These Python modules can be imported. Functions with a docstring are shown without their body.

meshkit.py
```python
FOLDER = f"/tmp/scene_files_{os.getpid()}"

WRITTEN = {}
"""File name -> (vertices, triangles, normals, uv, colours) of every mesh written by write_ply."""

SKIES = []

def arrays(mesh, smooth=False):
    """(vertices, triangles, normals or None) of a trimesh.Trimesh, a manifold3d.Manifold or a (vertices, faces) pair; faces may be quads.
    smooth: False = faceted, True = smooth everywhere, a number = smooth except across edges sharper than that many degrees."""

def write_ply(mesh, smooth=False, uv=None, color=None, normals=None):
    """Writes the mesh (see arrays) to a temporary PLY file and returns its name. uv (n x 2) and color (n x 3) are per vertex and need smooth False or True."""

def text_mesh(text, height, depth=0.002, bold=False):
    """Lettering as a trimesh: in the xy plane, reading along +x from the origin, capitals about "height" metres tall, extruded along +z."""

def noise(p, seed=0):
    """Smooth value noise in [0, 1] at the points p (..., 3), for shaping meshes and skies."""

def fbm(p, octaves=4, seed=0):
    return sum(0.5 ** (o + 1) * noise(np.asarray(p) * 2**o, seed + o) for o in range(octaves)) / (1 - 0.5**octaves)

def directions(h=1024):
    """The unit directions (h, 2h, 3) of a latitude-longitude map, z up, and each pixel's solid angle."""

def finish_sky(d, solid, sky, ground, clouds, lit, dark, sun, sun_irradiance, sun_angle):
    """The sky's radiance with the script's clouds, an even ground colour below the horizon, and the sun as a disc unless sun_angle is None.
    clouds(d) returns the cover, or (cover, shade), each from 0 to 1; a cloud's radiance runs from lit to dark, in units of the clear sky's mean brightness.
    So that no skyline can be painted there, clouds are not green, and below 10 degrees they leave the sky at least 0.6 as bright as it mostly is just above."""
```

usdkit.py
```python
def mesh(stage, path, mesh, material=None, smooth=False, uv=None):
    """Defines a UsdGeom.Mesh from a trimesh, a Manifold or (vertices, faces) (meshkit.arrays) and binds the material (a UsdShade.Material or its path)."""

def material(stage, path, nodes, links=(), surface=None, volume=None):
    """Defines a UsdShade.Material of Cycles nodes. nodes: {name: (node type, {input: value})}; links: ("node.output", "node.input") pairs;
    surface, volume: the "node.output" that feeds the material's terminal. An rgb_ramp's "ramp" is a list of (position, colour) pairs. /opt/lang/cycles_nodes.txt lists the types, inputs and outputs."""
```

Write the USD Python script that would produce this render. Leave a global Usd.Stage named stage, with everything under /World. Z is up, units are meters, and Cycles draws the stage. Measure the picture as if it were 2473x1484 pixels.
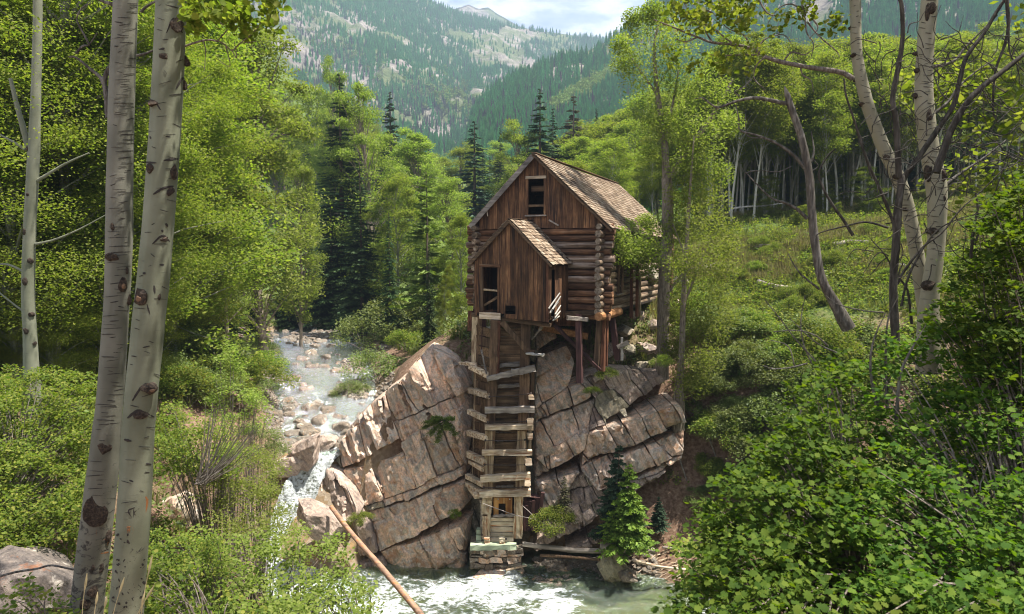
import math, numpy as np, trimesh, usdkit, meshkit
from pxr import Usd, UsdGeom, UsdLux, UsdShade, Gf, Sdf, Vt
from scipy.interpolate import RBFInterpolator, LinearNDInterpolator
from scipy.sparse import coo_matrix
from scipy.sparse.csgraph import connected_components
from scipy.spatial import Delaunay, cKDTree
from shapely.geometry import Polygon, Point, LineString, box as sbox
from shapely import affinity, contains_xy

stage = Usd.Stage.CreateInMemory()
UsdGeom.SetStageUpAxis(stage, "Z"); UsdGeom.SetStageMetersPerUnit(stage, 1.0)
UsdGeom.Xform.Define(stage, "/World"); UsdGeom.Scope.Define(stage, "/World/Looks")

# ---------------------------------------------------------------- camera, sky, sun, exposure
EYE = np.array([0.0, 0.0, 12.5]); FOC = 1650.0; PITCH = math.atan(142 / FOC)
cam = UsdGeom.Camera.Define(stage, "/World/camera")
cam.CreateHorizontalApertureAttr(36.0); cam.CreateFocalLengthAttr(36.0 * FOC / 2473)
cam.CreateClippingRangeAttr(Gf.Vec2f(0.1, 20000)); cam.AddTranslateOp().Set(Gf.Vec3d(*map(float, EYE)))
cam.AddRotateXOp().Set(90 - math.degrees(PITCH))
cam.CreateFStopAttr(3.5); cam.CreateFocusDistanceAttr(26.0)
cam.CreateExposureAttr(2.55)
SUN_EL, SUN_AZ = math.radians(68), math.radians(94)       # azimuth from +y towards +x
SUN = np.array([math.cos(SUN_EL) * math.sin(SUN_AZ), math.cos(SUN_EL) * math.cos(SUN_AZ), math.sin(SUN_EL)])
sun = UsdLux.DistantLight.Define(stage, "/World/sun")
sun.CreateIntensityAttr(0.56); sun.CreateAngleAttr(0.8); sun.CreateColorAttr(Gf.Vec3f(1.0, 0.94, 0.84)); sun.CreateNormalizeAttr(True)
sun.AddRotateZOp().Set(-math.degrees(SUN_AZ)); sun.AddRotateXOp().Set(-(90 - math.degrees(SUN_EL)))
dome = UsdLux.DomeLight.Define(stage, "/World/sky")
skym = usdkit.material(stage, "/World/Looks/sky", {
    "sky": ("sky_texture", {"sky_type": "single_scattering", "sun_disc": False, "sun_elevation": SUN_EL, "sun_rotation": SUN_AZ, "altitude": 2700.0, "aerosol_density": 1.0}),
    "tc": ("texture_coordinate", {}),
    "map": ("mapping", {"scale": (3.0, 3.0, 9.0), "location": (0.35, 0.1, 0.2)}),
    "n": ("noise_texture", {"scale": 1.1, "detail": 6.0, "roughness": 0.58, "distortion": 0.4}),
    "cov": ("map_range", {"from_min": 0.22, "from_max": 0.42, "clamp": True, "range_type": "smoothstep"}),
    "n2": ("noise_texture", {"scale": 3.1, "detail": 5.0, "roughness": 0.6}),
    "shade": ("rgb_ramp", {"ramp": [(0.36, (0.60, 0.73, 1.08)), (0.47, (0.82, 0.93, 1.22)), (0.56, (1.25, 1.29, 1.38)), (0.68, (1.65, 1.66, 1.7))]}),
    "mix": ("mix", {"mix_type": "mix"}),
    "bg": ("background_shader", {"strength": 0.14})},
    [("tc.generated", "map.vector"), ("map.vector", "n.vector"), ("map.vector", "n2.vector"), ("n.fac", "cov.value"), ("n2.fac", "shade.fac"),
     ("cov.result", "mix.fac"), ("sky.color", "mix.color1"), ("shade.color", "mix.color2"), ("mix.color", "bg.color")], surface="bg.background")
UsdShade.MaterialBindingAPI.Apply(dome.GetPrim()).Bind(skym)

# ---------------------------------------------------------------- helpers
_FW = np.array([0, math.cos(PITCH), -math.sin(PITCH)]); _UP = np.array([0, math.sin(PITCH), math.cos(PITCH)])

def ray(px, py):
    return np.array([1.0, 0, 0]) * (px - 1236.5) / FOC + _FW + _UP * (742 - py) / FOC

def at(px, py, Y):
    d = ray(px, py)
    return EYE + d * (Y / d[1])

def onplane(px, py, p0, n):
    d = ray(px, py)
    return EYE + d * (np.dot(np.asarray(p0) - EYE, n) / np.dot(d, n))

_used = {}

def numbered(parent, name):
    k = (parent, name); n = _used.get(k, 0); _used[k] = n + 1
    return name if n == 0 else f"{name}_{n:03d}"

def tag(prim, label=None, cat=None, group=None, kind=None):
    for k, v in (("label", label), ("category", cat), ("group", group), ("kind", kind)):
        if v: prim.SetCustomDataByKey(k, v)

def place(x, loc, rz=0.0, scale=None, rx=0.0, ry=0.0):
    x.AddTranslateOp().Set(Gf.Vec3d(*map(float, loc)))
    if rz: x.AddRotateZOp().Set(float(rz))
    if ry: x.AddRotateYOp().Set(float(ry))
    if rx: x.AddRotateXOp().Set(float(rx))
    if scale is not None: x.AddScaleOp().Set(Gf.Vec3f(*map(float, np.broadcast_to(scale, 3))))

def thing(name, label, cat, loc=(0, 0, 0), rz=0.0, scale=None, group=None, kind=None, ref=None, rx=0.0, ry=0.0):
    x = UsdGeom.Xform.Define(stage, "/World/" + numbered("/World", name))
    place(x, loc, rz, scale, rx, ry)
    tag(x.GetPrim(), label, cat, group, kind)
    if ref:
        x.GetPrim().GetReferences().AddInternalReference(ref); x.GetPrim().SetInstanceable(True)
    return x.GetPrim()

def kind_class(name):
    p = stage.CreateClassPrim("/World/kind_" + name)
    p.SetTypeName("Xform")
    return p

def path_of(p): return str(p.GetPath())

ISLANDS = set()

def pieces(n, F):
    """one random number for each separate piece (leaf, shingle) of a mesh, given to its vertices"""
    F = np.asarray(F); i = np.concatenate([F[:, k] for k in range(F.shape[1])]); j = np.concatenate([np.roll(F, 1, 1)[:, k] for k in range(F.shape[1])])
    lab = connected_components(coo_matrix((np.ones(len(i), np.int8), (i, j)), shape=(n, n)), False)[1]
    return np.random.default_rng(17).random(lab.max() + 1)[lab]

def mesh(path, VF, mat, smooth=False, vary=None):
    if isinstance(VF, trimesh.Trimesh): VF = (np.array(VF.vertices), np.array(VF.faces))
    V, F = VF
    if mat is not None and str(mat.GetPath()) in ISLANDS and len(F): vary = {**(vary or {}), "piece": pieces(len(V), F)}
    if smooth is not False:
        m = usdkit.mesh(stage, path, (V, F), mat, smooth)
    else:
        m = UsdGeom.Mesh.Define(stage, path)
        F = np.asarray(F, np.int32)
        m.CreatePointsAttr(Vt.Vec3fArray.FromNumpy(np.ascontiguousarray(V, np.float32)))
        m.CreateFaceVertexCountsAttr(Vt.IntArray.FromNumpy(np.full(len(F), F.shape[1], np.int32)))
        m.CreateFaceVertexIndicesAttr(Vt.IntArray.FromNumpy(np.ascontiguousarray(F.ravel())))
        m.CreateSubdivisionSchemeAttr("none")
        if mat is not None: UsdShade.MaterialBindingAPI.Apply(m.GetPrim()).Bind(mat)
    if vary is not None:
        for k, arr in vary.items():
            UsdGeom.PrimvarsAPI(m).CreatePrimvar(k, Sdf.ValueTypeNames.FloatArray, "vertex").Set(Vt.FloatArray.FromNumpy(np.ascontiguousarray(arr, np.float32)))
    return m.GetPrim()

def part(parent, name, VF, mat, smooth=False, label=None, vary=None):
    pp = path_of(parent)
    p = mesh(pp + "/" + numbered(pp, name), VF, mat, smooth, vary)
    if label: tag(p, label)
    return p

def holder(parent, name, label=None):
    pp = path_of(parent)
    x = UsdGeom.Xform.Define(stage, pp + "/" + numbered(pp, name)).GetPrim()
    if label: tag(x, label)
    return x

def solid(name, VF, mat, label=None, cat=None, group=None, kind=None, smooth=False, vary=None, loc=None):
    """a thing that is one mesh; loc: its base, subtracted from the points"""
    p = mesh("/World/" + numbered("/World", name), VF if loc is None else (np.asarray(VF[0]) - np.asarray(loc), VF[1]), mat, smooth, vary)
    if loc is not None: UsdGeom.Xformable(p).AddTranslateOp().Set(Gf.Vec3d(*map(float, loc)))
    tag(p, label, cat, group, kind)
    return p

def tri(F):
    F = np.asarray(F, int)
    return F if F.shape[1] == 3 else np.vstack([F[:, [0, 1, 2]], F[:, [0, 2, 3]]])

class Bag:
    """collects shapes into one mesh"""
    def __init__(self): self.v, self.f, self.n = [], [], 0
    def add(self, VF):
        if isinstance(VF, trimesh.Trimesh): VF = (VF.vertices, VF.faces)
        V, F = VF
        if len(V) == 0: return self
        self.v.append(np.asarray(V, float)); self.f.append(tri(F) + self.n); self.n += len(V)
        return self
    def out(self): return (np.vstack(self.v), np.vstack(self.f)) if self.v else (np.zeros((0, 3)), np.zeros((0, 3), int))

def smooth_path(P, n):
    """Catmull-Rom through rows of P, n samples in all"""
    P = np.asarray(P, float)
    if len(P) < 3:
        t = np.linspace(0, 1, n)[:, None]; return P[0] * (1 - t) + P[-1] * t
    Q = np.vstack([2 * P[0] - P[1], P, 2 * P[-1] - P[-2]])
    s = np.linspace(0, len(P) - 1 - 1e-9, n); i = s.astype(int); t = (s - i)[:, None]
    a, b, c, d = Q[i], Q[i + 1], Q[i + 2], Q[i + 3]
    return 0.5 * (2 * b + (c - a) * t + (2 * a - 5 * b + 4 * c - d) * t ** 2 + (3 * b - a - 3 * c + d) * t ** 3)

def tube(P, r, sides=6, cap=True, rough=0.0, rng=None):
    P = np.asarray(P, float); n = len(P); r = np.broadcast_to(r, (n,))
    T = np.gradient(P, axis=0); T /= np.linalg.norm(T, axis=1, keepdims=True) + 1e-12
    ref = np.array([0, 0, 1.0]) if abs(T[:, 2]).mean() < 0.8 else np.array([1.0, 0.13, 0])
    A = np.cross(T, ref); A /= np.linalg.norm(A, axis=1, keepdims=True) + 1e-12
    B = np.cross(T, A); ang = np.arange(sides) * 2 * np.pi / sides
    R = r[:, None] * np.ones(sides)[None]
    if rough: R = R * (1 + rough * rng.standard_normal((n, sides)))
    V = P[:, None] + R[..., None] * (np.cos(ang)[None, :, None] * A[:, None] + np.sin(ang)[None, :, None] * B[:, None])
    i, j = np.meshgrid(np.arange(n - 1), np.arange(sides), indexing="ij")
    q = np.stack([i * sides + j, i * sides + (j + 1) % sides, (i + 1) * sides + (j + 1) % sides, (i + 1) * sides + j], -1).reshape(-1, 4)
    V = V.reshape(-1, 3); F = np.vstack([q[:, [0, 2, 1]], q[:, [0, 3, 2]]])
    if cap:
        k = len(V); V = np.vstack([V, P[0], P[-1]]); jj = np.arange(sides); j2 = (jj + 1) % sides
        F = np.vstack([F, np.stack([np.full(sides, k), jj, j2], 1), np.stack([np.full(sides, k + 1), (n - 1) * sides + j2, (n - 1) * sides + jj], 1)])
    return V, F

BOXF = np.array([[0, 3, 2, 1], [4, 5, 6, 7], [0, 1, 5, 4], [1, 2, 6, 5], [2, 3, 7, 6], [3, 0, 4, 7]])

def beam(p0, p1, w, h, up=(0, 0, 1), ch=0.012, rng=None, jit=0.0, seg=1):
    """a squared timber from p0 to p1, w across, h along up, long edges chamfered; seg>1 with jit wobbles it"""
    p0, p1, up = np.asarray(p0, float), np.asarray(p1, float), np.asarray(up, float)
    t = p1 - p0; L = np.linalg.norm(t); t = t / L
    s = np.cross(t, up); s /= np.linalg.norm(s) + 1e-12; u = np.cross(s, t)
    c = min(ch, w * 0.3, h * 0.3)
    prof = np.array([[-w / 2 + c, -h / 2], [w / 2 - c, -h / 2], [w / 2, -h / 2 + c], [w / 2, h / 2 - c], [w / 2 - c, h / 2], [-w / 2 + c, h / 2], [-w / 2, h / 2 - c], [-w / 2, -h / 2 + c]])
    n = seg + 1; V = []
    for k in range(n):
        pr = prof.copy()
        if jit and rng is not None: pr = pr + rng.normal(0, jit, pr.shape)
        V.append(p0 + t * L * k / seg + pr[:, :1] * s + pr[:, 1:] * u)
    V = np.vstack(V); F = []
    for k in range(seg):
        for j in range(8):
            a, b = k * 8 + j, k * 8 + (j + 1) % 8
            F += [[a, b, b + 8], [a, b + 8, a + 8]]
    for j in range(1, 7):
        F.append([0, j + 1, j]); F.append([(n - 1) * 8, (n - 1) * 8 + j, (n - 1) * 8 + j + 1])
    return V, np.array(F)[:, ::-1] if np.dot(np.cross(s, u), t) > 0 and False else np.array(F)

def prism(poly, y0, y1):
    """shapely polygon in (x, z) made a slab between y0 and y1"""
    m = trimesh.creation.extrude_polygon(poly, y1 - y0, engine="earcut")
    V = np.array(m.vertices)
    return np.stack([V[:, 0], y0 + V[:, 2], V[:, 1]], 1), np.array(m.faces)[:, ::-1]

def rnd_unit(rng, n):
    v = rng.standard_normal((n, 3)); return v / np.linalg.norm(v, axis=1, keepdims=True)

def leaf_quads(P, size, rng, up=0.5, aspect=0.62, droop=0.0):
    """one folded-flat diamond leaf at each point"""
    n = len(P); size = np.broadcast_to(size, (n,)) * rng.uniform(0.7, 1.25, n)
    N = rnd_unit(rng, n); N[:, 2] = np.abs(N[:, 2]) + up; N /= np.linalg.norm(N, axis=1, keepdims=True)
    A = np.cross(N, rnd_unit(rng, n)); A /= np.linalg.norm(A, axis=1, keepdims=True) + 1e-9
    B = np.cross(N, A); L = size[:, None] * 0.5; W = L * aspect
    A = A - np.array([0, 0, droop])
    V = np.stack([P - A * L, P + B * W, P + A * L, P - B * W], 1).reshape(-1, 3)
    return V, (np.arange(n)[:, None] * 4 + np.arange(4)).astype(np.int32)

def leaf_shapes(P, size, rng, tmpl, tf, up=0.6, face=None):
    """copies of a leaf template (k,3: x along the leaf, y across, z normal) at points"""
    n = len(P); size = np.broadcast_to(size, (n,)) * rng.uniform(0.45, 1.35, n)
    N = rnd_unit(rng, n); N[:, 2] = np.abs(N[:, 2]) + up
    if face is not None: N += face
    N /= np.linalg.norm(N, axis=1, keepdims=True)
    A = np.cross(N, rnd_unit(rng, n)); A /= np.linalg.norm(A, axis=1, keepdims=True) + 1e-9
    B = np.cross(N, A)
    T = tmpl[None] * size[:, None, None]
    V = P[:, None] + T[..., :1] * A[:, None] + T[..., 1:2] * B[:, None] + T[..., 2:] * N[:, None]
    k = len(tmpl)
    return V.reshape(-1, 3), (tf[None] + (np.arange(n) * k)[:, None, None]).reshape(-1, 3)

def leaf_template(outline, fold=0.12):
    o = np.asarray(outline, float); c = np.array([[o[:, 0].mean(), 0.0]])
    P = np.vstack([c, o]); z = fold * np.abs(P[:, 1]) - 0.25 * (P[:, 0] - 0.5) ** 2
    n = len(o); F = np.stack([np.zeros(n, int), 1 + np.arange(n), 1 + (np.arange(n) + 1) % n], 1)
    return np.column_stack([P, z]), F

_h = [(0, .0), (.08, .25), (.3, .42), (.55, .42), (.8, .25), (1.0, 0)]
ASPEN_LEAF = leaf_template(_h + [(x, -y) for x, y in _h[-2:0:-1]])
_m = [(0, 0), (.02, .22), (.22, .30), (.20, .52), (.45, .40), (.62, .58), (.66, .30), (.82, .26), (1.0, 0)]
MAPLE_LEAF = leaf_template(_m + [(x, -y) for x, y in _m[-2:0:-1]])

# ---------------------------------------------------------------- materials
def M(name, nodes, links, surface="p.BSDF", **k):
    return usdkit.material(stage, "/World/Looks/" + name, nodes, links, surface=surface, **k)

def leaf_mat(name, cols, trans, tw=0.45, rough=0.65, spec=0.18):
    """cols: ramp of leaf base colours, one leaf each; each plant shifts a little"""
    ISLANDS.add("/World/Looks/" + name)
    n = {"g": ("attribute", {"attribute": "piece"}), "oi": ("object_info", {}), "r": ("rgb_ramp", {"ramp": list(zip(np.linspace(0, 1, len(cols)), cols))}),
         "mr": ("map_range", {"from_min": 0.0, "from_max": 1.0, "to_min": 0.75, "to_max": 1.2}), "mh": ("map_range", {"from_min": 0.0, "from_max": 1.0, "to_min": 0.485, "to_max": 0.515}),
         "h": ("hsv", {"saturation": 1.0}), "h2": ("hsv", {"saturation": 1.0, "value": 1.0}),
         "p": ("principled_bsdf", {"roughness": rough, "specular_ior_level": spec}), "t": ("translucent_bsdf", {}),
         "tm": ("mix", {"mix_type": "multiply", "fac": 1.0, "color2": trans}), "m": ("mix_closure", {"fac": tw})}
    l = [("g.fac", "r.fac"), ("r.color", "h.color"), ("oi.random", "mr.value"), ("mr.result", "h.value"), ("oi.random", "mh.value"), ("mh.result", "h.hue"),
         ("h.color", "p.base_color"), ("h.color", "tm.color1"), ("tm.color", "t.color"), ("p.BSDF", "m.closure1"), ("t.BSDF", "m.closure2")]
    del n["h2"]
    return M(name, n, l, surface="m.closure")

def wood_mat(name, cols, axis="z", grain=26.0, rough=0.8, stain=None, var=0.35, bump=0.6):
    sc = {"x": (0.06, 1, 1), "y": (1, 0.06, 1), "z": (1, 1, 0.06)}[axis]
    n = {"tc": ("texture_coordinate", {}), "oi": ("object_info", {}), "off": ("vector_math", {"math_type": "scale", "vector1": (7.3, 3.1, 5.7)}), "add": ("vector_math", {"math_type": "add"}),
         "mp": ("mapping", {"scale": sc}), "n": ("noise_texture", {"scale": grain, "detail": 5.0, "roughness": 0.62}),
         "r": ("rgb_ramp", {"ramp": list(zip(np.linspace(0.28, 0.74, len(cols)), cols))}),
         "n2": ("noise_texture", {"scale": 1.7, "detail": 3.0}), "r2": ("rgb_ramp", {"ramp": [(0.35, (0.62, 0.6, 0.6)), (0.62, (1.1, 1.06, 1.02))]}), "mu": ("mix", {"mix_type": "multiply", "fac": 1.0}),
         "mv": ("map_range", {"from_min": 0.0, "from_max": 1.0, "to_min": 1 - var, "to_max": 1 + var}), "h": ("hsv", {}),
         "b": ("bump", {"strength": bump, "distance": 0.012}), "p": ("principled_bsdf", {"roughness": rough, "specular_ior_level": 0.25})}
    l = [("oi.random", "off.scale"), ("tc.object", "add.vector1"), ("off.vector", "add.vector2"), ("add.vector", "mp.vector"), ("mp.vector", "n.vector"), ("n.fac", "r.fac"),
         ("add.vector", "n2.vector"), ("n2.fac", "r2.fac"), ("r.color", "mu.color1"), ("r2.color", "mu.color2"),
         ("oi.random", "mv.value"), ("mv.result", "h.value"), ("n.fac", "b.height"), ("b.normal", "p.normal")]
    last = "mu.color"
    if stain:
        n.update({"n3": ("noise_texture", {"scale": 3.2, "detail": 4.0, "roughness": 0.65}), "r3": ("map_range", {"from_min": 0.5, "from_max": 0.66, "clamp": True}), "st": ("mix", {"color2": stain})})
        l += [("mp.vector", "n3.vector"), ("n3.fac", "r3.value"), ("r3.result", "st.fac"), ("mu.color", "st.color1")]
        n["n3"][1]["scale"] = 9.0
        last = "st.color"
    l += [(last, "h.color"), ("h.color", "p.base_color")]
    return M(name, n, l)

def rock_mat(name, cols, scale=1.0, streak=(0.45, 0, 0.9), rust=(0.36, 0.17, 0.07), rustat=0.56, bump=0.6, lichen=True):
    n = {"g": ("geometry", {}), "oi": ("object_info", {}), "off": ("vector_math", {"math_type": "scale", "vector1": (5.0, 9.0, 3.0)}), "add": ("vector_math", {"math_type": "add"}),
         "n1": ("noise_texture", {"scale": 0.75 * scale, "detail": 4.0, "roughness": 0.6, "distortion": 0.6}),
         "r1": ("rgb_ramp", {"ramp": list(zip(np.linspace(0.3, 0.7, len(cols)), cols))}),
         "rot": ("vector_rotate", {"rotate_type": "y_axis", "angle": math.radians(27)}), "mp": ("mapping", {"scale": (3.2, 1.5, 0.35)}),
         "n2": ("noise_texture", {"scale": 2.2 * scale, "detail": 5.0, "roughness": 0.65}), "r2": ("rgb_ramp", {"ramp": [(0.3, (0.42, 0.43, 0.46)), (0.47, (0.92, 0.92, 0.92)), (0.7, (1.3, 1.24, 1.18))]}),
         "m1": ("mix", {"mix_type": "multiply", "fac": 0.85}),
         "n3": ("noise_texture", {"scale": 14.0 * scale, "detail": 6.0, "roughness": 0.7}), "r3": ("rgb_ramp", {"ramp": [(0.3, (0.5, 0.5, 0.5)), (0.7, (1.36, 1.36, 1.36))]}), "m2": ("mix", {"mix_type": "multiply", "fac": 0.8}),
         "n4": ("noise_texture", {"scale": 1.3 * scale, "detail": 5.0, "roughness": 0.7}), "k4": ("map_range", {"from_min": rustat, "from_max": rustat + 0.12, "clamp": True, "to_max": 0.75}), "m3": ("mix", {"color2": rust}),
         "mv": ("map_range", {"from_min": 0.0, "from_max": 1.0, "to_min": 0.82, "to_max": 1.15}), "h": ("hsv", {}),
         "mp6": ("mapping", {"scale": (1.6, 1.0, 0.22)}), "n6": ("noise_texture", {"scale": 1.1 * scale, "detail": 5.0, "roughness": 0.66}), "k6": ("map_range", {"from_min": 0.56, "from_max": 0.68, "clamp": True, "to_max": 0.7}), "m6": ("mix", {"color2": (0.085, 0.08, 0.075)}), "n7": ("noise_texture", {"scale": 1.9 * scale, "detail": 6.0, "roughness": 0.7}), "k7": ("map_range", {"from_min": 0.58, "from_max": 0.66, "clamp": True, "to_max": 0.8}), "m7": ("mix", {"color2": (0.62, 0.55, 0.47)}),
         "n5": ("noise_texture", {"scale": 5.0 * scale, "detail": 8.0, "roughness": 0.72}), "bs": ("math", {"math_type": "add"}),
         "b": ("bump", {"strength": bump, "distance": 0.08}), "p": ("principled_bsdf", {"roughness": 0.85, "specular_ior_level": 0.25})}
    l = [("oi.random", "off.scale"), ("g.position", "add.vector1"), ("off.vector", "add.vector2"), ("add.vector", "n1.vector"), ("n1.fac", "r1.fac"),
         ("add.vector", "rot.vector"), ("rot.vector", "mp.vector"), ("mp.vector", "n2.vector"), ("n2.fac", "r2.fac"), ("r1.color", "m1.color1"), ("r2.color", "m1.color2"),
         ("g.position", "n3.vector"), ("n3.fac", "r3.fac"), ("m1.color", "m2.color1"), ("r3.color", "m2.color2"),
         ("rot.vector", "n4.vector"), ("n4.fac", "k4.value"), ("k4.result", "m3.fac"), ("m2.color", "m3.color1"),
         ("oi.random", "mv.value"), ("mv.result", "h.value"), ("rot.vector", "mp6.vector"), ("mp6.vector", "n6.vector"), ("n6.fac", "k6.value"), ("k6.result", "m6.fac"), ("m3.color", "m6.color1"), ("add.vector", "n7.vector"), ("n7.fac", "k7.value"), ("k7.result", "m7.fac"), ("m6.color", "m7.color1"), ("m7.color", "h.color"), ("h.color", "p.base_color"),
         ("g.position", "n5.vector"), ("n5.fac", "bs.value1"), ("n2.fac", "bs.value2"), ("bs.value", "b.height"), ("b.normal", "p.normal")]
    return M(name, n, l)

def bark_mat(name, cols, scale=(9, 9, 1.6), bump=0.8):
    n = {"tc": ("texture_coordinate", {}), "mp": ("mapping", {"scale": scale}), "n": ("noise_texture", {"scale": 2.2, "detail": 6.0, "roughness": 0.65, "distortion": 0.5}),
         "r": ("rgb_ramp", {"ramp": list(zip(np.linspace(0.3, 0.7, len(cols)), cols))}), "b": ("bump", {"strength": bump, "distance": 0.03}), "p": ("principled_bsdf", {"roughness": 0.9, "specular_ior_level": 0.2})}
    return M(name, n, [("tc.object", "mp.vector"), ("mp.vector", "n.vector"), ("n.fac", "r.fac"), ("r.color", "p.base_color"), ("n.fac", "b.height"), ("b.normal", "p.normal")])

def aspen_bark(name, pale, pale2, dark=0.62, low=None, lowz=(0, 1)):
    """pale bark, thin dark cross lines, black scars; low: object z below which it turns rough and black"""
    n = {"tc": ("texture_coordinate", {}), "mp": ("mapping", {"scale": (2.2, 2.2, 26.0)}), "n": ("noise_texture", {"scale": 1.6, "detail": 5.0, "roughness": 0.7}),
         "k": ("map_range", {"from_min": 0.63, "from_max": 0.72, "clamp": True, "to_max": 0.85}),
         "n1": ("noise_texture", {"scale": 2.4, "detail": 4.0}), "c": ("rgb_ramp", {"ramp": [(0.3, pale), (0.7, pale2)]}),
         "m1": ("mix", {"color2": (0.07, 0.065, 0.055)}),
         "mp2": ("mapping", {"scale": (6.5, 6.5, 11.0)}), "n2": ("noise_texture", {"scale": 1.0, "detail": 6.0, "roughness": 0.72, "distortion": 0.8}), "sx": ("separate_xyz", {}),
         "low": ("map_range", {"from_min": lowz[0], "from_max": lowz[1], "to_min": 0.19, "to_max": 0.0, "clamp": True}), "sum": ("math", {"math_type": "add"}),
         "k2": ("map_range", {"from_min": dark + 0.06, "from_max": dark + 0.12, "clamp": True, "to_max": 0.92}), "m2": ("mix", {"color2": (0.04, 0.037, 0.035)}),
         "bh": ("math", {"math_type": "add"}), "b": ("bump", {"strength": 0.35, "distance": 0.01}), "p": ("principled_bsdf", {"roughness": 0.75, "specular_ior_level": 0.25})}
    l = [("tc.object", "mp.vector"), ("mp.vector", "n.vector"), ("n.fac", "k.value"), ("tc.object", "n1.vector"), ("n1.fac", "c.fac"), ("c.color", "m1.color1"), ("k.result", "m1.fac"),
         ("tc.object", "mp2.vector"), ("mp2.vector", "n2.vector"), ("n2.fac", "sum.value1"), ("tc.object", "sx.vector"), ("sx.z", "low.value"), ("low.result", "sum.value2"), ("sum.value", "k2.value"),
         ("m1.color", "m2.color1"), ("k2.result", "m2.fac"), ("m2.color", "p.base_color"), ("k.result", "bh.value1"), ("n2.fac", "bh.value2"), ("bh.value", "b.height"), ("b.normal", "p.normal")]
    return M(name, n, l)

def plain_mat(name, col, rough=0.7, metal=0.0, var=0.3, scale=8.0):
    n = {"tc": ("texture_coordinate", {}), "n": ("noise_texture", {"scale": scale, "detail": 5.0, "roughness": 0.65}),
         "r": ("rgb_ramp", {"ramp": [(0.3, tuple(c * (1 - var) for c in col)), (0.7, tuple(c * (1 + var) for c in col))]}), "p": ("principled_bsdf", {"roughness": rough, "metallic": metal, "specular_ior_level": 0.3})}
    return M(name, n, [("tc.object", "n.vector"), ("n.fac", "r.fac"), ("r.color", "p.base_color")])

MAT = {}
MAT["plank"] = wood_mat("weathered_plank", [(0.045, 0.024, 0.015), (0.109, 0.053, 0.027), (0.191, 0.099, 0.048), (0.319, 0.189, 0.095)], "z", 22, stain=(0.03, 0.017, 0.013))
MAT["plank_x"] = wood_mat("dark_board", [(0.057, 0.037, 0.023), (0.127, 0.081, 0.048), (0.242, 0.160, 0.095)], "x", 20)
MAT["log_x"] = wood_mat("log_across", [(0.038, 0.020, 0.015), (0.109, 0.053, 0.028), (0.242, 0.128, 0.067), (0.420, 0.335, 0.254)], "x", 11, stain=(0.035, 0.018, 0.013), bump=0.9)
MAT["log_pale"] = wood_mat("weathered_log_across", [(0.05, 0.03, 0.02), (0.20, 0.13, 0.09), (0.40, 0.32, 0.26), (0.52, 0.46, 0.41)], "x", 11, stain=(0.07, 0.035, 0.02), bump=0.9)
MAT["log_y"] = wood_mat("log_along", [(0.045, 0.030, 0.021), (0.127, 0.087, 0.057), (0.268, 0.204, 0.143), (0.420, 0.379, 0.317)], "y", 11, bump=0.9)
MAT["red_post"] = wood_mat("rust_red_post", [(0.045, 0.018, 0.011), (0.13, 0.055, 0.03), (0.26, 0.125, 0.065)], "z", 16)
MAT["orange_log"] = wood_mat("fresh_orange_log", [(0.15, 0.065, 0.025), (0.34, 0.17, 0.075), (0.46, 0.27, 0.14)], "y", 12, var=0.1)
MAT["grey_wood"] = wood_mat("grey_driftwood", [(0.12, 0.10, 0.085), (0.30, 0.265, 0.23), (0.48, 0.44, 0.39)], "x", 13, var=0.22)
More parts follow.
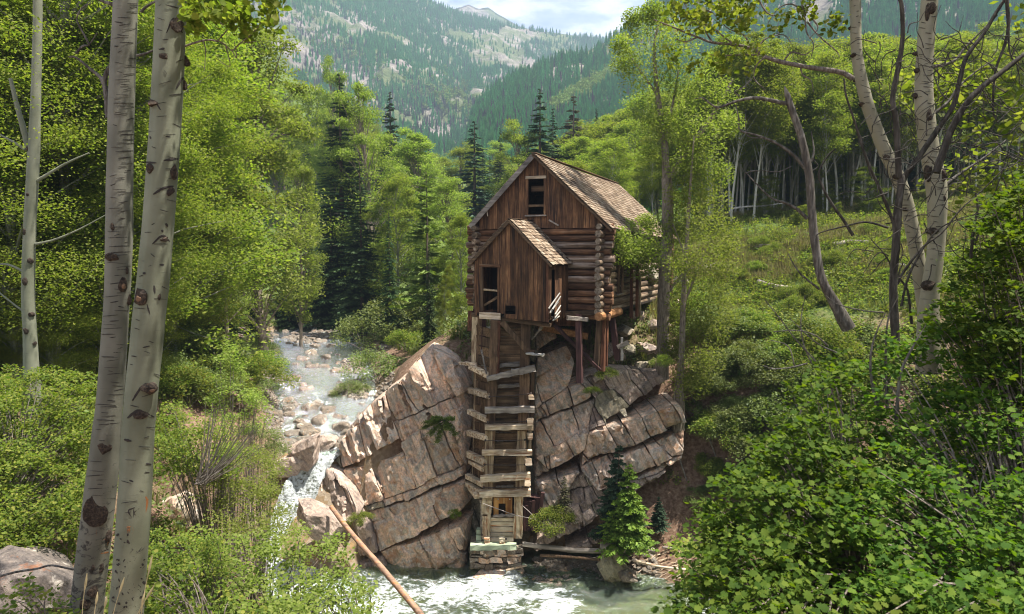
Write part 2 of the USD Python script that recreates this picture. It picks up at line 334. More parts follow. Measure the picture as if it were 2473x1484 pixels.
MAT["pale_beam"] = wood_mat("pale_beam", [(0.149, 0.103, 0.069), (0.460, 0.356, 0.241), (0.690, 0.586, 0.448), (0.782, 0.713, 0.621)], "x", 13, stain=(0.16, 0.075, 0.035), var=0.2)
MAT["cream_post"] = wood_mat("cream_weathered_post", [(0.16, 0.11, 0.07), (0.50, 0.40, 0.27), (0.70, 0.60, 0.44), (0.76, 0.70, 0.58)], "z", 13, stain=(0.30, 0.13, 0.05), var=0.12)
MAT["cream_beam"] = wood_mat("cream_weathered_beam", [(0.16, 0.11, 0.07), (0.50, 0.40, 0.28), (0.70, 0.61, 0.47), (0.76, 0.71, 0.62)], "x", 13, stain=(0.28, 0.12, 0.05), var=0.12)
MAT["pale_post"] = wood_mat("pale_post", [(0.115, 0.081, 0.052), (0.414, 0.310, 0.196), (0.667, 0.540, 0.368), (0.759, 0.667, 0.529)], "z", 13, stain=(0.13, 0.06, 0.03), var=0.2)
MAT["brown_post"] = wood_mat("brown_post", [(0.046, 0.028, 0.017), (0.132, 0.082, 0.048), (0.275, 0.183, 0.112)], "z", 13, var=0.25)
MAT["back_board"] = wood_mat("shaft_board", [(0.047, 0.030, 0.017), (0.140, 0.088, 0.049), (0.292, 0.198, 0.116)], "x", 14, var=0.35)
MAT["dark_box"] = wood_mat("maroon_board", [(0.025, 0.013, 0.013), (0.075, 0.036, 0.034), (0.13, 0.07, 0.062)], "z", 14, var=0.2)
MAT["rusty_plate"] = wood_mat("rusty_plate", [(0.22, 0.075, 0.02), (0.50, 0.25, 0.08), (0.62, 0.42, 0.19)], "z", 7, var=0.1)
MAT["rust_white"] = wood_mat("rust_streaked_board", [(0.42, 0.36, 0.24), (0.66, 0.60, 0.47), (0.72, 0.66, 0.54)], "x", 9, stain=(0.42, 0.15, 0.035), var=0.08)
MAT["green_beam"] = wood_mat("green_painted_beam", [(0.27, 0.33, 0.22), (0.40, 0.48, 0.35), (0.47, 0.54, 0.42)], "x", 6, var=0.1)
MAT["shingle"] = wood_mat("roof_shingle", [(0.214, 0.163, 0.125), (0.474, 0.418, 0.353), (0.653, 0.640, 0.588)], "x", 10, var=0.35)
MAT["fascia"] = wood_mat("grey_fascia", [(0.10, 0.088, 0.078), (0.21, 0.185, 0.165), (0.31, 0.28, 0.26)], "x", 14, var=0.1)
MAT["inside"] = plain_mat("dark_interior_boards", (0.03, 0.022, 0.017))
MAT["white_wood"] = plain_mat("bleached_wood", (0.40, 0.375, 0.335), var=0.25)
MAT["iron"] = plain_mat("dark_iron", (0.06, 0.045, 0.04), 0.6, 0.3)
MAT["cable"] = plain_mat("grey_cable", (0.36, 0.31, 0.28), 0.5, 0.2)
ROCKC = [(0.288, 0.223, 0.172), (0.601, 0.389, 0.277), (0.373, 0.334, 0.282), (0.722, 0.501, 0.367), (0.505, 0.445, 0.392), (0.578, 0.385, 0.262), (0.432, 0.368, 0.272)]
MAT["rock"] = rock_mat("cliff_rock", ROCKC)
MAT["rock_grey"] = rock_mat("grey_boulder", [(0.253, 0.202, 0.176), (0.437, 0.336, 0.275), (0.529, 0.437, 0.374)], 1.6, rustat=0.68)
MAT["rock_olive"] = rock_mat("olive_rock", [(0.19, 0.17, 0.12), (0.30, 0.27, 0.20), (0.42, 0.35, 0.26)], 1.2, rustat=0.62)
MAT["stone"] = rock_mat("river_stone", [(0.123, 0.097, 0.072), (0.199, 0.165, 0.130), (0.236, 0.223, 0.198)], 2.5, rust=(0.40, 0.21, 0.08), rustat=0.58)
# ---------------------------------------------------------------- the lie of the land
_cp = [(0, 0, 11), (-5, 0, 10.8), (5, 0, 11.2), (0, 4, 9.8), (0, 6, 8.6), (0, 10, 5.6), (0, 14, 2.6), (0, 17, .4), (0, 19, -.8), (-40, 0, 16), (40, 0, 17), (0, -6, 12), (-90, 0, 40), (90, 0, 40),
       (-3, 6, 8.3), (-4, 10, 6.3), (-4, 15, 2.8), (-6, 7, 8.4), (-8, 8, 8.4), (-9, 12, 8.0), (-10, 16, 8.2), (-14, 16, 9.3), (-20, 20, 11), (-8, 18, 4.6), (-7, 14, 5.2), (-9.8, 22, 4.2), (-10.8, 26, 4.6),
       (-11.2, 28, 4.9), (-12.2, 32, 5.1), (-13.5, 38, 5.4), (-17.5, 45, 5.8), (-21, 55, 6.2), (-15, 30, 7.2), (-19, 30, 9.5), (-25, 45, 9), (-30, 38, 12), (-40, 60, 17), (-60, 80, 32), (-60, 40, 28), (-16.5, 38, 7.5),
       (-4, 30, 7.9), (-5.6, 31, 6.6), (-4.5, 35, 6.8), (-2, 38, 8.2), (0, 32, 9.6), (5, 32, 9.7), (5, 37, 10), (-5, 45, 6.6), (-7, 55, 6.4), (0, 70, 8), (0, 100, 11), (-30, 100, 14), (-60, 120, 36), (20, 60, 15),
       (8, 40, 11.8), (13, 45, 13.9), (22, 45, 14.5), (30, 45, 15.6), (11, 35, 9.8), (8.2, 31, 8.4), (7.2, 28.6, 6.2), (9, 28, 6.4), (12, 30, 8.2), (7.6, 26.5, 1.7), (6.8, 25.4, .7), (5.2, 25.6, .38), (6.6, 24.3, .4), (5.4, 26.4, .9), (10, 25, 2.6), (13, 24, 5.5), (16, 24, 8),
       (4, 6, 8.6), (7, 6, 9.3), (10, 8, 9.5), (10, 12, 6.8), (8, 16, 2.6), (8.5, 20, 1.0), (14, 16, 7), (20, 20, 10), (35, 30, 16.5), (60, 45, 27), (40, 80, 18.5), (80, 90, 36), (30, 110, 19), (0, 150, 17), (60, 150, 30), (-60, 180, 50),
       (0, 220, 26), (100, 220, 42), (-110, 220, 90), (-150, 100, 70), (150, 100, 60)]
_cp = np.array(_cp, float)
_rbf = RBFInterpolator(_cp[:, :2] / 20, _cp[:, 2], kernel="thin_plate_spline", smoothing=0.002)
RIVER = np.array([(-7.6, 28.0, 4.0, 1.3), (-8.4, 31, 4.2, 1.8), (-9.8, 36, 4.4, 2.2), (-12.3, 43, 4.7, 2.9), (-15.4, 52, 5.0, 3.5), (-16.8, 60, 5.25, 4.0), (-11, 70, 5.8, 4.5), (-2, 80, 6.4, 4.5), (6, 95, 7.5, 4)])
_rv = smooth_path(RIVER, 160)
_rvt = cKDTree(_rv[:, :2])
POOL = Polygon([(-14, 19), (-10.2, 23.5), (-9.6, 26.8), (-7.2, 27.6), (-6.2, 26.6), (-3, 27.4), (3, 27.4), (4.0, 26.5), (4.5, 25.1), (6.3, 23.6), (7.8, 21), (12, 14), (6, 14.8), (0, 16.7), (-6, 17.8)])
POOLB = Polygon([(-6.8, 27.2), (-3, 27.9), (3, 27.9), (6.6, 26.8), (7.5, 24), (7, 16), (-6.5, 18)])
_pe = np.array(POOL.exterior.segmentize(0.3).coords)[:, :2]; _pet = cKDTree(_pe)

def sstep(a, b, x):
    t = np.clip((x - a) / (b - a), 0, 1); return t * t * (3 - 2 * t)

def H(x, y, detail=True):
    x, y = np.broadcast_arrays(np.asarray(x, float), np.asarray(y, float)); sh = x.shape
    x, y = x.ravel(), y.ravel(); q = np.stack([x, y], 1)
    z = _rbf(np.clip(q, [-160, -8], [160, 230]) / 20)
    if detail:
        w = np.clip((np.hypot(x, y)) / 60, 0.12, 3)
        z = z + w * 0.8 * (meshkit.fbm(np.stack([x * .12, y * .12, 0 * x], 1), 4, 3) - .5) + 0.35 * (meshkit.fbm(np.stack([x * .9, y * .9, 0 * x], 1), 3, 5) - .5)
    d, i = _rvt.query(q); r = _rv[i]
    bank = sstep(r[:, 3] - 0.4, r[:, 3] + 1.6, d)
    bed = r[:, 2] - 0.4 + 0.25 * (meshkit.fbm(np.stack([x * .8, y * .8, 0 * x], 1), 3, 9) - .5)
    z = np.where((y > 27.2) & (d < r[:, 3] + 1.8), bed * (1 - bank) + np.maximum(z, bed + .25) * bank, z)
    ins = contains_xy(POOL, x, y); dp = _pet.query(q)[0]
    k = np.where(ins, 1.0, 1 - sstep(0.0, 0.8, dp))
    pz = -0.55 + 0.5 * (meshkit.fbm(np.stack([x * .7, y * .7, 0 * x], 1), 3, 11) - .5)
    up = np.clip((-x - 5.6) * 0.7, 0, 1) * np.clip((y - 24.6) / 2.6, 0, 1)     # the ramp under the falls
    pz = pz + up * 3.4
    z = z * (1 - k) + np.minimum(z, pz) * k
    return z.reshape(sh)

def ground(x, y): return float(H(np.array([x]), np.array([y]))[0])

def axis_steps(lo, hi, c0, c1, fine, far):
    a = np.arange(c0, c1 + fine / 2, fine); out = [a]
    for end, s in ((hi, 1), (lo, -1)):
        p = c1 if s > 0 else c0; st = fine; L = []
        while (p - end) * s < 0:
            st = min(st * 1.09, far); p += s * st; L.append(p)
        out.append(np.array(L))
    return np.sort(np.concatenate(out))

gx = axis_steps(-2250, 2250, -24, 26, 0.30, 140); gy = axis_steps(-60, 1950, 0, 62, 0.30, 140)
GX, GY = np.meshgrid(gx, gy); GZ = H(GX, GY)
nx, ny = len(gx), len(gy)
_i, _j = np.meshgrid(np.arange(nx - 1), np.arange(ny - 1)); _a = (_j * nx + _i).ravel()
GF = np.stack([_a, _a + 1, _a + nx + 1, _a + nx], 1)
MAT["ground"] = M("forest_ground", {
    "g": ("geometry", {}), "n1": ("noise_texture", {"scale": 0.35, "detail": 5.0, "roughness": 0.62}), "n2": ("noise_texture", {"scale": 7.0, "detail": 6.0, "roughness": 0.7}),
    "soil": ("rgb_ramp", {"ramp": [(0.3, (0.085, 0.05, 0.032)), (0.5, (0.19, 0.12, 0.082)), (0.72, (0.34, 0.245, 0.18))]}), "grass": ("rgb_ramp", {"ramp": [(0.3, (0.04, 0.07, 0.015)), (0.7, (0.13, 0.17, 0.05))]}),
    "at": ("attribute", {"attribute": "grass"}), "ad": ("math", {"math_type": "add"}), "k": ("map_range", {"from_min": 0.75, "from_max": 1.1, "clamp": True}), "m": ("mix", {}),
    "n3": ("noise_texture", {"scale": 3.0, "detail": 8.0, "roughness": 0.75}), "bd": ("attribute", {"attribute": "bed"}), "peb": ("voronoi_texture", {"scale": 5.0, "randomness": 1.0}), "pr": ("rgb_ramp", {"ramp": [(0.1, (0.34, 0.28, 0.21)), (0.5, (0.22, 0.165, 0.11)), (0.9, (0.30, 0.20, 0.10))]}), "pbw": ("rgb_to_bw", {}), "m9": ("mix", {}), "b": ("bump", {"strength": 0.8, "distance": 0.12}), "p": ("principled_bsdf", {"roughness": 0.95, "specular_ior_level": 0.1})},
    [("g.position", "n1.vector"), ("g.position", "n2.vector"), ("g.position", "n3.vector"), ("n2.fac", "soil.fac"), ("n2.fac", "grass.fac"), ("at.fac", "ad.value1"), ("n1.fac", "ad.value2"), ("ad.value", "k.value"),
     ("k.result", "m.fac"), ("soil.color", "m.color1"), ("grass.color", "m.color2"), ("m.color", "m9.color1"), ("g.position", "peb.vector"), ("peb.color", "pbw.color"), ("pbw.val", "pr.fac"), ("pr.color", "m9.color2"), ("bd.fac", "m9.fac"), ("m9.color", "p.base_color"), ("n3.fac", "b.height"), ("b.normal", "p.normal")])

def grassy(x, y):
    """how green the ground is, 0 to 1"""
    mead = np.exp(-(((x - 17) / 13) ** 2 + ((y - 39) / 8.5) ** 2))
    return np.clip(0.25 + 0.75 * mead + 0.5 * sstep(50, 75, y) - 0.7 * np.exp(-(((x - 9) / 3.2) ** 2 + ((y - 26.5) / 3.5) ** 2)) - 0.55 * np.exp(-(((x + 14.5) / 2.5) ** 2 + ((y - 31) / 6) ** 2)), 0, 1)
def bedded(x, y):
    """how stony the bed is, 0 to 1"""
    q = np.stack([x, y], 1); d, i = _rvt.query(q); return np.maximum((1 - sstep(_rv[i][:, 3] + .2, _rv[i][:, 3] + 1.4, d)) * (y > 26.5), contains_xy(POOL.buffer(.5), x, y) * 1.0)
solid("ground", (np.stack([GX, GY, GZ], -1).reshape(-1, 3), GF), MAT["ground"], "forest floor of brown soil and grass falling to the river gorge", "ground", kind="structure", smooth=True, vary={"grass": grassy(GX, GY).ravel(), "bed": bedded(GX.ravel(), GY.ravel())})

# ---------------------------------------------------------------- mountains: built along lines of sight in height only, as one heightfield each
def interp(xs, pts):
    p = np.array(pts, float); return np.interp(xs, p[:, 0], p[:, 1])

def mountain(name, label, skyline, base, pxs, y0, y1, seed, mat, rough=1.0, n=90, back=1.25):
    """slope rising from distance y0 to its skyline at y1(px)"""
    px = np.linspace(*pxs, 230); t = np.concatenate([np.linspace(0, 1, n), [1.06, back]])
    PX, T = np.meshgrid(px, t)
    far = interp(px, y1)[None]; Y = y0 + (far - y0) * T ** 1.15
    e0, e1 = (600 - base) / FOC, (600 - interp(px, skyline)[None]) / FOC
    X = (PX - 1236.5) / FOC * Y
    el = e0 + (e1 - e0) * np.minimum(T, 1) ** 0.9
    Z = EYE[2] + el * Y
    Z = np.where(T > 1, EYE[2] + e1 * far * (1 - (T - 1) * 2.6), Z)
    s = 1 / 180.0
    nz = meshkit.fbm(np.stack([X * s * 1.6, Y * s, 0 * X], -1), 5, seed) - .5
    rid = np.abs(meshkit.fbm(np.stack([X * s * 3.2, Y * s * 1.4, 0 * X], -1), 4, seed + 7) - .5)
    Z = Z + (85 * nz - 110 * (rid - .08)) * rough * np.sin(np.pi * np.clip(T, 0, 1)) ** 0.8 * np.clip(Y / 900, 0, 1.2) + 6 * (meshkit.fbm(np.stack([X * .03, Y * .03, 0 * X], -1), 3, seed + 2) - .5) * (T <= 1)
    V = np.stack([X, Y, Z], -1)
    i, j = np.meshgrid(np.arange(len(px) - 1), np.arange(len(t) - 1)); a = (j * len(px) + i).ravel()
    F = np.stack([a, a + 1, a + len(px) + 1, a + len(px)], 1)
    solid(name, (V.reshape(-1, 3), F), mat, label, "mountain", kind="structure", smooth=True)
    return dict(V=V, PX=PX, T=T)

def hit(px, py, y0=3.0, y1=400.0):
    """where the line of sight meets the ground"""
    Y = np.exp(np.linspace(math.log(y0), math.log(y1), 900)); d = ray(px, py); P = EYE + d * (Y / d[1])[:, None]
    k = np.nonzero(P[:, 2] < H(P[:, 0], P[:, 1]))[0]
    return P[k[0]] if len(k) else P[-1]

MAT["mountain"] = M("mountain_ground", {
    "g": ("geometry", {}), "n1": ("noise_texture", {"scale": 0.012, "detail": 6.0, "roughness": 0.65}), "n2": ("noise_texture", {"scale": 0.09, "detail": 6.0, "roughness": 0.7}),
    "rk": ("rgb_ramp", {"ramp": [(0.3, (0.10, 0.09, 0.085)), (0.5, (0.19, 0.165, 0.145)), (0.7, (0.29, 0.26, 0.235))]}), "gr": ("rgb_ramp", {"ramp": [(0.3, (0.05, 0.075, 0.03)), (0.7, (0.115, 0.13, 0.055))]}),
    "k": ("map_range", {"from_min": 0.42, "from_max": 0.52, "clamp": True}), "m": ("mix", {}), "b": ("bump", {"strength": 1.0, "distance": 5.0}), "p": ("principled_bsdf", {"roughness": 0.95, "specular_ior_level": 0.1})},
    [("g.position", "n1.vector"), ("g.position", "n2.vector"), ("n2.fac", "rk.fac"), ("n2.fac", "gr.fac"), ("n1.fac", "k.value"), ("k.result", "m.fac"), ("rk.color", "m.color1"), ("gr.color", "m.color2"), ("m.color", "p.base_color"),
     ("n2.fac", "b.height"), ("b.normal", "p.normal")])
MT_FAR = mountain("far_peak", "pale bare peak far beyond the saddle of the forested ridge", [(940, 60), (1060, 50), (1106, 42), (1135, 33), (1160, 43), (1180, 40), (1205, 55), (1250, 80), (1400, 130)], 420, (940, 1400), 1300, [(940, 1650), (1400, 1650)], 21, MAT["mountain"], 0.5, 40)
MT_L = mountain("mountain", "tall mountainside with cliffs and conifer forest left of the valley", [(-700, -560), (0, -420), (400, -280), (560, -190), (700, -130), (850, -70), (1010, 0), (1050, 26), (1100, 47), (1150, 62), (1200, 72), (1240, 84), (1300, 92), (1400, 106), (1490, 112), (1560, 160), (1700, 260)],
                 600, (-700, 1700), 150, [(-700, 700), (600, 950), (1010, 1150), (1300, 1250), (1700, 1250)], 5, MAT["mountain"])
MT_R = mountain("mountain", "dark forested spur with a pale green avalanche strip right of the valley", [(1130, 320), (1150, 265), (1191, 225), (1270, 190), (1332, 168), (1400, 142), (1456, 118), (1500, 95), (1550, 50), (1600, 0), (1700, -60), (2000, -190), (2500, -330), (3100, -480)],
                 600, (1130, 3100), 130, [(1130, 480), (1500, 560), (1800, 620), (3100, 650)], 9, MAT["mountain"], 0.55)

# far-off conifers: too many to count, one instancer for each slope and kind
def far_conifer(seed, h=13.0, r=2.2, rings=7):
    rng = np.random.default_rng(seed); B = Bag(); k = 9
    for q in range(rings):
        z0 = h * (0.06 + 0.9 * q / rings); z1 = min(h, z0 + h * 0.26); rr = r * (1 - q / rings) ** 0.85 * rng.uniform(.85, 1.1) + 0.12
        a = np.arange(2 * k) * np.pi / k + rng.uniform(0, 6); R = np.where(np.arange(2 * k) % 2, rr * .45, rr * rng.uniform(.75, 1.15, 2 * k))
        V = np.vstack([np.stack([R * np.cos(a), R * np.sin(a), z0 - .22 * R + rng.normal(0, .12, 2 * k)], 1), [[0, 0, z1]]])
        j = np.arange(2 * k); B.add((V, np.stack([j, (j + 1) % (2 * k), np.full(2 * k, 2 * k)], 1)))
    return B.out()

def far_bush(seed, h=9.0, r=3.4):
    rng = np.random.default_rng(seed); n = 90
    d = rnd_unit(rng, n); P = d * np.array([r, r, h * .42]) * rng.uniform(.55, 1, n)[:, None] + [0, 0, h * .55]
    return leaf_quads(P, 1.7, rng, up=.5)

MAT["far_conifer"] = leaf_mat("far_conifer", [(0.053, 0.165, 0.055), (0.088, 0.255, 0.074), (0.129, 0.312, 0.098)], (1, 1, .8), tw=.12, rough=.9, spec=.1)
MAT["far_dead"] = leaf_mat("far_dead_conifer", [(0.067, 0.050, 0.056), (0.106, 0.081, 0.084), (0.084, 0.050, 0.048)], (1, 1, 1), tw=.1, rough=.9, spec=.1)
MAT["far_aspen"] = leaf_mat("far_aspen", [(0.088, 0.150, 0.037), (0.150, 0.225, 0.062), (0.200, 0.263, 0.088)], (1, 1, .6), tw=.3, rough=.8, spec=.1)

def scatter(name, label, cat, protos, mats, P, scale, seed, kind="stuff", tilt=0.0, parent=None):
    """a PointInstancer: one object that nobody could count"""
    rng = np.random.default_rng(seed); root = "/World" if parent is None else path_of(parent)
    pi = UsdGeom.PointInstancer.Define(stage, root + "/" + numbered(root, name)); pp = str(pi.GetPath())
    for q, (VF, m) in enumerate(zip(protos, mats)):
        mesh(pp + f"/kind_{q}", VF, m); pi.CreatePrototypesRel().AddTarget(pp + f"/kind_{q}")
    n = len(P)
    pi.CreateProtoIndicesAttr(Vt.IntArray.FromNumpy(rng.integers(0, len(protos), n).astype(np.int32)))
    pi.CreatePositionsAttr(Vt.Vec3fArray.FromNumpy(np.asarray(P, np.float32)))
    sc = np.asarray(scale, np.float32)
    if sc.ndim == 1: sc = sc[:, None]
    pi.CreateScalesAttr(Vt.Vec3fArray.FromNumpy(np.ascontiguousarray(np.broadcast_to(sc, (n, 3)), dtype=np.float32)))
    a = rng.uniform(0, 2 * np.pi, n); tx = rng.normal(0, tilt, n); ty = rng.normal(0, tilt, n)
    q = np.stack([np.cos(a / 2), tx * .5 * np.cos(a / 2), ty * .5 * np.cos(a / 2), np.sin(a / 2)], 1); q /= np.linalg.norm(q, axis=1, keepdims=True)
    pi.CreateOrientationsAttr(Vt.QuathArray([Gf.Quath(*map(float, r)) for r in q]))
    tag(pi.GetPrim(), label, cat, kind=kind)
    return pi.GetPrim()

def on_mountain(mt, n, rng):
    """n random points on the slope, with the column and rise they stand at"""
    V, PX, T = mt["V"], mt["PX"], mt["T"]; rows, cols = V.shape[:2]
    w = np.linalg.norm(np.cross(V[1:, :-1] - V[:-1, :-1], V[:-1, 1:] - V[:-1, :-1]), axis=-1)[: rows - 3].ravel(); w = w / w.sum()
    i = rng.choice(len(w), n, p=w); r, c = i // (cols - 1), i % (cols - 1); u, v = rng.random((2, n, 1))
    L = lambda A: (A[r, c] * (1 - u) + A[r, c + 1] * u) * (1 - v) + (A[r + 1, c] * (1 - u) + A[r + 1, c + 1] * u) * v
    P = L(V); px = L(PX[..., None])[:, 0]; t = L(T[..., None])[:, 0]
    py = 742 - FOC * ((P - EYE) @ _UP) / ((P - EYE) @ _FW)
    return P, px, py, t

def blob(px, py, cx, cy, rx, ry, rot=0.0):
    c, s = math.cos(rot), math.sin(rot); a, b = px - cx, py - cy
    return np.exp(-(((a * c + b * s) / rx) ** 2 + ((-a * s + b * c) / ry) ** 2))

_cf = [far_conifer(s) for s in range(4)]; _dc = [far_conifer(s, 12, 1.3) for s in (11, 12)]; _fb = [far_bush(s) for s in (21, 22)]
rng = np.random.default_rng(77)
P, px, py, t = on_mountain(MT_L, 125000, rng)
nz = meshkit.fbm(np.stack([P[:, 0] * .012, P[:, 1] * .005, P[:, 2] * .012], 1), 5, 31)
bare = (blob(px, py, 850, 35, 110, 24, .35) + blob(px, py, 1080, 150, 70, 60) + .9 * blob(px, py, 1225, 195, 95, 32, -.45) + .8 * blob(px, py, 1180, 120, 100, 32, .3) + .8 * blob(px, py, 1280, 85, 90, 12, .12) + .9 * blob(px, py, 650, 120, 70, 50, .5) + .5 * blob(px, py, 760, 130, 90, 20, .5)
        + .6 * blob(px, py, 1010, 175, 50, 30) + .5 * blob(px, py, 900, 80, 60, 20))
dens = np.clip(1.55 * sstep(.32, .58, nz) + .35 - 1.3 * bare, 0.03, 1) * np.clip(1.1 - .25 * t, 0, 1)
keep = rng.random(len(P)) < dens * .62
bare = np.clip(bare, 0, 1.2); deadp = .75 * np.clip(1.1 * blob(px, py, 660, 190, 160, 90) + .7 * blob(px, py, 560, 60, 150, 120) + .8 * blob(px, py, 1000, 290, 200, 45) + .12, 0, .85)
aspp = np.clip(.9 * blob(px, py, 1110, 240, 130, 28, .2) + .6 * blob(px, py, 760, 85, 120, 22, .4) + .7 * blob(px, py, 1150, 260, 90, 18), 0, .8)
u = rng.random(len(P)); dd = keep & (u < deadp); aa = keep & ~dd & (rng.random(len(P)) < aspp); cc = keep & ~dd & ~aa
sz = lambda m, a=.36, b=.85: rng.uniform(a, b, m.sum())
scatter("conifer_forest", "dark conifer forest covering the mountainside left of the valley", "forest", _cf, [MAT["far_conifer"]] * 4, P[cc], sz(cc), 1)
scatter("dead_conifer_forest", "grey and reddish dead conifers in a band low on the left mountainside", "forest", _dc, [MAT["far_dead"]] * 2, P[dd], sz(dd), 2)
scatter("aspen_thicket", "light green broadleaf patches between conifers on the left mountainside", "forest", _fb, [MAT["far_aspen"]] * 2, P[aa], sz(aa, .4, .8), 3)
P, px, py, t = on_mountain(MT_R, 70000, rng)
strip = np.clip(2.0 * np.exp(-((py - (272 - (px - 1335) * .62)) / 17) ** 2) * sstep(1310, 1350, px) * (1 - sstep(1530, 1600, px)), 0, 1)
nz = meshkit.fbm(np.stack([P[:, 0] * .012, P[:, 1] * .006, P[:, 2] * .012], 1), 4, 41)
gap = 1.2 * blob(px, py, 1955, 55, 60, 30, -.9)
keep = rng.random(len(P)) < np.clip(np.clip(.35 + sstep(.3, .6, nz) - gap, 0, 1) * .6 + .5 * strip, 0, 1)
aa = keep & (rng.random(len(P)) < strip); dd = keep & ~aa & (rng.random(len(P)) < .10 + .3 * blob(px, py, 1300, 280, 150, 60)); cc = keep & ~aa & ~dd
scatter("conifer_forest", "dark conifer forest covering the spur right of the valley", "forest", _cf, [MAT["far_conifer"]] * 4, P[cc], sz(cc, .36, .8), 4)
scatter("dead_conifer_forest", "scattered grey dead conifers on the spur right of the valley", "forest", _dc, [MAT["far_dead"]] * 2, P[dd], sz(dd, .35, .75), 5)
scatter("aspen_thicket", "bright green avalanche strip of aspen slanting down the right spur", "forest", _fb, [MAT["far_aspen"]] * 2, P[aa], sz(aa, .35, .7), 6)

# ---------------------------------------------------------------- water
def water_mat(name, tint, foam_at=0.5, scale=3.0, flow=(1, 1, 1)):
    return M(name, {
        "g": ("geometry", {}), "mp": ("mapping", {"scale": flow}), "n": ("noise_texture", {"scale": scale, "detail": 6.0, "roughness": 0.65, "distortion": 1.2}), "n2": ("noise_texture", {"scale": scale * 4, "detail": 4.0, "roughness": 0.6}),
        "at": ("attribute", {"attribute": "foam"}), "ad": ("math", {"math_type": "add"}), "k": ("map_range", {"from_min": 0.93, "from_max": 1.16, "clamp": True}), "n2s": ("map_range", {"from_min": 0.3, "from_max": 0.7, "to_min": -0.2, "to_max": 0.2}), "ad2": ("math", {"math_type": "add"}),
        "bh": ("math", {"math_type": "add"}), "b": ("bump", {"strength": 0.9, "distance": 0.14}), "fr": ("fresnel", {"IOR": 1.33}),
        "tr": ("transparent_bsdf", {"color": tint}), "df": ("diffuse_bsdf", {"color": (0.13, 0.18, 0.125)}), "body": ("mix_closure", {"fac": 0.22}), "gl": ("glossy_bsdf", {"roughness": 0.12, "color": (1, 1, 1)}), "wt": ("mix_closure", {}),
        "fm": ("principled_bsdf", {"base_color": (0.56, 0.60, 0.61), "roughness": 0.6, "specular_ior_level": 0.2}), "m": ("mix_closure", {})},
        [("g.position", "mp.vector"), ("mp.vector", "n.vector"), ("mp.vector", "n2.vector"), ("n.fac", "ad.value1"), ("at.fac", "ad.value2"), ("n2.fac", "n2s.value"), ("ad.value", "ad2.value1"), ("n2s.result", "ad2.value2"), ("ad2.value", "k.value"),
         ("n.fac", "bh.value1"), ("n2.fac", "bh.value2"), ("bh.value", "b.height"), ("b.normal", "gl.normal"), ("b.normal", "fm.normal"), ("b.normal", "fr.normal") if False else ("n.fac", "bh.value1"),
         ("tr.BSDF", "body.closure1"), ("df.BSDF", "body.closure2"), ("fr.fac", "wt.fac"), ("body.closure", "wt.closure1"), ("gl.BSDF", "wt.closure2"), ("k.result", "m.fac"), ("wt.closure", "m.closure1"), ("fm.BSDF", "m.closure2")], surface="m.closure")
MAT["river"] = water_mat("river_water", (0.72, 0.84, 0.74), scale=1.6)
MAT["pool"] = water_mat("pool_water", (0.55, 0.70, 0.45), scale=2.4, flow=(.6, 1.3, 1))
MAT["falls"] = water_mat("falling_water", (0.75, 0.85, 0.85), scale=2.2)
# upper river: a ribbon along the channel
S = smooth_path(RIVER, 220); T2 = np.gradient(S[:, :2], axis=0); T2 /= np.linalg.norm(T2, axis=1, keepdims=True); N2 = np.stack([-T2[:, 1], T2[:, 0]], 1)
c = np.linspace(-1.25, 1.25, 41); XY = S[:, None, :2] + N2[:, None] * (c[None, :, None] * S[:, None, 3:4])
along = np.cumsum(np.r_[0, np.linalg.norm(np.diff(S[:, :2], axis=0), axis=1)])[:, None] + 0 * c[None]
rip = meshkit.fbm(np.stack([XY[..., 0] * 1.4, XY[..., 1] * 1.0, 0 * along], -1), 4, 3)
rap = meshkit.fbm(np.stack([XY[..., 0] * .25, XY[..., 1] * .45, 0 * along], -1), 3, 8)
zz = S[:, None, 2] + 0.22 * (rip - .5)
f_up = np.clip(-0.22 + 0.50 * sstep(.46, .62, rap) + .12 * sstep(.45, .6, rip) + .25 * np.exp(-((along - 0.6) / 1.0) ** 2), -.3, .46)
nr, nc = XY.shape[:2]; i, j = np.meshgrid(np.arange(nc - 1), np.arange(nr - 1)); a = (j * nc + i).ravel(); RF = np.stack([a, a + 1, a + nc + 1, a + nc], 1)
solid("river", (np.concatenate([XY, zz[..., None]], -1).reshape(-1, 3), RF), MAT["river"], "shallow clear river running over stones towards the falls", "river", kind="structure", smooth=True, vary={"foam": f_up.ravel()})
# the falls: a bent sheet
FP = smooth_path(np.array([(-7.7, 28.4, 4.0), (-8.0, 27.6, 3.8), (-8.5, 26.9, 2.9), (-8.75, 26.3, 1.8), (-8.6, 25.6, .75), (-8.0, 24.6, .1), (-7.3, 23.6, -.05)]), 70)
c = np.linspace(-1, 1, 31); wd = np.interp(np.arange(70), [0, 12, 35, 55, 69], [1.2, .75, .8, 1.2, 1.8])
side = np.array([0.93, 0.36, 0]); V = FP[:, None] + side * (c[None, :, None] * wd[:, None, None])
nn = meshkit.fbm(np.stack([V[..., 0] * 4, V[..., 1] * 1.4, V[..., 2] * 1.4], -1), 4, 17) - .5
V[..., 2] += .35 * nn; V[..., 1] -= .3 * nn
i, j = np.meshgrid(np.arange(30), np.arange(69)); a = (j * 31 + i).ravel(); FF = np.stack([a, a + 1, a + 32, a + 31], 1)
solid("waterfall", (V.reshape(-1, 3), FF), MAT["falls"], "white cascade squeezing past the boulders left of the cliff", "waterfall", kind="structure", smooth=True, vary={"foam": np.full(70 * 31, .62)})
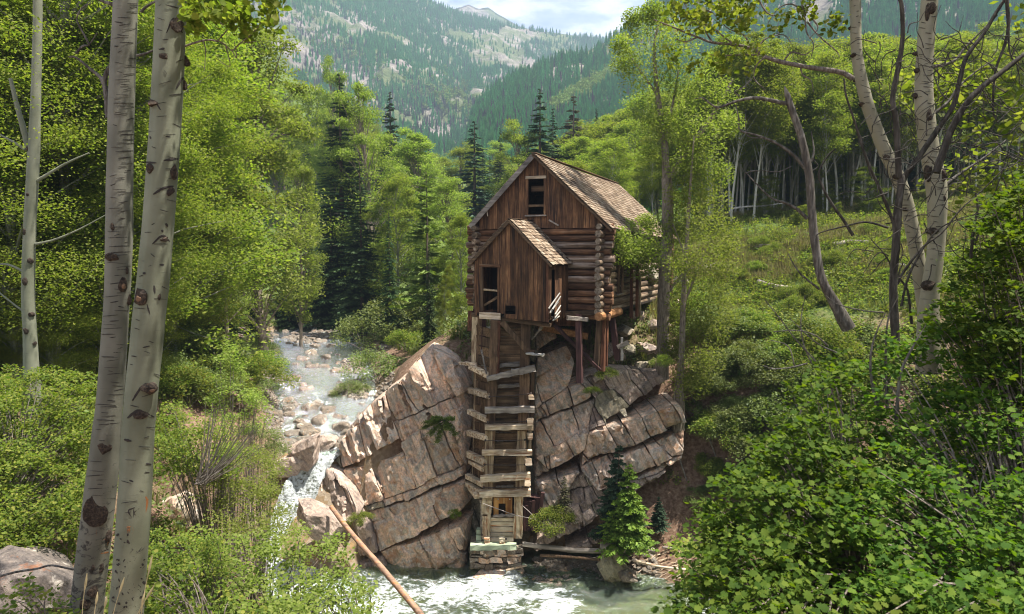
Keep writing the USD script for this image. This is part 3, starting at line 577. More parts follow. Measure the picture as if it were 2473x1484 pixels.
# the pool
gx2 = np.arange(-14, 12.01, 0.12); gy2 = np.arange(13.5, 28.2, 0.12); X2, Y2 = np.meshgrid(gx2, gy2)
n1 = meshkit.fbm(np.stack([X2 * .55, Y2 * .8, 0 * X2], -1), 5, 23); n2 = meshkit.fbm(np.stack([X2 * 1.7, Y2 * 2.4, 0 * X2], -1), 4, 29)
jet = np.exp(-((Y2 - (24.0 - .06 * (X2 + 8))) / 2.3) ** 2) * (1 - sstep(-.5, 6.0, X2))
f_pl = np.clip(.04 + .46 * jet + .34 * sstep(.42, .62, n1) * (1 - sstep(24.8, 26.0, Y2)) , 0, .66) * (1 - .75 * sstep(25.3, 26.2, Y2) * sstep(-7, -4, X2))
Z2 = 0.32 * (n1 - .5) + .16 * (n2 - .5) + .25 * jet * (n2 - .3)
nc = len(gx2); i, j = np.meshgrid(np.arange(nc - 1), np.arange(len(gy2) - 1)); a = (j * nc + i).ravel(); PF = np.stack([a, a + 1, a + nc + 1, a + nc], 1)
solid("plunge_pool", (np.stack([X2, Y2, Z2], -1).reshape(-1, 3), PF), MAT["pool"], "green pool with white foam at the foot of the cliff", "water", kind="structure", smooth=True, vary={"foam": f_pl.ravel()})
# ---------------------------------------------------------------- the cliff: separate beds and blocks of rock
PHI = math.radians(24); CU = np.array([math.cos(PHI), math.sin(PHI)]); CV = np.array([-math.sin(PHI), math.cos(PHI)])
CCEN = np.array([0.0, 4.0])

def face_y(X, Z):
    """depth of the rock face at lateral X and height Z"""
    X, Z = np.asarray(X, float), np.asarray(Z, float)
    y = 25.95 + .22 * Z + .16 * np.maximum(0, -X - 3.2) ** 1.5 * (Z > -9) + .10 * np.maximum(0, X - 4.0) ** 1.6
    y = y + 1.0 * sstep(-2.1, -1.5, X) * (1 - sstep(.75, .95, X))          # the cleft behind the shaft
    y = y + .5 * sstep(7.2, 9.0, Z)
    return y + .5 * (meshkit.fbm(np.stack([X * .35, 0 * X, Z * .35], -1), 3, 51) - .5)

def face_pt(px, py):
    Y = 26.5
    for _ in range(6):
        p = at(px, py, Y); Y = float(face_y(p[0], p[2]))
    return np.array([p[0], p[2]])

_SEED = np.random.default_rng(404)
_fs = _SEED.uniform(-12, 12, (2600, 2)); _ft = _SEED.normal(0, .19, (2600, 2)); _fh = _SEED.uniform(-.07, .07, 2600)
_fst = cKDTree(_fs * [1.0, .42])

def facets(uv, k=1.0):
    """broken surface: small tilted planes, longer along the beds' steep direction"""
    d, i = _fst.query(uv * [1.0, .42] * k)
    return ((uv * k - _fs[i]) * _ft[i]).sum(1) * .55 + _fh[i]

def warp(uv):
    w = np.stack([meshkit.fbm(np.column_stack([uv * .9, np.zeros(len(uv))]), 3, 61), meshkit.fbm(np.column_stack([uv * .9, np.ones(len(uv))]), 3, 67)], 1) - .5
    w2 = np.stack([meshkit.fbm(np.column_stack([uv * 4., np.zeros(len(uv))]), 2, 63), meshkit.fbm(np.column_stack([uv * 4., np.ones(len(uv))]), 2, 69)], 1) - .5
    return uv + .22 * w + .06 * w2

def block(poly, proud, tilt, rng, step=0.085, back=1.6, bevel=0.07, rough=1.0):
    """one block: its outline (u, v), how far it stands out, how it tilts"""
    ring = np.array(poly.exterior.segmentize(step).coords)[:-1]
    if not poly.exterior.is_ccw: ring = ring[::-1]
    inner = poly.buffer(-step * .45)
    x0, y0, x1, y1 = poly.bounds
    g = np.stack(np.meshgrid(np.arange(x0, x1, step), np.arange(y0, y1, step)), -1).reshape(-1, 2) + rng.uniform(-.25, .25, (1, 2)) * step
    g = g + rng.uniform(-.2, .2, g.shape) * step
    g = g[contains_xy(inner, g[:, 0], g[:, 1])] if not inner.is_empty else np.zeros((0, 2))
    uv = np.vstack([ring, g]); n = len(ring)
    tr = Delaunay(uv).simplices; ce = uv[tr].mean(1); tr = tr[contains_xy(poly, ce[:, 0], ce[:, 1])]
    a, b, c = uv[tr[:, 0]], uv[tr[:, 1]], uv[tr[:, 2]]
    neg = np.cross(b - a, c - a) < 0; tr[neg] = tr[neg][:, ::-1]
    ed = cKDTree(ring).query(uv)[0]; ed[:n] = 0
    w = warp(uv); X = CCEN[0] + w[:, 0] * CU[0] + w[:, 1] * CV[0]; Z = CCEN[1] + w[:, 0] * CU[1] + w[:, 1] * CV[1]
    cen = uv.mean(0)
    off = proud + (uv - cen) @ tilt + rough * (facets(w) + .55 * facets(w + 3.1, 2.3)) + rough * .05 * (meshkit.fbm(np.column_stack([w * [2.6, .9], np.full(len(w), cen[0])]), 4, 71) - .5) * 2
    off = off - bevel * (1 - sstep(0, .13, ed)) * (0.5 + meshkit.noise(np.column_stack([w * 3, np.zeros(len(w))]), 5))
    Y = face_y(X, Z) - off
    F3 = np.stack([X, Y, Z], 1)
    B3 = F3[:n].copy(); B3[:, 1] = face_y(B3[:, 0], B3[:, 2]) + back
    V = np.vstack([F3, B3]); j = np.arange(n); j2 = (j + 1) % n; m = len(F3)
    side = np.vstack([np.stack([j2, j, m + j], 1), np.stack([j2, m + j, m + j2], 1)])
    return V, np.vstack([tr, side])

def cut(poly, rng, bed, joint, jit=.3):
    """cells of an outline (u, v) between beds (lines of equal v) and cross joints"""
    x0, y0, x1, y1 = poly.bounds; out = []; v = y0 - rng.uniform(0, bed)
    while v < y1:
        dv = bed * (rng.uniform(.25, .6) if rng.random() < .3 else rng.uniform(.8, 1.7)); u = x0 - rng.uniform(0, joint); sl = rng.normal(0, .08)
        sk0 = rng.normal(0, .45)
        while u < x1:
            du = joint * (rng.uniform(.2, .5) if rng.random() < .3 else rng.uniform(.7, 2.6)); sk1 = rng.normal(0, .45)
            q = Polygon([(u + sk0 * .2, v + sl * (u - x0)), (u + du + sk1 * .2, v + sl * (u + du - x0)), (u + du - sk1 * .2, v + dv + sl * (u + du - x0)), (u - sk0 * .2, v + dv + sl * (u - x0))]).buffer(0)
            q = q.intersection(poly)
            for g in getattr(q, "geoms", [q]):
                if g.geom_type == "Polygon" and g.area > .012: out.append(g)
            u += du; sk0 = sk1
        v += dv
    return out

def uv_of(pts):
    xz = np.array([face_pt(*p) for p in pts]) - CCEN
    return np.stack([xz @ CU, xz @ CV], 1)

cliff = thing("cliff", "tilted pink and grey rock cliff broken into slabs under the mill", "cliff", kind="structure")
rng = np.random.default_rng(12)
# (outline in the photograph, bed thickness, joint spacing, material, roughness)
MASS = [
    ([(1042, 838), (1075, 853), (1102, 872), (1120, 905), (1140, 930), (1142, 1050), (1130, 1115), (1080, 1140), (1005, 1178), (960, 1050), (925, 950), (955, 930), (985, 905), (1010, 872)], 2.6, 1.3, "rock", 1.0, .10),
    ([(925, 950), (960, 1050), (1005, 1178), (880, 1222), (862, 1190), (838, 1140), (815, 1112), (808, 1086), (845, 1032), (880, 987)], 2.4, 1.5, "rock", 1.0, .22),
    ([(880, 1222), (1005, 1178), (1080, 1140), (1130, 1115), (1150, 1130), (1140, 1260), (1130, 1330), (1132, 1380), (1095, 1412), (990, 1412), (940, 1370), (905, 1290)], 1.25, 1.2, "rock", 1.0, .12),
    ([(862, 1190), (880, 1222), (905, 1290), (940, 1370), (990, 1412), (930, 1412), (850, 1330), (800, 1260), (815, 1210)], .6, .55, "rock_grey", 1.0, .30),
    ([(1142, 800), (1300, 785), (1306, 900), (1298, 1100), (1290, 1320), (1130, 1340), (1140, 1120)], 1.6, .8, "rock_olive", .8, .0),
    ([(1296, 795), (1330, 800), (1372, 838), (1392, 880), (1370, 935), (1335, 960), (1290, 985)], 1.5, 1.2, "rock", .8, .30),
    ([(1290, 985), (1335, 960), (1370, 935), (1395, 925), (1440, 965), (1420, 1040), (1400, 1130), (1350, 1215), (1300, 1240), (1284, 1120)], 1.35, .62, "rock", .8, .22),
    ([(1395, 925), (1420, 905), (1480, 892), (1530, 896), (1600, 908), (1625, 930), (1624, 960), (1560, 990), (1490, 1020), (1420, 1040), (1440, 965)], .8, .48, "rock_grey", 1.0, .18),
    ([(1420, 1040), (1490, 1020), (1560, 990), (1624, 960), (1645, 1010), (1650, 1062), (1640, 1105), (1600, 1135), (1520, 1160), (1440, 1180), (1400, 1130)], .9, .55, "rock", 1.1, .12),
    ([(1400, 1130), (1440, 1180), (1520, 1160), (1600, 1135), (1626, 1150), (1570, 1200), (1500, 1260), (1440, 1320), (1290, 1330), (1300, 1240), (1350, 1215)], .5, .42, "rock_grey", .9, .0),
]
nb = 0
for outline, bed, joint, mname, rough, proud in MASS:
    poly = Polygon(uv_of(outline)).buffer(0)
    for q in cut(poly, rng, bed, joint):
        q = q.buffer(-.02)
        for g in getattr(q, "geoms", [q]):
            if g.is_empty or g.area < .02: continue
            mm = mname if rng.random() > .05 else "rock_olive"
            small = g.area < .12
            part(cliff, "rock_block", block(g, proud + rng.uniform(-.16, .16), rng.normal(0, .08, 2), rng, step=.07 if small else .085, rough=rough, bevel=.05), MAT[mm], smooth=20)
            nb += 1
print("rock blocks", nb)

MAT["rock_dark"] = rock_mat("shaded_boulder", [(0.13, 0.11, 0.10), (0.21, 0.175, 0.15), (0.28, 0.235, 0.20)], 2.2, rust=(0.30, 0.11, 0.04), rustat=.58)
def boulder(r, seed, sub=3, cuts=9, rough=.05, span=(.45, .8)):
    """an angular stone: a ball cut by planes, then broken up"""
    rng = np.random.default_rng(seed); m = trimesh.creation.icosphere(sub); V = np.array(m.vertices)
    for n in rnd_unit(rng, cuts):
        d = V @ n; k = rng.uniform(*span); V = V - np.clip(d - k, 0, None)[:, None] * n * .96
    st = V @ rnd_unit(rng, 1)[0]; V = V * (1 + rough * 2 * (meshkit.fbm(V * 2.2 + seed, 4, seed) - .5) + rough * .9 * (meshkit.noise(np.stack([st * 9, 0 * st, 0 * st], 1), seed) - .5))[:, None] + rough * .6 * (meshkit.fbm(V * 7 + seed, 2, seed + 1) - .5)[:, None] * V
    return V * np.asarray(r, float), np.array(m.faces)

def rot(V, rz=0, rx=0, ry=0):
    return V @ trimesh.transformations.euler_matrix(rx, ry, rz)[:3, :3].T

def big_boulder(label, px, py, Y, r, seed, mat="rock_grey", rz=0.0, ry=0.0, rx=0.0, sub=5, cuts=20, rough=.15, name="boulder", group=None):
    c = hit(px, py, 6) if Y is None else at(px, py, Y); V, F = boulder(r, seed, sub, 30, rough, (.42, .62)); V = rot(V * 1.5, rz, rx, ry)
    return solid(name, (V, F), MAT[mat], label, "boulder", smooth=28, loc=None, group=group) if False else _bb(name, V, F, c, mat, label, group)

def _bb(name, V, F, c, mat, label, group):
    p = solid(name, (V + c, F), MAT[mat], label, "boulder", smooth=26, loc=(c[0], c[1], c[2] + V[:, 2].min()), group=group)
    return p
pale = thing("boulder", "big pale broken boulder between the falls and the cliff foot", "boulder")
for q in cut(Polygon(uv_of([(702, 1180), (728, 1130), (770, 1108), (815, 1122), (852, 1150), (884, 1214), (866, 1236), (815, 1252), (760, 1246), (720, 1226)])).buffer(0), rng, 1.5, .8):
    g = q.buffer(-.02)
    if g.geom_type == "Polygon" and g.area > .03: part(pale, "rock_block", block(g, 1.0 + rng.uniform(-.18, .18), np.array([rng.normal(0, .1), -.22]), rng, back=.9, bevel=.09, rough=1.1), MAT["rock_grey"], smooth=32)
big_boulder("smaller pale boulder under the big one, beside the fallen log", 770, 1260, 25.0, (1.1, .9, .7), 4, "rock_grey", ry=.5)
big_boulder("grey slabby boulder parting the river at the head of the falls", 735, 1095, 27.4, (.85, .7, .75), 5, "rock_grey", ry=-.7)
big_boulder("flat grey boulder behind the slabby one, in the river's left side", 775, 1068, 28.6, (.75, .55, .4), 6, "rock_grey", ry=-.4)
big_boulder("dark wet boulder at the left lip of the falls", 690, 1130, 27.2, (.7, .6, .5), 7, "rock_grey")
big_boulder("rounded brown rock standing in the pool below the drift logs", 1475, 1370, 24.9, (.62, .55, .72), 8, "rock_olive", rz=.5)
big_boulder("small orange rock at the water's edge beside the rounded brown rock", 1515, 1392, 24.5, (.38, .35, .3), 9, "stone")
big_boulder("big grey boulder with orange lichen at the lower left corner", 60, 1440, 8.6, (.95, .8, .66), 10, "rock_dark", rz=.2, ry=.25)
big_boulder("reddish slanting boulder behind the twin aspen trunks", 425, 1250, None, (.68, .6, .95), 11, "rock", ry=.55)
# blocky outcrop beside the mill's right corner
rng = np.random.default_rng(5)
OUT = [(1505, 800, 27.2, .55), (1540, 765, 28.2, .6), (1575, 790, 28.0, .5), (1520, 845, 26.9, .5), (1560, 845, 27.2, .6), (1600, 850, 27.6, .55), (1590, 740, 29.5, .5), (1545, 700, 30.5, .55), (1610, 700, 31.0, .6), (1575, 665, 32.0, .6), (1640, 740, 29.5, .45), (1500, 870, 26.7, .4), (1545, 885, 26.8, .45), (1590, 890, 27.0, .4), (1615, 790, 28.4, .4), (1640, 690, 32, .6), (1480, 845, 27.2, .5)]
for k, (px, py, Y, r) in enumerate(OUT):
    c = at(px, py, Y); g = hit(px, py, 25.0); c = g if g[1] < Y + 6 else c; V, F = boulder(np.array([1.15, .8, .8]) * r * rng.uniform(.85, 1.2, 3), 200 + k, 4, 16, .05); V = rot(V, rng.uniform(0, 6), rng.normal(0, .3), rng.normal(0, .3))
    solid("outcrop_rock", (V + c, F), MAT["rock_grey" if k % 3 else "rock_olive"], "broken grey rock in the heap beside the mill's right corner", "rock", "rocks heaped beside the mill", smooth=26, loc=(c[0], c[1], c[2] + V[:, 2].min()))
# stones in and beside the upper river: one kind class for each shape
stone_kinds = []
for k in range(6):
    p = kind_class(f"river_stone_{k}"); r = np.array([1, .8, .55]) * [1, .9 + .05 * k, 1 + .06 * k]
    mesh(path_of(p) + "/stone", boulder(r, 300 + k, 3, 5, .07), MAT["stone"], 40); stone_kinds.append(path_of(p))
rng = np.random.default_rng(8); cnt = 0
for k in range(1500):
    i = rng.integers(4, 150); s = _rv[i]; t2 = _rv[min(i + 1, 159)] - s; nn = np.array([-t2[1], t2[0]]) / (np.hypot(t2[0], t2[1]) + 1e-9)
    u = rng.normal(.1, .75) if rng.random() < .75 else rng.uniform(.7, 1.45)
    x, y = s[:2] + nn * u * s[3]
    if y > 66 or x > -4 or abs(u) > 1.5: continue
    gz = ground(x, y); r = .12 + .5 * rng.random() ** 2.6
    dry = gz > s[2] - .1
    if cnt < 290:
        thing("river_stone", "rounded tan stone lying in or beside the upper river", "stone", (x, y, max(gz, s[2] - .10) + r * .12), rng.uniform(0, 360), r, "stones scattered along the upper river", ref=stone_kinds[rng.integers(6)]); cnt += 1
P = []
for k in range(7000):
    i = rng.integers(2, 150); s = _rv[i]; t2 = _rv[min(i + 1, 159)] - s; nn = np.array([-t2[1], t2[0]]) / (np.hypot(t2[0], t2[1]) + 1e-9)
    u = rng.uniform(.55, 1.6) * (1 if rng.random() < .75 else -1); x, y = s[:2] + nn * u * s[3]
    if y < 62: P.append((x, y))
Q = []
for k in range(5200):
    i = rng.integers(14, 140); s = _rv[i]; t2 = _rv[min(i + 1, 159)] - s; nn = np.array([-t2[1], t2[0]]) / (np.hypot(t2[0], t2[1]) + 1e-9); u = rng.uniform(-1, 1.05); x, y = s[:2] + nn * u * s[3]
    if 35 < y < 62 and meshkit.fbm(np.array([[x * .30, y * .22, 0]]), 3, 88)[0] > .55: Q.append((x, y, s[2] - .05 + .1 * rng.random()))
scatter("gravel", "shoals of brown stones breaking the upper river", "stones", [boulder((1, .85, .6), 330 + k, 2, 5, .1) for k in range(4)], [MAT["stone"]] * 4, np.array(Q), rng.uniform(.08, .30, len(Q)), 12)
Q = np.column_stack([rng.uniform(.9, 5.6, 900), rng.uniform(24.6, 26.6, 900)]); Q = np.column_stack([Q, np.maximum(H(Q[:, 0], Q[:, 1]), -.12 + .12 * (Q[:, 1] - 24.8))])
scatter("gravel", "rusty wet gravel at the cliff foot between the masonry and the drift logs", "gravel", [boulder((1, .85, .6), 340 + k, 2, 5, .1) for k in range(3)], [MAT["stone"]] * 3, Q, rng.uniform(.05, .17, len(Q)), 13)
P = np.array(P); Z = H(P[:, 0], P[:, 1])
scatter("gravel", "grey gravel bar along the river bank", "gravel", [boulder((1, .85, .6), 320 + k, 1, 4, .1) for k in range(3)], [MAT["stone"]] * 3, np.column_stack([P, Z + .02]), rng.uniform(.04, .17, len(P)), 9)
# ---------------------------------------------------------------- the mill
TH = math.radians(26); MA = np.array([math.cos(TH), -math.sin(TH), 0]); MB = np.array([math.sin(TH), math.cos(TH), 0])
MO = at(1145.5, 551, 28.3); MO = np.array([MO[0], MO[1], 10.0])
mill = thing("mill", "abandoned wooden log mill with a shingled gable roof perched on the cliff", "mill", MO, -math.degrees(TH))

def ml(px, py, d=0.0, axis="y"):
    """the point of the mill's own frame seen at a pixel, on its plane y=d (or x=d)"""
    n = MB if axis == "y" else MA; p0 = MO + n * d
    w = onplane(px, py, p0, n) - MO
    return np.array([w @ MA, w @ MB, w[2]])
rng = np.random.default_rng(31)
W = ml(1464, 551)[0]; LEN = 10.5
zb, zg = 0.1, ml(1300, 551)[2]                                # bottom of the logs, bottom of the gable
AP = ml(1288, 371, -.22); ER = ml(1477, 552, -.22); EL = ml(1137, 541, -.22)
SAG = -.26
dz = lambda y: SAG * np.clip(y / LEN, 0, 1) - .05 * np.sin(np.pi * np.clip(y / LEN, 0, 1))
# gable of upright planks
gw = holder(mill, "gable_wall")
wa = np.array([AP[0], AP[2] - .1])
gp = Polygon([(EL[0] + .22, zg), (ER[0] - .33, zg), (wa[0] + .02, wa[1] - .02), (wa[0] - .02, wa[1] - .02)])
gp = Polygon([(0.02, zg), (W - .02, zg), (W - .02, min(zg + .12, wa[1])), (wa[0], wa[1]), (.02, zg + .12)])
w0, w1 = ml(1277, 434), ml(1314.5, 518)
win = sbox(w0[0], w1[2], w1[0], w0[2])
x = .02
while x < W - .03:
    wd = rng.uniform(.16, .27); x1 = min(x + wd, W - .02)
    for g in getattr(d := sbox(x + .004, zg - rng.uniform(0, .05), x1 - .004, 20).intersection(Polygon([(0, zg - .06), (W, zg - .06)] + list(gp.exterior.coords)[2:-1])).difference(win), "geoms", [d]):
        if g.geom_type == "Polygon" and g.area > .005:
            y = rng.uniform(-.006, .01); part(gw, "plank", prism(g, -.035 + y, y), MAT["plank"])
    x = x1
def bar(parent, name, p, q, w, h, m, up=(0, 0, 1), label=None, jit=.004, seg=3, ch=.012):
    return part(parent, name, beam(p, q, w, h, up, ch, rng, jit, seg), MAT[m], label=label)
# window frame of the gable (> sill, mullions)
wf = holder(mill, "gable_window")
for a, b, nm in (((w0[0] - .05, -.06, w1[2] - .1), (w0[0] - .05, -.06, w0[2] + .1), "frame"), ((w1[0] + .05, -.06, w1[2] - .1), (w1[0] + .05, -.06, w0[2] + .1), "frame")):
    bar(wf, nm, a, b, .09, .05, "plank", (0, 1, 0))
bar(wf, "lintel", (w0[0] - .1, -.068, w0[2] + .06), (w1[0] + .1, -.068, w0[2] + .06), .06, .11, "pale_beam"); bar(wf, "sill", (w0[0] - .12, -.07, w1[2] - .05), (w1[0] + .12, -.07, w1[2] - .05), .09, .06, "grey_wood")
bar(wf, "rail", (w0[0], -.01, w1[2] + .34), (w1[0], -.01, w1[2] + .34), .04, .1, "plank_x"); bar(wf, "rail", (w0[0], .25, w0[2] - .35), (w1[0], .25, w0[2] - .35), .05, .22, "plank_x")
part(mill, "loose_board", beam((3.35, -.05, zg + .3), (3.75, -.05, zg + .08), .03, .06), MAT["grey_wood"])
part(mill, "brace", beam((.62, -.06, zg + .72), (.7, -.14, zg + .50), .04, .05), MAT["pale_beam"])
# log walls: front, sides, back; every log a piece
fw = holder(mill, "front_wall"); rw = holder(mill, "right_wall"); lw = holder(mill, "left_wall"); bw = holder(mill, "back_wall")
MAT["log_end"] = M("log_end_rings", {"tc": ("texture_coordinate", {}), "n": ("noise_texture", {"scale": 13.0, "detail": 5.0}), "r": ("rgb_ramp", {"ramp": [(0.3, (0.072, 0.054, 0.040)), (0.5, (0.194, 0.151, 0.112)), (0.7, (0.288, 0.238, 0.184))]}), "p": ("principled_bsdf", {"roughness": 0.9, "specular_ior_level": 0.15})}, [("tc.object", "n.vector"), ("n.fac", "r.fac"), ("r.color", "p.base_color")])
NL = 12; hl = (zg - zb) / NL

def log(p, q, r, sides=12, taper=.06):
    P = smooth_path(np.array([p, np.add(p, q) / 2 + rng.normal(0, .02, 3), q]), 9)
    rr = r * (1 + rng.normal(0, .05, 9)) * np.linspace(1 + taper * rng.choice([-1, 1]), 1, 9)
    return tube(P, rr, sides, rough=.035, rng=rng)
for k in range(NL + 1):
    z = zb + hl * (k + .5)
    if k < NL:
        part(fw, "log", log((-.3 - rng.uniform(0, .15), .13, z), (W + rng.uniform(.1, .35), .13, z), hl * rng.uniform(.44, .53)), MAT["log_pale" if k in (4, 6, 7, 9) or rng.random() < .12 else "log_x"], 60)
        part(bw, "log", log((-.2, LEN - .2, z), (W + .2, LEN - .2, z), hl * .515), MAT["log_x"], 60)
    z = zb + hl * k
    rr = hl * (rng.uniform(.48, .57) if k < 6 else rng.uniform(.38, .48))
    part(lw, "log", log((.16, -.18 - rng.uniform(0, .2), z), (.16, LEN + .1, z), hl * .52), MAT["log_y"], 60)
    if k > 0 or True:
        y0 = -.30 - rng.uniform(0, .16)
        x = W - .17
        c_ = trimesh.creation.cylinder(rr * .9, .02, sections=14); c_.apply_transform(trimesh.transformations.rotation_matrix(np.pi / 2, [1, 0, 0])); c_.apply_translation((x, y0 - .008, z)); part(rw, "log_end", c_, MAT["log_end"])
        if 3 <= k <= 7:                                            # the side window interrupts these logs
            part(rw, "log", log((x, y0, z), (x, 1.62, z), rr), MAT["log_y"], 60)
            part(rw, "log", log((x, 2.05, z), (x, LEN + .1, z), rr), MAT["log_y"], 60)
        else:
            part(rw, "log", log((x, y0, z), (x, LEN + .1, z), rr), MAT["log_y"], 60)
swf = holder(mill, "side_window")
for y in (1.6, 2.08): bar(swf, "frame", (W + .02, y, zb + hl * 2.2), (W + .02, y, zb + hl * 8.2), .09, .1, "brown_post", (0, 1, 0))
bar(swf, "sill", (W + .03, 1.5, zb + hl * 2.1), (W + .03, 2.2, zb + hl * 2.1), .1, .07, "grey_wood")
part(mill, "sill_log", log((W - .12, -.42, zb - .16), (W + .06, 1.55, zb - .12), .165, 16), MAT["orange_log"], 60, label="bright orange squared-end log under the right wall")
for y, zt, m in ((2.75, zb + 2.3, "red_post"), (3.6, zb + 1.9, "red_post"), (3.95, zb + 1.2, "pale_post")):
    part(mill, "wall_post", beam((W + .22, y, zb - .5), (W + .22, y, zt), .12, .12, (0, 1, 0), .015, rng, .005, 4), MAT[m])
# dark inside, floor and roof underside
B = Bag()
for a, b in (((.32, .3, zb), (.36, LEN - .4, zg + .1)), ((W - .36, .3, zb), (W - .32, LEN - .4, zg + .1)), ((.32, LEN - .45, zb), (W - .32, LEN - .4, zg + .3)), ((1.9, LEN - .45, zg + .3), (3.6, LEN - .4, zg + 1.6)), ((.05, .05, zb - .12), (W - .05, LEN - .05, zb - .04)), ((1.7, 2.4, zg - 1), (3.9, 2.44, zg + 1.45))):
    B.add(trimesh.creation.box(bounds=[a, b]))
part(mill, "interior_lining", B.out(), MAT["inside"])
part(mill, "floor_beam", log((-.1, .12, zb - .22), (W + .15, .12, zb - .2), .14), MAT["red_post"] if False else MAT["log_x"], 60)
# the main roof: deck, shingles, fascia
def roof(parent, ap, er, el, y0, y1, sagf, courses, wmin, wmax, keep, sides, rng):
    """decks and shingles of a gable roof; ap, er, el: (x, z) of apex and eaves"""
    made = 0; rest = Bag()
    for s, e in sides:
        d = np.array([e[0] - ap[0], e[1] - ap[1]]); Ls = np.linalg.norm(d); d /= Ls; nrm = np.array([-d[1], d[0]]); nrm *= np.sign(nrm[1])
        q = []
        for y in np.linspace(y0, y1, 9):
            for t, h in ((0.02, -.05), (Ls, -.05), (Ls, -.012), (0.02, -.012)):
                q.append([ap[0] + d[0] * t + nrm[0] * h, y, ap[1] + d[1] * t + nrm[1] * h + sagf(y)])
        q = np.array(q); F = []
        for k in range(8):
            for j in range(4):
                a, b = k * 4 + j, k * 4 + (j + 1) % 4; F += [[a, b, b + 4], [a, b + 4, a + 4]]
        F += [[0, 1, 2], [0, 2, 3], [32, 34, 33], [32, 35, 34]]
        part(parent, "roof_deck", (q, np.array(F)), MAT["plank_x"])
        ex = Ls / courses
        for k in range(courses):
            t1 = Ls - k * ex + .03; t0 = t1 - ex * 1.75; y = y0 - rng.uniform(0, .04)
            while y < y1:
                w = rng.uniform(wmin, wmax); yb = min(y + w, y1 + .03)
                lift = rng.uniform(0, .012); jag = rng.normal(0, .012); th = rng.uniform(.012, .022); t0c = max(t0, .0)
                P = []
                for (t, h) in ((t1 + jag, .030 + lift), (t0c, .006)):
                    for yy in (y + .004, yb - .004):
                        for hh in (h, h + (th if t == t1 + jag else .006)):
                            P.append([ap[0] + d[0] * t + nrm[0] * hh, yy, ap[1] + d[1] * t + nrm[1] * hh + sagf(yy)])
                P = np.array(P); F = np.array([[0, 1, 3], [0, 3, 2], [1, 5, 7], [1, 7, 3], [0, 4, 5], [0, 5, 1], [2, 3, 7], [2, 7, 6], [0, 2, 6], [0, 6, 4]])
                if s > 0: pass
                if s > 0 and y < keep and made < 150: part(parent, "shingle", (P, F), MAT["shingle"]); made += 1
                else: rest.add((P, F))
                y = yb
    p = part(parent, "shingles", rest.out(), MAT["shingle_all"]); tag(p, kind="stuff")
def shingle_mat(name, src):
    return M(name, {
    "g": ("attribute", {"attribute": "piece"}), "oi": ("object_info", {}), "r": ("rgb_ramp", {"ramp": [(0.0, (0.092, 0.061, 0.041)), (0.35, (0.227, 0.163, 0.111)), (0.7, (0.306, 0.234, 0.163)), (1.0, (0.380, 0.310, 0.234))]}), "tc": ("texture_coordinate", {}), "mp": ("mapping", {"scale": (.2, 9, .2)}), "n": ("noise_texture", {"scale": 6.0, "detail": 5.0}),
    "r2": ("rgb_ramp", {"ramp": [(0.3, (0.55, 0.55, 0.55)), (0.7, (1.2, 1.2, 1.2))]}), "m": ("mix", {"mix_type": "multiply", "fac": 1.0}), "p": ("principled_bsdf", {"roughness": 0.9, "specular_ior_level": 0.12})},
    [(src, "r.fac"), ("tc.object", "mp.vector"), ("mp.vector", "n.vector"), ("n.fac", "r2.fac"), ("r.color", "m.color1"), ("r2.color", "m.color2"), ("m.color", "p.base_color")])
MAT["shingle_all"] = shingle_mat("roof_shingles_far", "g.fac"); ISLANDS.add("/World/Looks/roof_shingles_far"); MAT["shingle"] = shingle_mat("roof_shingle_single", "oi.random")
rf = holder(mill, "roof")
roof(rf, (AP[0], AP[2]), (ER[0], ER[2]), (EL[0], EL[2]), -.24, LEN + .1, dz, 25, .12, .26, 1.6, ((1, (ER[0], ER[2])), (-1, (EL[0], EL[2]))), rng)
bar(mill, "fascia", (EL[0] - .02, -.26, EL[2] - .14), (AP[0] - .02, -.26, AP[2] - .12), .04, .2, "fascia", label="grey weathered board along the left rake")
bar(mill, "fascia", (AP[0] + .02, -.22, AP[2] - .1), (ER[0], -.22, ER[2] - .09), .03, .09, "plank_x")
part(mill, "ridge_board", beam((AP[0], -.25, AP[2] + .03), (AP[0], LEN + .1, AP[2] + .03 + SAG), .2, .03), MAT["plank_x"])
part(mill, "wall_plate", log((-.35, .1, zg + .06), (W + .25, .1, zg + .02), .10), MAT["log_x"], 60)
part(mill, "purlin_end", log((.1, -.2, EL[2] - .22), (.1, 1.0, EL[2] - .22), .11), MAT["log_y"], 60)
# ---- the porch over the shaft
PD = 1.9
p0, p1 = ml(1147, 700, -PD), ml(1326, 780, -PD); PL, PR = p0[0], p1[0]
pbz = p1[2] + .02
pa = ml(1230, 529, -PD - .12); pe = ml(1333, 640, -PD - .12); pl = ml(1131, 637, -PD - .12)
po = holder(mill, "porch_front"); ps = holder(mill, "porch_side"); pr = holder(mill, "porch_roof"); pd = holder(mill, "porch_door")
d0, d1 = ml(1168, 646, -PD), ml(1202, 755, -PD); h0, h1 = ml(1221, 738, -PD), ml(1246, 759.5, -PD)
door, hole = sbox(d0[0], d1[2], d1[0], d0[2]), sbox(h0[0], h1[2], h1[0], h0[2])
zl = ml(1150, 755, -PD)[2]
pg = Polygon([(PL, zl), (d1[0] + .3, zl), (d1[0] + .3, pbz + .08), (PR, pbz), (PR, pe[2] + .12), (pa[0], pa[2] - .08), (PL, pl[2] + .12)])
x = PL
while x < PR - .01:
    wd = rng.uniform(.13, .22); x1 = min(x + wd, PR)
    d = sbox(x + .004, pbz - .2, x1 - .004, 20).intersection(pg).difference(door).difference(hole)
    for g in getattr(d, "geoms", [d]):
        if g.geom_type == "Polygon" and g.area > .004:
            y = -PD + rng.uniform(-.008, .01); part(po, "plank", prism(g, y - .03, y), MAT["plank"])
    x = x1
y = -PD + .03
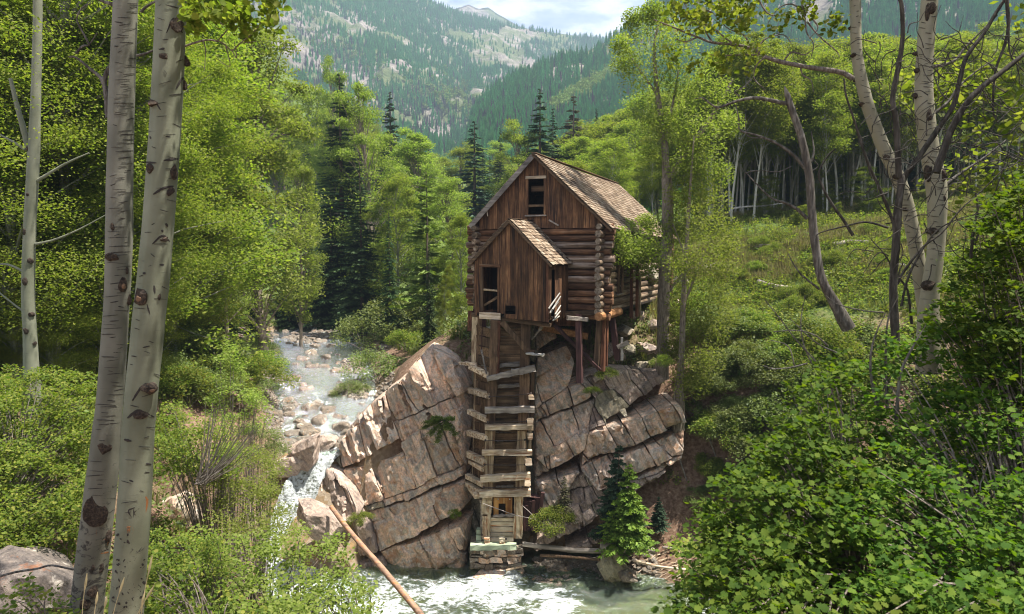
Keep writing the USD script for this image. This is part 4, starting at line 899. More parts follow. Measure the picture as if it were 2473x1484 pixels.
while y < -.05:                                                   # right side planks, one gap left open
    wd = rng.uniform(.14, .21); y1 = min(y + wd, -.02)
    gap = -PD + .12 < y < -PD + .42
    zt = pe[2] - .06
    if not gap: part(ps, "plank", trimesh.creation.box(bounds=[(PR - .03 + rng.uniform(0, .012), y + .004, pbz - rng.uniform(-.12, .06)), (PR, y1 - .004, zt)]), MAT["plank"])
    else: part(ps, "plank", trimesh.creation.box(bounds=[(PR - .03, y + .004, pbz + 1.9), (PR, y1 - .004, zt)]), MAT["plank"])
    part(ps, "plank", trimesh.creation.box(bounds=[(PL, y + .004, zl), (PL + .03, y1 - .004, pl[2])]), MAT["plank"])
    y = y1
part(po, "corner_post", beam((PR - .06, -PD - .045, pbz), (PR - .06, -PD - .045, pe[2] + .1), .1, .025, (0, 1, 0)), MAT["red_post"])
part(po, "corner_post", beam((PL + .05, -PD - .045, zl - .1), (PL + .05, -PD - .045, pl[2] + .1), .1, .025, (0, 1, 0)), MAT["plank"])
for xx in (d0[0] - .06, d1[0] + .06): bar(pd, "frame", (xx, -PD - .05, d1[2]), (xx, -PD - .05, d0[2] + .05), .1, .04, "brown_post" if xx < d0[0] else "plank", (0, 1, 0))
bar(pd, "lintel", (d0[0] - .15, -PD - .055, d0[2] + .06), (d1[0] + .13, -PD - .055, d0[2] + .06), .045, .11, "log_x")
bar(pd, "sill", (d0[0] - .15, -PD - .06, d1[2] - .14), (d1[0] + .15, -PD - .06, d1[2] - .14), .08, .25, "pale_beam")
zr = d0[2] + (d1[2] - d0[2]) * .5
bar(pd, "rail", (d0[0], -PD - .01, zr), (d1[0], -PD - .01, zr - .03), .04, .07, "pale_post"); bar(pd, "brace", (d0[0], -PD + .02, d1[2] + .24), (d1[0] + .02, -PD + .02, zr - .25), .03, .09, "plank_x")
B = Bag(); B.add(trimesh.creation.box(bounds=[(PL + .05, -PD + .04, pbz + .1), (PR - .05, -.03, pbz + .16)])); B.add(trimesh.creation.box(bounds=[(PL + .04, -.5, pbz + .2), (PR - .05, -.46, pe[2] + .4)]))
part(mill, "porch_floor", B.out(), MAT["inside"])
roof(pr, (pa[0], pa[2]), (pe[0], pe[2]), (pl[0], pl[2]), -PD - .15, -.04, lambda y: 0 * y, 14, .13, .22, 9, ((1, (pe[0], pe[2])), (-1, (pl[0], pl[2]))), rng)
bar(mill, "porch_fascia", (pl[0], -PD - .17, pl[2] - .09), (pa[0], -PD - .17, pa[2] - .07), .03, .13, "plank_x"); bar(mill, "porch_fascia", (pa[0], -PD - .165, pa[2] - .07), (pe[0], -PD - .165, pe[2] - .07), .03, .08, "plank_x")
part(pr, "ridge_board", beam((pa[0], -PD - .16, pa[2] + .02), (pa[0], -.05, pa[2] + .02), .14, .025), MAT["plank_x"])
# ---- posts, braces and beams below
lzb = lambda v: np.asarray(v)
def wl(px, py, Y):
    w = at(px, py, Y) - MO; return np.array([w @ MA, w @ MB, w[2]])
und = holder(mill, "underframe")
def ub(name, a, b, Ya, Yb, w, h, m, up=(0, 1, 0), label=None):
    return part(und, name, beam(wl(*a, Ya), wl(*b, Yb), w, h, up, .014, rng, .006, 4), MAT[m], label=label)
ub("post", (1397, 760), (1400, 925), 25.6, 25.5, .22, .2, "dark_box", label="dark maroon post under a short grey crosspiece"); ub("cap_beam", (1369, 768), (1419, 772), 25.4, 25.6, .16, .16, "grey_wood", (0, 0, 1))
ub("post", (1449, 752), (1441, 888), 26.0, 26.0, .2, .2, "brown_post"); ub("post", (1457, 752), (1456, 897), 26.1, 26.0, .16, .18, "red_post"); ub("post", (1465, 748), (1463, 884), 26.3, 26.3, .13, .14, "red_post", label="bright orange-red post of the pair under the corner")
ub("post", (1478, 768), (1492, 870), 26.7, 26.7, .22, .2, "dark_box"); ub("brace", (1336, 783), (1450, 893), 25.9, 25.95, .1, .18, "dark_box")
ub("floor_beam", (1330, 762), (1470, 752), 26.4, 25.9, .16, .2, "plank_x", (0, 0, 1)); ub("floor_beam", (1300, 790), (1420, 812), 27.2, 27.0, .25, .25, "orange_log", (0, 0, 1)); ub("floor_beam", (1330, 775), (1400, 780), 26.8, 26.8, .2, .3, "red_post", (0, 0, 1))
ub("floor_beam", (1140, 760), (1330, 786), 26.3, 25.0, .14, .16, "plank_x", (0, 0, 1))
ub("post", (1150, 760), (1148, 880), 27.2, 27.0, .28, .2, "pale_post"); ub("post", (1138, 752), (1136, 800), 28.2, 28.0, .2, .2, "red_post")
# leaning pale sticks by the porch side and the small wooden cross
for k, (a, b) in enumerate((((1325, 746), (1352, 708)), ((1329, 756), (1354, 716)), ((1334, 748), (1349, 728)), ((1341, 760), (1354, 738)), ((1340, 768), (1353, 752)), ((1336, 774), (1351, 764)))):
    part(mill, "broken_stick", tube(np.array([wl(*a, 24.75), wl(*b, 25.1)]), [.035, .025], 6), MAT["white_wood"], 60)
c = at(1502, 871, 26.6); cross = thing("wooden_cross", "small white wooden cross with a crooked arm leaning on the rocks below the mill", "cross", c)
part(cross, "post", beam((0, 0, 0), (-.01, .02, .92), .09, .07, (0, 1, 0), .01, rng, .006, 4), MAT["white_wood"]); part(cross, "arm", beam((-.2, -.06, .53), (.24, -.06, .73), .06, .17, (0, 0, 1), .01, rng, .008, 4), MAT["grey_wood"])

# ---------------------------------------------------------------- the timber shaft down the cliff
SB = at(1220, 1300, 25.7)
shaft = thing("timber_shaft", "tall weathered timber shaft of posts and crossbeams below the mill", "shaft", SB)
def sp(px, py, Y): return at(px, py, Y) - SB
def sbm(name, a, b, Ya, Yb, w, h, m, up=(0, 1, 0), label=None, jit=.014, seg=7, parent=shaft):
    return part(parent, name, beam(sp(*a, Ya), sp(*b, Yb), w, h, up, .016, rng, jit, seg), MAT[m], label=label)
# posts in two or three lengths
for segs, w, Y in (([(1197, 773), (1191, 905)], .34, 25.65), ([(1190, 905), (1184, 1040)], .36, 25.66), ([(1184, 1040), (1178, 1185)], .36, 25.68), ([(1178, 1195), (1174, 1240)], .38, 25.7),
                   ([(1270, 773), (1267, 895)], .37, 25.65), ([(1267, 895), (1262, 1040)], .36, 25.66), ([(1261, 1040), (1256, 1185)], .34, 25.68), ([(1253, 1195), (1250, 1298)], .34, 25.7)):
    sbm("post", *segs, Y, Y, w, .24, "brown_post" if segs[0][1] < 1030 else "cream_post" if segs[0][1] > 1190 else "pale_post", (0, -1, 0))
for a, b, Y, w, m in (((1206, 775), (1202, 905), 25.6, .1, "red_post"), ((1160, 770), (1155, 905), 26.9, .2, "brown_post"), ((1170, 772), (1166, 850), 26.6, .16, "dark_box"), ((1154, 900), (1146, 1185), 27.0, .22, "pale_post"), ((1165, 960), (1158, 1180), 26.4, .14, "brown_post"),
                      ((1286, 880), (1284, 1010), 25.95, .16, "brown_post"), ((1281, 905), (1279, 1090), 26.1, .14, "pale_post"), ((1163, 1205), (1166, 1300), 25.8, .12, "grey_wood"), ((1172, 1245), (1171, 1300), 25.75, .2, "cream_post"), ((1182, 1210), (1180, 1310), 25.68, .12, "cream_post")):
    sbm("side_post", a, b, Y, Y, w, .16, m, (0, -1, 0))
# boards behind, between the posts
y = 778.0
while y < 1185:
    h = rng.uniform(14, 23); t = (y - 775) / 410
    a, b = 1207 - 22 * t, 1258 - 12 * t
    part(shaft, "board", beam(sp(a - 6, y + h / 2, 25.98), sp(b + 6, y + h / 2, 25.98), .04, (h - .8) * 26 / FOC, (0, 0, 1), .006, rng, .006, 5), MAT["back_board"])
    y += h
# left flank boards between front and rear posts
y = 790.0
while y < 1185:
    h = rng.uniform(16, 26); t = (y - 775) / 410
    part(shaft, "flank_board", beam(sp(1150 - 14 * t, y + h / 2 - 6, 27.1), sp(1186 - 14 * t, y + h / 2 + 4, 25.9), .04, (h - 1) * 26 / FOC, (0, 0, 1), .006, rng, .006, 4), MAT["brown_post" if rng.random() < .5 else "back_board"])
    y += h
for a, b, th, m in (((1176, 916), (1236, 901), .19, "grey_wood"), ((1236, 901), (1293, 889), .23, "grey_wood"), ((1171, 991), (1291, 989), .23, "grey_wood"), ((1171, 1032), (1288, 1031), .2, "pale_beam"), ((1164, 1093), (1285, 1093), .2, "pale_beam"),
                    ((1160, 1157), (1281, 1149), .25, "cream_beam"), ((1158, 1192), (1282, 1190), .25, "cream_beam")):
    sbm("crossbeam", a, b, 25.42, 25.42, .2, th, m, (0, 0, 1))
for a, b, th in (((1203, 884), (1258, 879), .15), ((1202, 934), (1256, 931), .12), ((1198, 1176), (1240, 1174), .06)): sbm("rung", a, b, 25.9, 25.9, .12, th, "grey_wood", (0, 0, 1))
for a, b, th in (((1137, 886), (1180, 908), .19), ((1135, 943), (1184, 957), .22), ((1133, 994), (1182, 1016), .2), ((1132, 1045), (1177, 1059), .21), ((1130, 1096), (1174, 1117), .26), ((1136, 1114), (1168, 1134), .18), ((1128, 1150), (1172, 1172), .2), ((1126, 1168), (1166, 1190), .16), ((1134, 1176), (1152, 1200), .16)):
    sbm("side_beam", a, b, 26.7, 25.55, .2, th, "pale_beam" if b[1] < 1090 else "cream_beam", (0, 0, 1), jit=.006, seg=4)
for px, py, th in ((1281, 1019, .24), (1281, 1053, .2), (1276, 1115, .24), (1274, 1167, .22), (1285, 852, .22), (1283, 960, .18)): sbm("beam_end", (px - 3, py - 3), (px, py + 1), 26.6, 25.2 if py > 900 else 25.5, th, th, "pale_beam" if py > 900 else "brown_post", (0, 0, 1))
sbm("brace", (1212, 778), (1275, 850), 25.5, 25.5, .06, .2, "brown_post", (0, 0, 1)); sbm("plank", (1272, 854), (1312, 858), 25.4, 25.1, .22, .05, "white_wood", (0, 0, 1)); sbm("plank", (1163, 846), (1175, 904), 25.9, 25.5, .05, .12, "grey_wood", (0, 1, 0)); sbm("plank", (1110, 878), (1150, 880), 27.3, 26.6, .1, .12, "pale_beam", (0, 0, 1))
sbm("strut", (1284, 820), (1312, 786), 26.0, 25.8, .06, .08, "grey_wood", (0, 0, 1))
# foot of the shaft: rusty plate with a square opening, streaked boards, painted base beams
pl0, pl1, hl0, hl1 = sp(1192, 1202, 25.75), sp(1237, 1246, 25.75), sp(1204, 1216, 25.75), sp(1221, 1246, 25.75)
plate = sbox(pl0[0], pl1[2], pl1[0], pl0[2]).difference(sbox(hl0[0], hl1[2] - .1, hl1[0], hl0[2]))
part(shaft, "rusty_plate", prism(plate, .02, .06), MAT["rusty_plate"]); part(shaft, "dark_backing", trimesh.creation.box(bounds=[(pl0[0] - .1, .3, pl1[2] - .3), (pl1[0] + .1, .34, pl0[2] + .2)]), MAT["inside"])
for x_, z_ in ((1203, 1206), (1231, 1206)):
    s = sp(x_, z_, 25.72); b = trimesh.creation.cylinder(.028, .03, sections=8); b.apply_transform(trimesh.transformations.rotation_matrix(np.pi / 2, [1, 0, 0])); b.apply_translation(s + [0, .0, 0]); part(shaft, "bolt", b, MAT["white_wood"])
y = 1250.0
for h in (10, 12, 14, 11, 12):
    sbm("streaked_board", (1183, y + h / 2), (1240, y + h / 2), 25.72, 25.72, .05, (h - .6) * 25.7 / FOC, "rust_white", (0, 0, 1), jit=.003); y += h
sbm("crossbeam", (1190, 1247), (1242, 1245), 25.6, 25.6, .12, .07, "grey_wood", (0, 0, 1))
base = holder(shaft, "base_frame")
for a, b, Y, th, w in (((1136, 1321), (1247, 1319), 25.2, .21, .25), ((1151, 1283), (1228, 1281), 26.0, .2, .25), ((1150, 1297), (1230, 1296), 25.9, .2, .3), ((1150, 1309), (1230, 1308), 25.85, .16, .3)): sbm("beam", a, b, Y, Y, w, th, "green_beam", (0, 0, 1), parent=base)
for px in (1176, 1212): sbm("stub_post", (px, 1298), (px + 1, 1316), 25.3, 25.3, .2, .2, "rust_white", (0, 1, 0), parent=base)
for px, py in ((1164, 1292), (1164, 1306), (1222, 1302)):
    s = sp(px, py, 25.68); b = trimesh.creation.cylinder(.035, .06, sections=10); b.apply_transform(trimesh.transformations.rotation_matrix(np.pi / 2, [1, 0, 0])); b.apply_translation(s); part(base, "bolt", b, MAT["iron"])
for pts in (((1183, 1031), (1280, 1030)), ((1175, 1117), (1276, 1117)), ((1170, 952), (1285, 955)), ((1172, 1180), (1270, 1180))): pass
for k, (a, b) in enumerate((((1182, 959), (1282, 951)), ((1178, 1020), (1272, 1018)), ((1172, 1064), (1268, 1063)), ((1170, 1123), (1268, 1123)), ((1168, 1178), (1262, 1177)))):
    part(shaft, "tie_rod", tube(np.array([sp(*a, 25.4), sp((a[0] + b[0]) / 2, (a[1] + b[1]) / 2 + 1, 25.4), sp(*b, 25.4)]), .014, 5), MAT["iron"])
    for e in (a, b):
        s = sp(*e, 25.36); part(shaft, "bolt", trimesh.creation.icosphere(1, .045).apply_translation(s), MAT["iron"])
# rusty sluice box to the right
XB = at(1289, 1282, 25.8); sl = thing("sluice_box", "dark maroon plank box with a broken top beside the foot of the shaft", "box", XB)
def xb(px, py, Y): return at(px, py, Y) - XB
x = 1262.0
while x < 1311:
    w = rng.uniform(9, 14); x1 = min(x + w, 1311); top = 1206 + rng.uniform(-5, 8) if x < 1296 else 1234
    part(sl, "plank", beam(xb((x + x1) / 2, 1282, 25.9), xb((x + x1) / 2 + 3, top, 25.9), (x1 - x - .6) * 25.9 / FOC, .05, (0, -1, 0), .006, rng, .005, 4), MAT["dark_box"]); x = x1
part(sl, "post", beam(xb(1297, 1284, 25.75), xb(1311, 1190, 25.75), .14, .14, (0, -1, 0), .014, rng, .006, 4), MAT["dark_box"]); part(sl, "post", beam(xb(1302, 1240, 26.2), xb(1304, 1188, 26.2), .2, .16, (0, -1, 0), .014, rng, .01, 4), MAT["brown_post"])
for a, b in (((1262, 1203), (1306, 1212)), ((1262, 1216), (1300, 1224)), ((1270, 1196), (1302, 1200))): part(sl, "top_board", beam(xb(*a, 25.9), xb(*b, 26.1), .22, .05, (0, -.5, 1), .008, rng, .012, 4), MAT["dark_box"])
for k, (pts, lab) in enumerate(((((1166, 1216), (1240, 1243), (1262, 1248), (1300, 1258), (1348, 1282)), "thin cable slanting from the shaft foot to the right-hand rocks"), (((1262, 1222), (1280, 1238), (1299, 1261)), "short thin cable across the front of the maroon box"))):
    P = smooth_path(np.array([at(*p, 25.3 if i < len(pts) - 1 else 25.4) for i, p in enumerate(pts)]), 24); solid("cable", tube(P, .014, 5), MAT["cable"], lab, "cable", smooth=60)
# masonry footing
MF = at(1200, 1392, 25.6); foot = thing("stone_footing", "rubble masonry footing carrying the green base beams at the water", "masonry", MF)
def mf(px, py, Y): return at(px, py, Y) - MF
y = 1327.0; first = True
part(foot, "core", trimesh.creation.box(bounds=[mf(1134, 1400, 25.5) + [0, .12, 0], mf(1258, 1328, 25.5) + [0, 1.6, 0]]), MAT["rock_olive"])
while y < 1368:
    h = rng.uniform(8, 16); x = 1135 + rng.uniform(-3, 3)
    while x < 1258:
        w = rng.uniform(9, 36); hh = h * rng.uniform(.7, 1.0); sh = rng.uniform(0, h * .3); a, b = mf(x, y + h - sh * .5, 25.5), mf(min(x + w, 1264), y + h - hh - sh * .5, 25.5)
        bx = trimesh.creation.box(bounds=[(a[0] + .01, a[1] - rng.uniform(.0, .12), a[2] + .008), (b[0] - .01, a[1] + .5, b[2] - .008)]).subdivide().subdivide()
        v = np.array(bx.vertices); v += .11 * (np.stack([meshkit.noise(v * 5 + 9 * q) for q in range(3)], 1) - .5); part(foot, "stone", (v, np.array(bx.faces)), MAT["rock" if rng.random() < .5 else "stone"], 30)
        x += w
    y += h
V, F = boulder((1.12, .75, .26), 77, 5, 10, .05); part(foot, "ledge", (V + mf(1196, 1382, 25.5), F), MAT["rock"], 30)
# ---------------------------------------------------------------- trees and bushes
MAT["leaf_aspen"] = leaf_mat("aspen_leaf", [(0.092, 0.131, 0.019), (0.138, 0.173, 0.027), (0.184, 0.210, 0.037), (0.239, 0.242, 0.053)], (1.45, 1.65, .65), .5, .62, .15)
MAT["leaf_cotton"] = leaf_mat("cottonwood_leaf", [(0.105, 0.144, 0.024), (0.154, 0.195, 0.037), (0.201, 0.238, 0.055), (0.257, 0.270, 0.086)], (1.45, 1.65, .65), .5, .62, .15)
MAT["leaf_bush"] = leaf_mat("bush_leaf", [(0.069, 0.111, 0.016), (0.114, 0.160, 0.021), (0.161, 0.203, 0.032), (0.249, 0.244, 0.048)], (1.35, 1.55, .6), .42, .62, .15)
MAT["leaf_willow"] = leaf_mat("willow_leaf", [(0.081, 0.117, 0.033), (0.135, 0.173, 0.051), (0.188, 0.224, 0.073)], (1.4, 1.4, .6), .35, .5)
MAT["leaf_maple"] = leaf_mat("maple_leaf", [(0.037, 0.075, 0.010), (0.057, 0.101, 0.013), (0.090, 0.138, 0.018), (0.127, 0.168, 0.023)], (1.5, 1.6, .35), .4, .72, .12)
MAT["needle"] = leaf_mat("spruce_needles", [(0.029, 0.058, 0.021), (0.049, 0.088, 0.029), (0.079, 0.123, 0.042)], (1, 1, .7), .15, .7, .2)
MAT["needle_blue"] = leaf_mat("blue_spruce_needles", [(0.040, 0.079, 0.044), (0.063, 0.115, 0.063), (0.087, 0.139, 0.079)], (1, 1, .8), .15, .7, .2)
MAT["needle_bright"] = leaf_mat("young_spruce_needles", [(0.086, 0.147, 0.018), (0.129, 0.201, 0.026), (0.182, 0.249, 0.037)], (1.2, 1.2, .5), .25, .6, .25)
MAT["needle_brown"] = leaf_mat("dying_spruce_needles", [(0.056, 0.056, 0.030), (0.092, 0.083, 0.046), (0.125, 0.109, 0.066)], (1, 1, .8), .2, .8, .1)
MAT["bark"] = bark_mat("grey_brown_bark", [(0.07, 0.055, 0.042), (0.19, 0.155, 0.12), (0.33, 0.28, 0.225)])
MAT["bark_spruce"] = bark_mat("spruce_bark", [(0.05, 0.035, 0.028), (0.12, 0.088, 0.07), (0.2, 0.155, 0.125)])
MAT["bark_grove"] = aspen_bark("grove_aspen_bark", (0.28, 0.275, 0.225), (0.43, 0.42, 0.36), .585)
MAT["bark_aspen"] = aspen_bark("pale_aspen_bark", (0.16, 0.17, 0.115), (0.23, 0.235, 0.175), .63)
MAT["twig"] = bark_mat("grey_twig", [(0.07, 0.055, 0.045), (0.17, 0.14, 0.12), (0.30, 0.27, 0.25)], (20, 20, 5), .4)
MAT["dead_wood"] = bark_mat("dead_grey_wood", [(0.04, 0.035, 0.03), (0.105, 0.094, 0.081), (0.25, 0.233, 0.21)], (12, 12, 2.5), .7)

def broadleaf(seed, h, cr, base, nclump, per, size, tr, fork=0.0, sigma=.17, droop=0.0, lean=.03):
    """(trunk, leaves): crown from height base*h up, widest about the middle"""
    rng = np.random.default_rng(seed); B = Bag()
    tp = smooth_path(np.column_stack([np.cumsum(rng.normal(0, lean * h, (6, 2)), 0) * np.linspace(0, 1, 6)[:, None], np.linspace(-.02 * h, h * .96, 6)]), 26)
    rr = tr * (1 - np.linspace(0, 1, 26)) ** .8 + .012; rr[:3] *= [1.35, 1.15, 1.04]
    B.add(tube(tp, rr, 9, rough=.03, rng=rng)); at_h = lambda z: np.array([np.interp(z, tp[:, 2], tp[:, k]) for k in range(3)])
    C, R = [], []
    for k in range(nclump):
        t = base + (1 - base) * (k + rng.random()) / nclump
        prof = cr * (np.sin(np.pi * np.clip((t - base) / (1 - base) * .80 + .16, 0, 1)) ** .75)
        a = k * 2.4 + rng.normal(0, .5); rad = prof * np.sqrt(rng.uniform(.12, 1)); c = at_h(min(t, .97) * h) + [rad * math.cos(a), rad * math.sin(a), rng.normal(0, .03 * h)]
        C.append(c); R.append(cr * sigma * rng.uniform(.8, 1.45) * (1.25 - .5 * (t - base) / (1 - base)))
        if k % 2 == 0 or rad > .5 * prof:
            s = at_h(max(.1, t - rng.uniform(.10, .2)) * h); mid = (s + c) / 2 + [0, 0, .05 * h * rng.uniform(-.3, 1)]
            B.add(tube(smooth_path([s, mid, c], 6), np.linspace(tr * .30, tr * .06, 6) * rng.uniform(.6, 1.1), 5, cap=False))
    C, R = np.array(C), np.array(R); P = []
    for c, r in zip(C, R):
        n = int(per * rng.uniform(.6, 1.4)); q = rng.standard_normal((n, 3)); q = q / np.linalg.norm(q, axis=1, keepdims=True) * rng.random((n, 1)) ** .45
        q = q * [1.2, 1.2, .62] * r * 1.75; P.append(c + q * (1 + .2 * rng.standard_normal((n, 1))) - [0, 0, droop * r])
    P = np.vstack(P)
    return B.out(), leaf_quads(P, size, rng, up=.45)

def conifer(seed, h, r, levels=50, per=7, sprigs=11, tr=.16, base=.05, power=.9, dens=1.0, droop=.25):
    rng = np.random.default_rng(seed); B = Bag(); B.add(tube(np.array([[0, 0, -.02 * h], [0, 0, h * .5], [0, 0, h]]), [tr, tr * .6, .015], 7))
    V, n = [], 0
    for q in range(levels):
        u = (q + rng.random() * .7) / levels; z = h * (base + (1 - base) * u ** 1.02); L0 = r * (1 - u) ** power + .02 * h * (1 - u) + .05; zs = h * (1 - base) / levels
        for k in range(max(4, int(per * (1 - .45 * u)))):
            if rng.random() > dens: continue
            a = rng.uniform(0, 2 * np.pi); L = L0 * rng.uniform(.7, 1.12); d = np.array([math.cos(a), math.sin(a), 0]); s = np.array([-d[1], d[0], 0])
            t = np.linspace(.12, 1, sprigs)
            up = .16 * L * (u - .2); P = d * (t * L)[:, None] + np.array([0, 0, 1]) * (up * t - droop * L * t ** 1.6 + .12 * L * np.clip(t - .7, 0, 1))[:, None] + [0, 0, z + rng.uniform(-.6, .6) * zs]
            B_ = None
            w = (.30 * L * (1 - t) ** .7 + .07 * L + .05) * rng.uniform(.75, 1.2, sprigs)
            for sg in (-1, 1):
                e = P + (s * sg * .80 + d * .62) * w[:, None] + np.array([0, 0, -1]) * (w * rng.uniform(.05, .4, sprigs))[:, None]
                th = rng.uniform(-1.1, 1.1, sprigs)[:, None]; hw = (.24 * w + .03)[:, None]; m = (P + e) / 2 + [0, 0, .03]; dd = d * np.cos(th) + np.array([0, 0, 1.0]) * np.sin(th)
                V.append(np.stack([P, m + dd * hw, e, m - dd * hw], 1).reshape(-1, 3))
            tip = P[-1]; V.append(np.array([[tip, tip + s * .04 * L + d * .08 * L + [0, 0, .05 * L], tip + d * .2 * L, tip - s * .04 * L + d * .08 * L - [0, 0, .05 * L]]]).reshape(-1, 3))
    V = np.vstack(V); F = np.arange(len(V)).reshape(-1, 4)
    return B.out(), (V, F)

def bush(seed, h, r, n, size, stems=9, clumps=26, flat=.75):
    rng = np.random.default_rng(seed); B = Bag(); P = []
    for k in range(clumps):
        a = rng.uniform(0, 6.28); q = math.sqrt(rng.random()); c = np.array([r * q * math.cos(a), r * q * math.sin(a), h * (.35 + .6 * (1 - q * q) * rng.uniform(.5, 1))])
        if k < stems: B.add(tube(smooth_path([[0, 0, -.05], c * [.4, .4, .55], c], 6), np.linspace(.022, .006, 6) * h / 1.5, 4, cap=False))
        m = n // clumps; d = rng.standard_normal((m, 3)); d = d / np.linalg.norm(d, axis=1, keepdims=True) * rng.random((m, 1)) ** .4; P.append(c + d * [1, 1, flat] * r * .34)
    P = np.vstack(P); P[:, 2] = np.maximum(P[:, 2], .02)
    return B.out(), leaf_quads(P, size, rng, up=.6)

KIND = {}
def make_kind(name, trunk, crown, tmat, cmat, tn="trunk", cn="crown"):
    p = kind_class(name); mesh(path_of(p) + "/" + tn, trunk, MAT[tmat], 50); mesh(path_of(p) + "/" + cn, crown, MAT[cmat]); KIND[name] = path_of(p)
for k in range(5): make_kind(f"cottonwood_{k}", *broadleaf(500 + k, 16, 3.4 - .3 * (k % 3), .18 + .04 * (k % 3), 70, 400, .165, .24, sigma=.145), "bark", "leaf_cotton")
for k in range(5): make_kind(f"aspen_{k}", *broadleaf(520 + k, 14, 2.5 + .2 * (k % 2), .44 + .07 * (k % 3), 50, 320, .17, .095, lean=.02, sigma=.19), "bark_grove", "leaf_aspen")
for k in range(4): make_kind(f"leafy_{k}", *broadleaf(540 + k, 12, 3.0, .10, 74, 480, .125, .14, sigma=.135), "bark_aspen", "leaf_aspen")
for k in range(3): make_kind(f"leafyfine_{k}", *broadleaf(550 + k, 12, 3.0, .20, 96, 1000, .068, .14, sigma=.12), "bark_aspen", "leaf_aspen")
for k in range(3): make_kind(f"spruce_{k}", *conifer(560 + k, 16, 2.5 - .3 * k), "bark_spruce", "needle")
for k in range(2): make_kind(f"bluespruce_{k}", *conifer(570 + k, 14, 2.6, 44), "bark_spruce", "needle_blue")
make_kind("narrowspruce_0", *conifer(575, 18, 1.7, 64, 8, 9), "bark_spruce", "needle"); make_kind("brownspruce_0", *conifer(576, 14, 2.5, 42, 6, dens=.85), "bark_spruce", "needle_brown")
make_kind("pine_0", *conifer(577, 12, 2.6, 26, 6, 13, dens=.8, power=.55, base=.2, droop=.05), "bark_spruce", "needle_bright")
for k in range(2): make_kind(f"youngspruce_{k}", *conifer(580 + k, 3.4, 1.05, 24, 8, 10, tr=.05, power=.85), "bark_spruce", "needle_bright")
make_kind("youngbluespruce_0", *conifer(583, 3.4, .9, 22, 8, 10, tr=.05), "bark_spruce", "needle_blue")
for k in range(4): make_kind(f"willowbush_{k}", *bush(600 + k, 1.6, 1.3, 3400, .10), "twig", "leaf_willow", "stems", "foliage")
for k in range(4): make_kind(f"greenbush_{k}", *bush(610 + k, 1.5, 1.3, 3400, .105), "twig", "leaf_bush", "stems", "foliage")
_kh = {"cottonwood": 16, "aspen": 14, "leafy": 12, "leafyfine": 12, "spruce": 16, "bluespruce": 14, "narrowspruce": 18, "brownspruce": 14, "pine": 12, "youngspruce": 3.4, "youngbluespruce": 3.4, "willowbush": 1.6, "greenbush": 1.5}
_kn = {k: sum(1 for n in KIND if n.rsplit("_", 1)[0] == k) for k in _kh}
trng = np.random.default_rng(900)

def plant(kind, px, top, Y, label, cat="tree", group=None, wide=1.0, name=None, dz=0.0, var=None, rz=None):
    """one tree standing at depth Y in the direction of px, its top seen at height top"""
    x = at(px, 600, Y)[0]; gz = ground(x, Y) + dz; zt = at(px, top, Y)[2]; h = max(zt - gz, 1.0); s = h / _kh[kind]
    k = trng.integers(_kn[kind]) if var is None else var
    return thing(name or ("conifer" if "spruce" in kind or kind == "pine" else "aspen_tree" if kind == "aspen" else "cottonwood_tree" if kind == "cottonwood" else "broadleaf_tree"), label, cat, (x, Y, gz - .05), trng.uniform(0, 360) if rz is None else rz, (s * wide, s * wide, s), group, ref=KIND[f"{kind}_{k}"])
# conifers one can point to
for kind, px, top, Y, lab, wide in [
    ("narrowspruce", 828, 178, 64, "tall narrow dark spruce rising above the trees left of the mill", 1.75), ("spruce", 872, 365, 57, "broad dark spruce at the bend of the river in front of the tall narrow one", 1.15), ("spruce", 800, 500, 62, "dark spruce filling the gap at the river bend, left of the broad one", 1.2),
    ("narrowspruce", 947, 222, 88, "slim dark spruce tip right of the tall narrow spruce", 1.7), ("bluespruce", 1147, 292, 82, "bluish spruce standing left behind the mill roof", 1.6), ("spruce", 1303, 214, 74, "tallest green spruce directly behind the mill ridge", 1.6),
    ("spruce", 1334, 262, 78, "slimmer spruce touching the right side of the tallest spruce behind the mill", 1.3), ("brownspruce", 1383, 232, 96, "pale brownish spruce right of the tallest spruce behind the mill", 1.5), ("narrowspruce", 1208, 310, 100, "small dark spruce tip between the bluish spruce and the mill ridge", 1.2),
    ("pine", 1032, 415, 48, "irregular yellow-green pine left of the mill's gable", .9), ("spruce", 1036, 585, 35, "young green spruce beside the mill's left wall", .62), ("narrowspruce", 1437, 262, 110, "tiny dark spruce tip on the right skyline of the valley trees", 1.3),
    ("spruce", 1862, 62, 84, "dark spruce behind the big cottonwood's crown on the right", .9), ("bluespruce", 1178, 500, 46, "bluish young spruce just left of the gable peak", .7), ("spruce", 940, 500, 52, "dark spruce right of the broad one at the river bend", .8), ("spruce", 690, 560, 62, "dark spruce low in the left forest beside the river", 1.2), ("spruce", 745, 480, 68, "dark spruce behind the low one beside the river", 1.1)]:
    plant(kind, px, top, Y, lab, wide=wide)
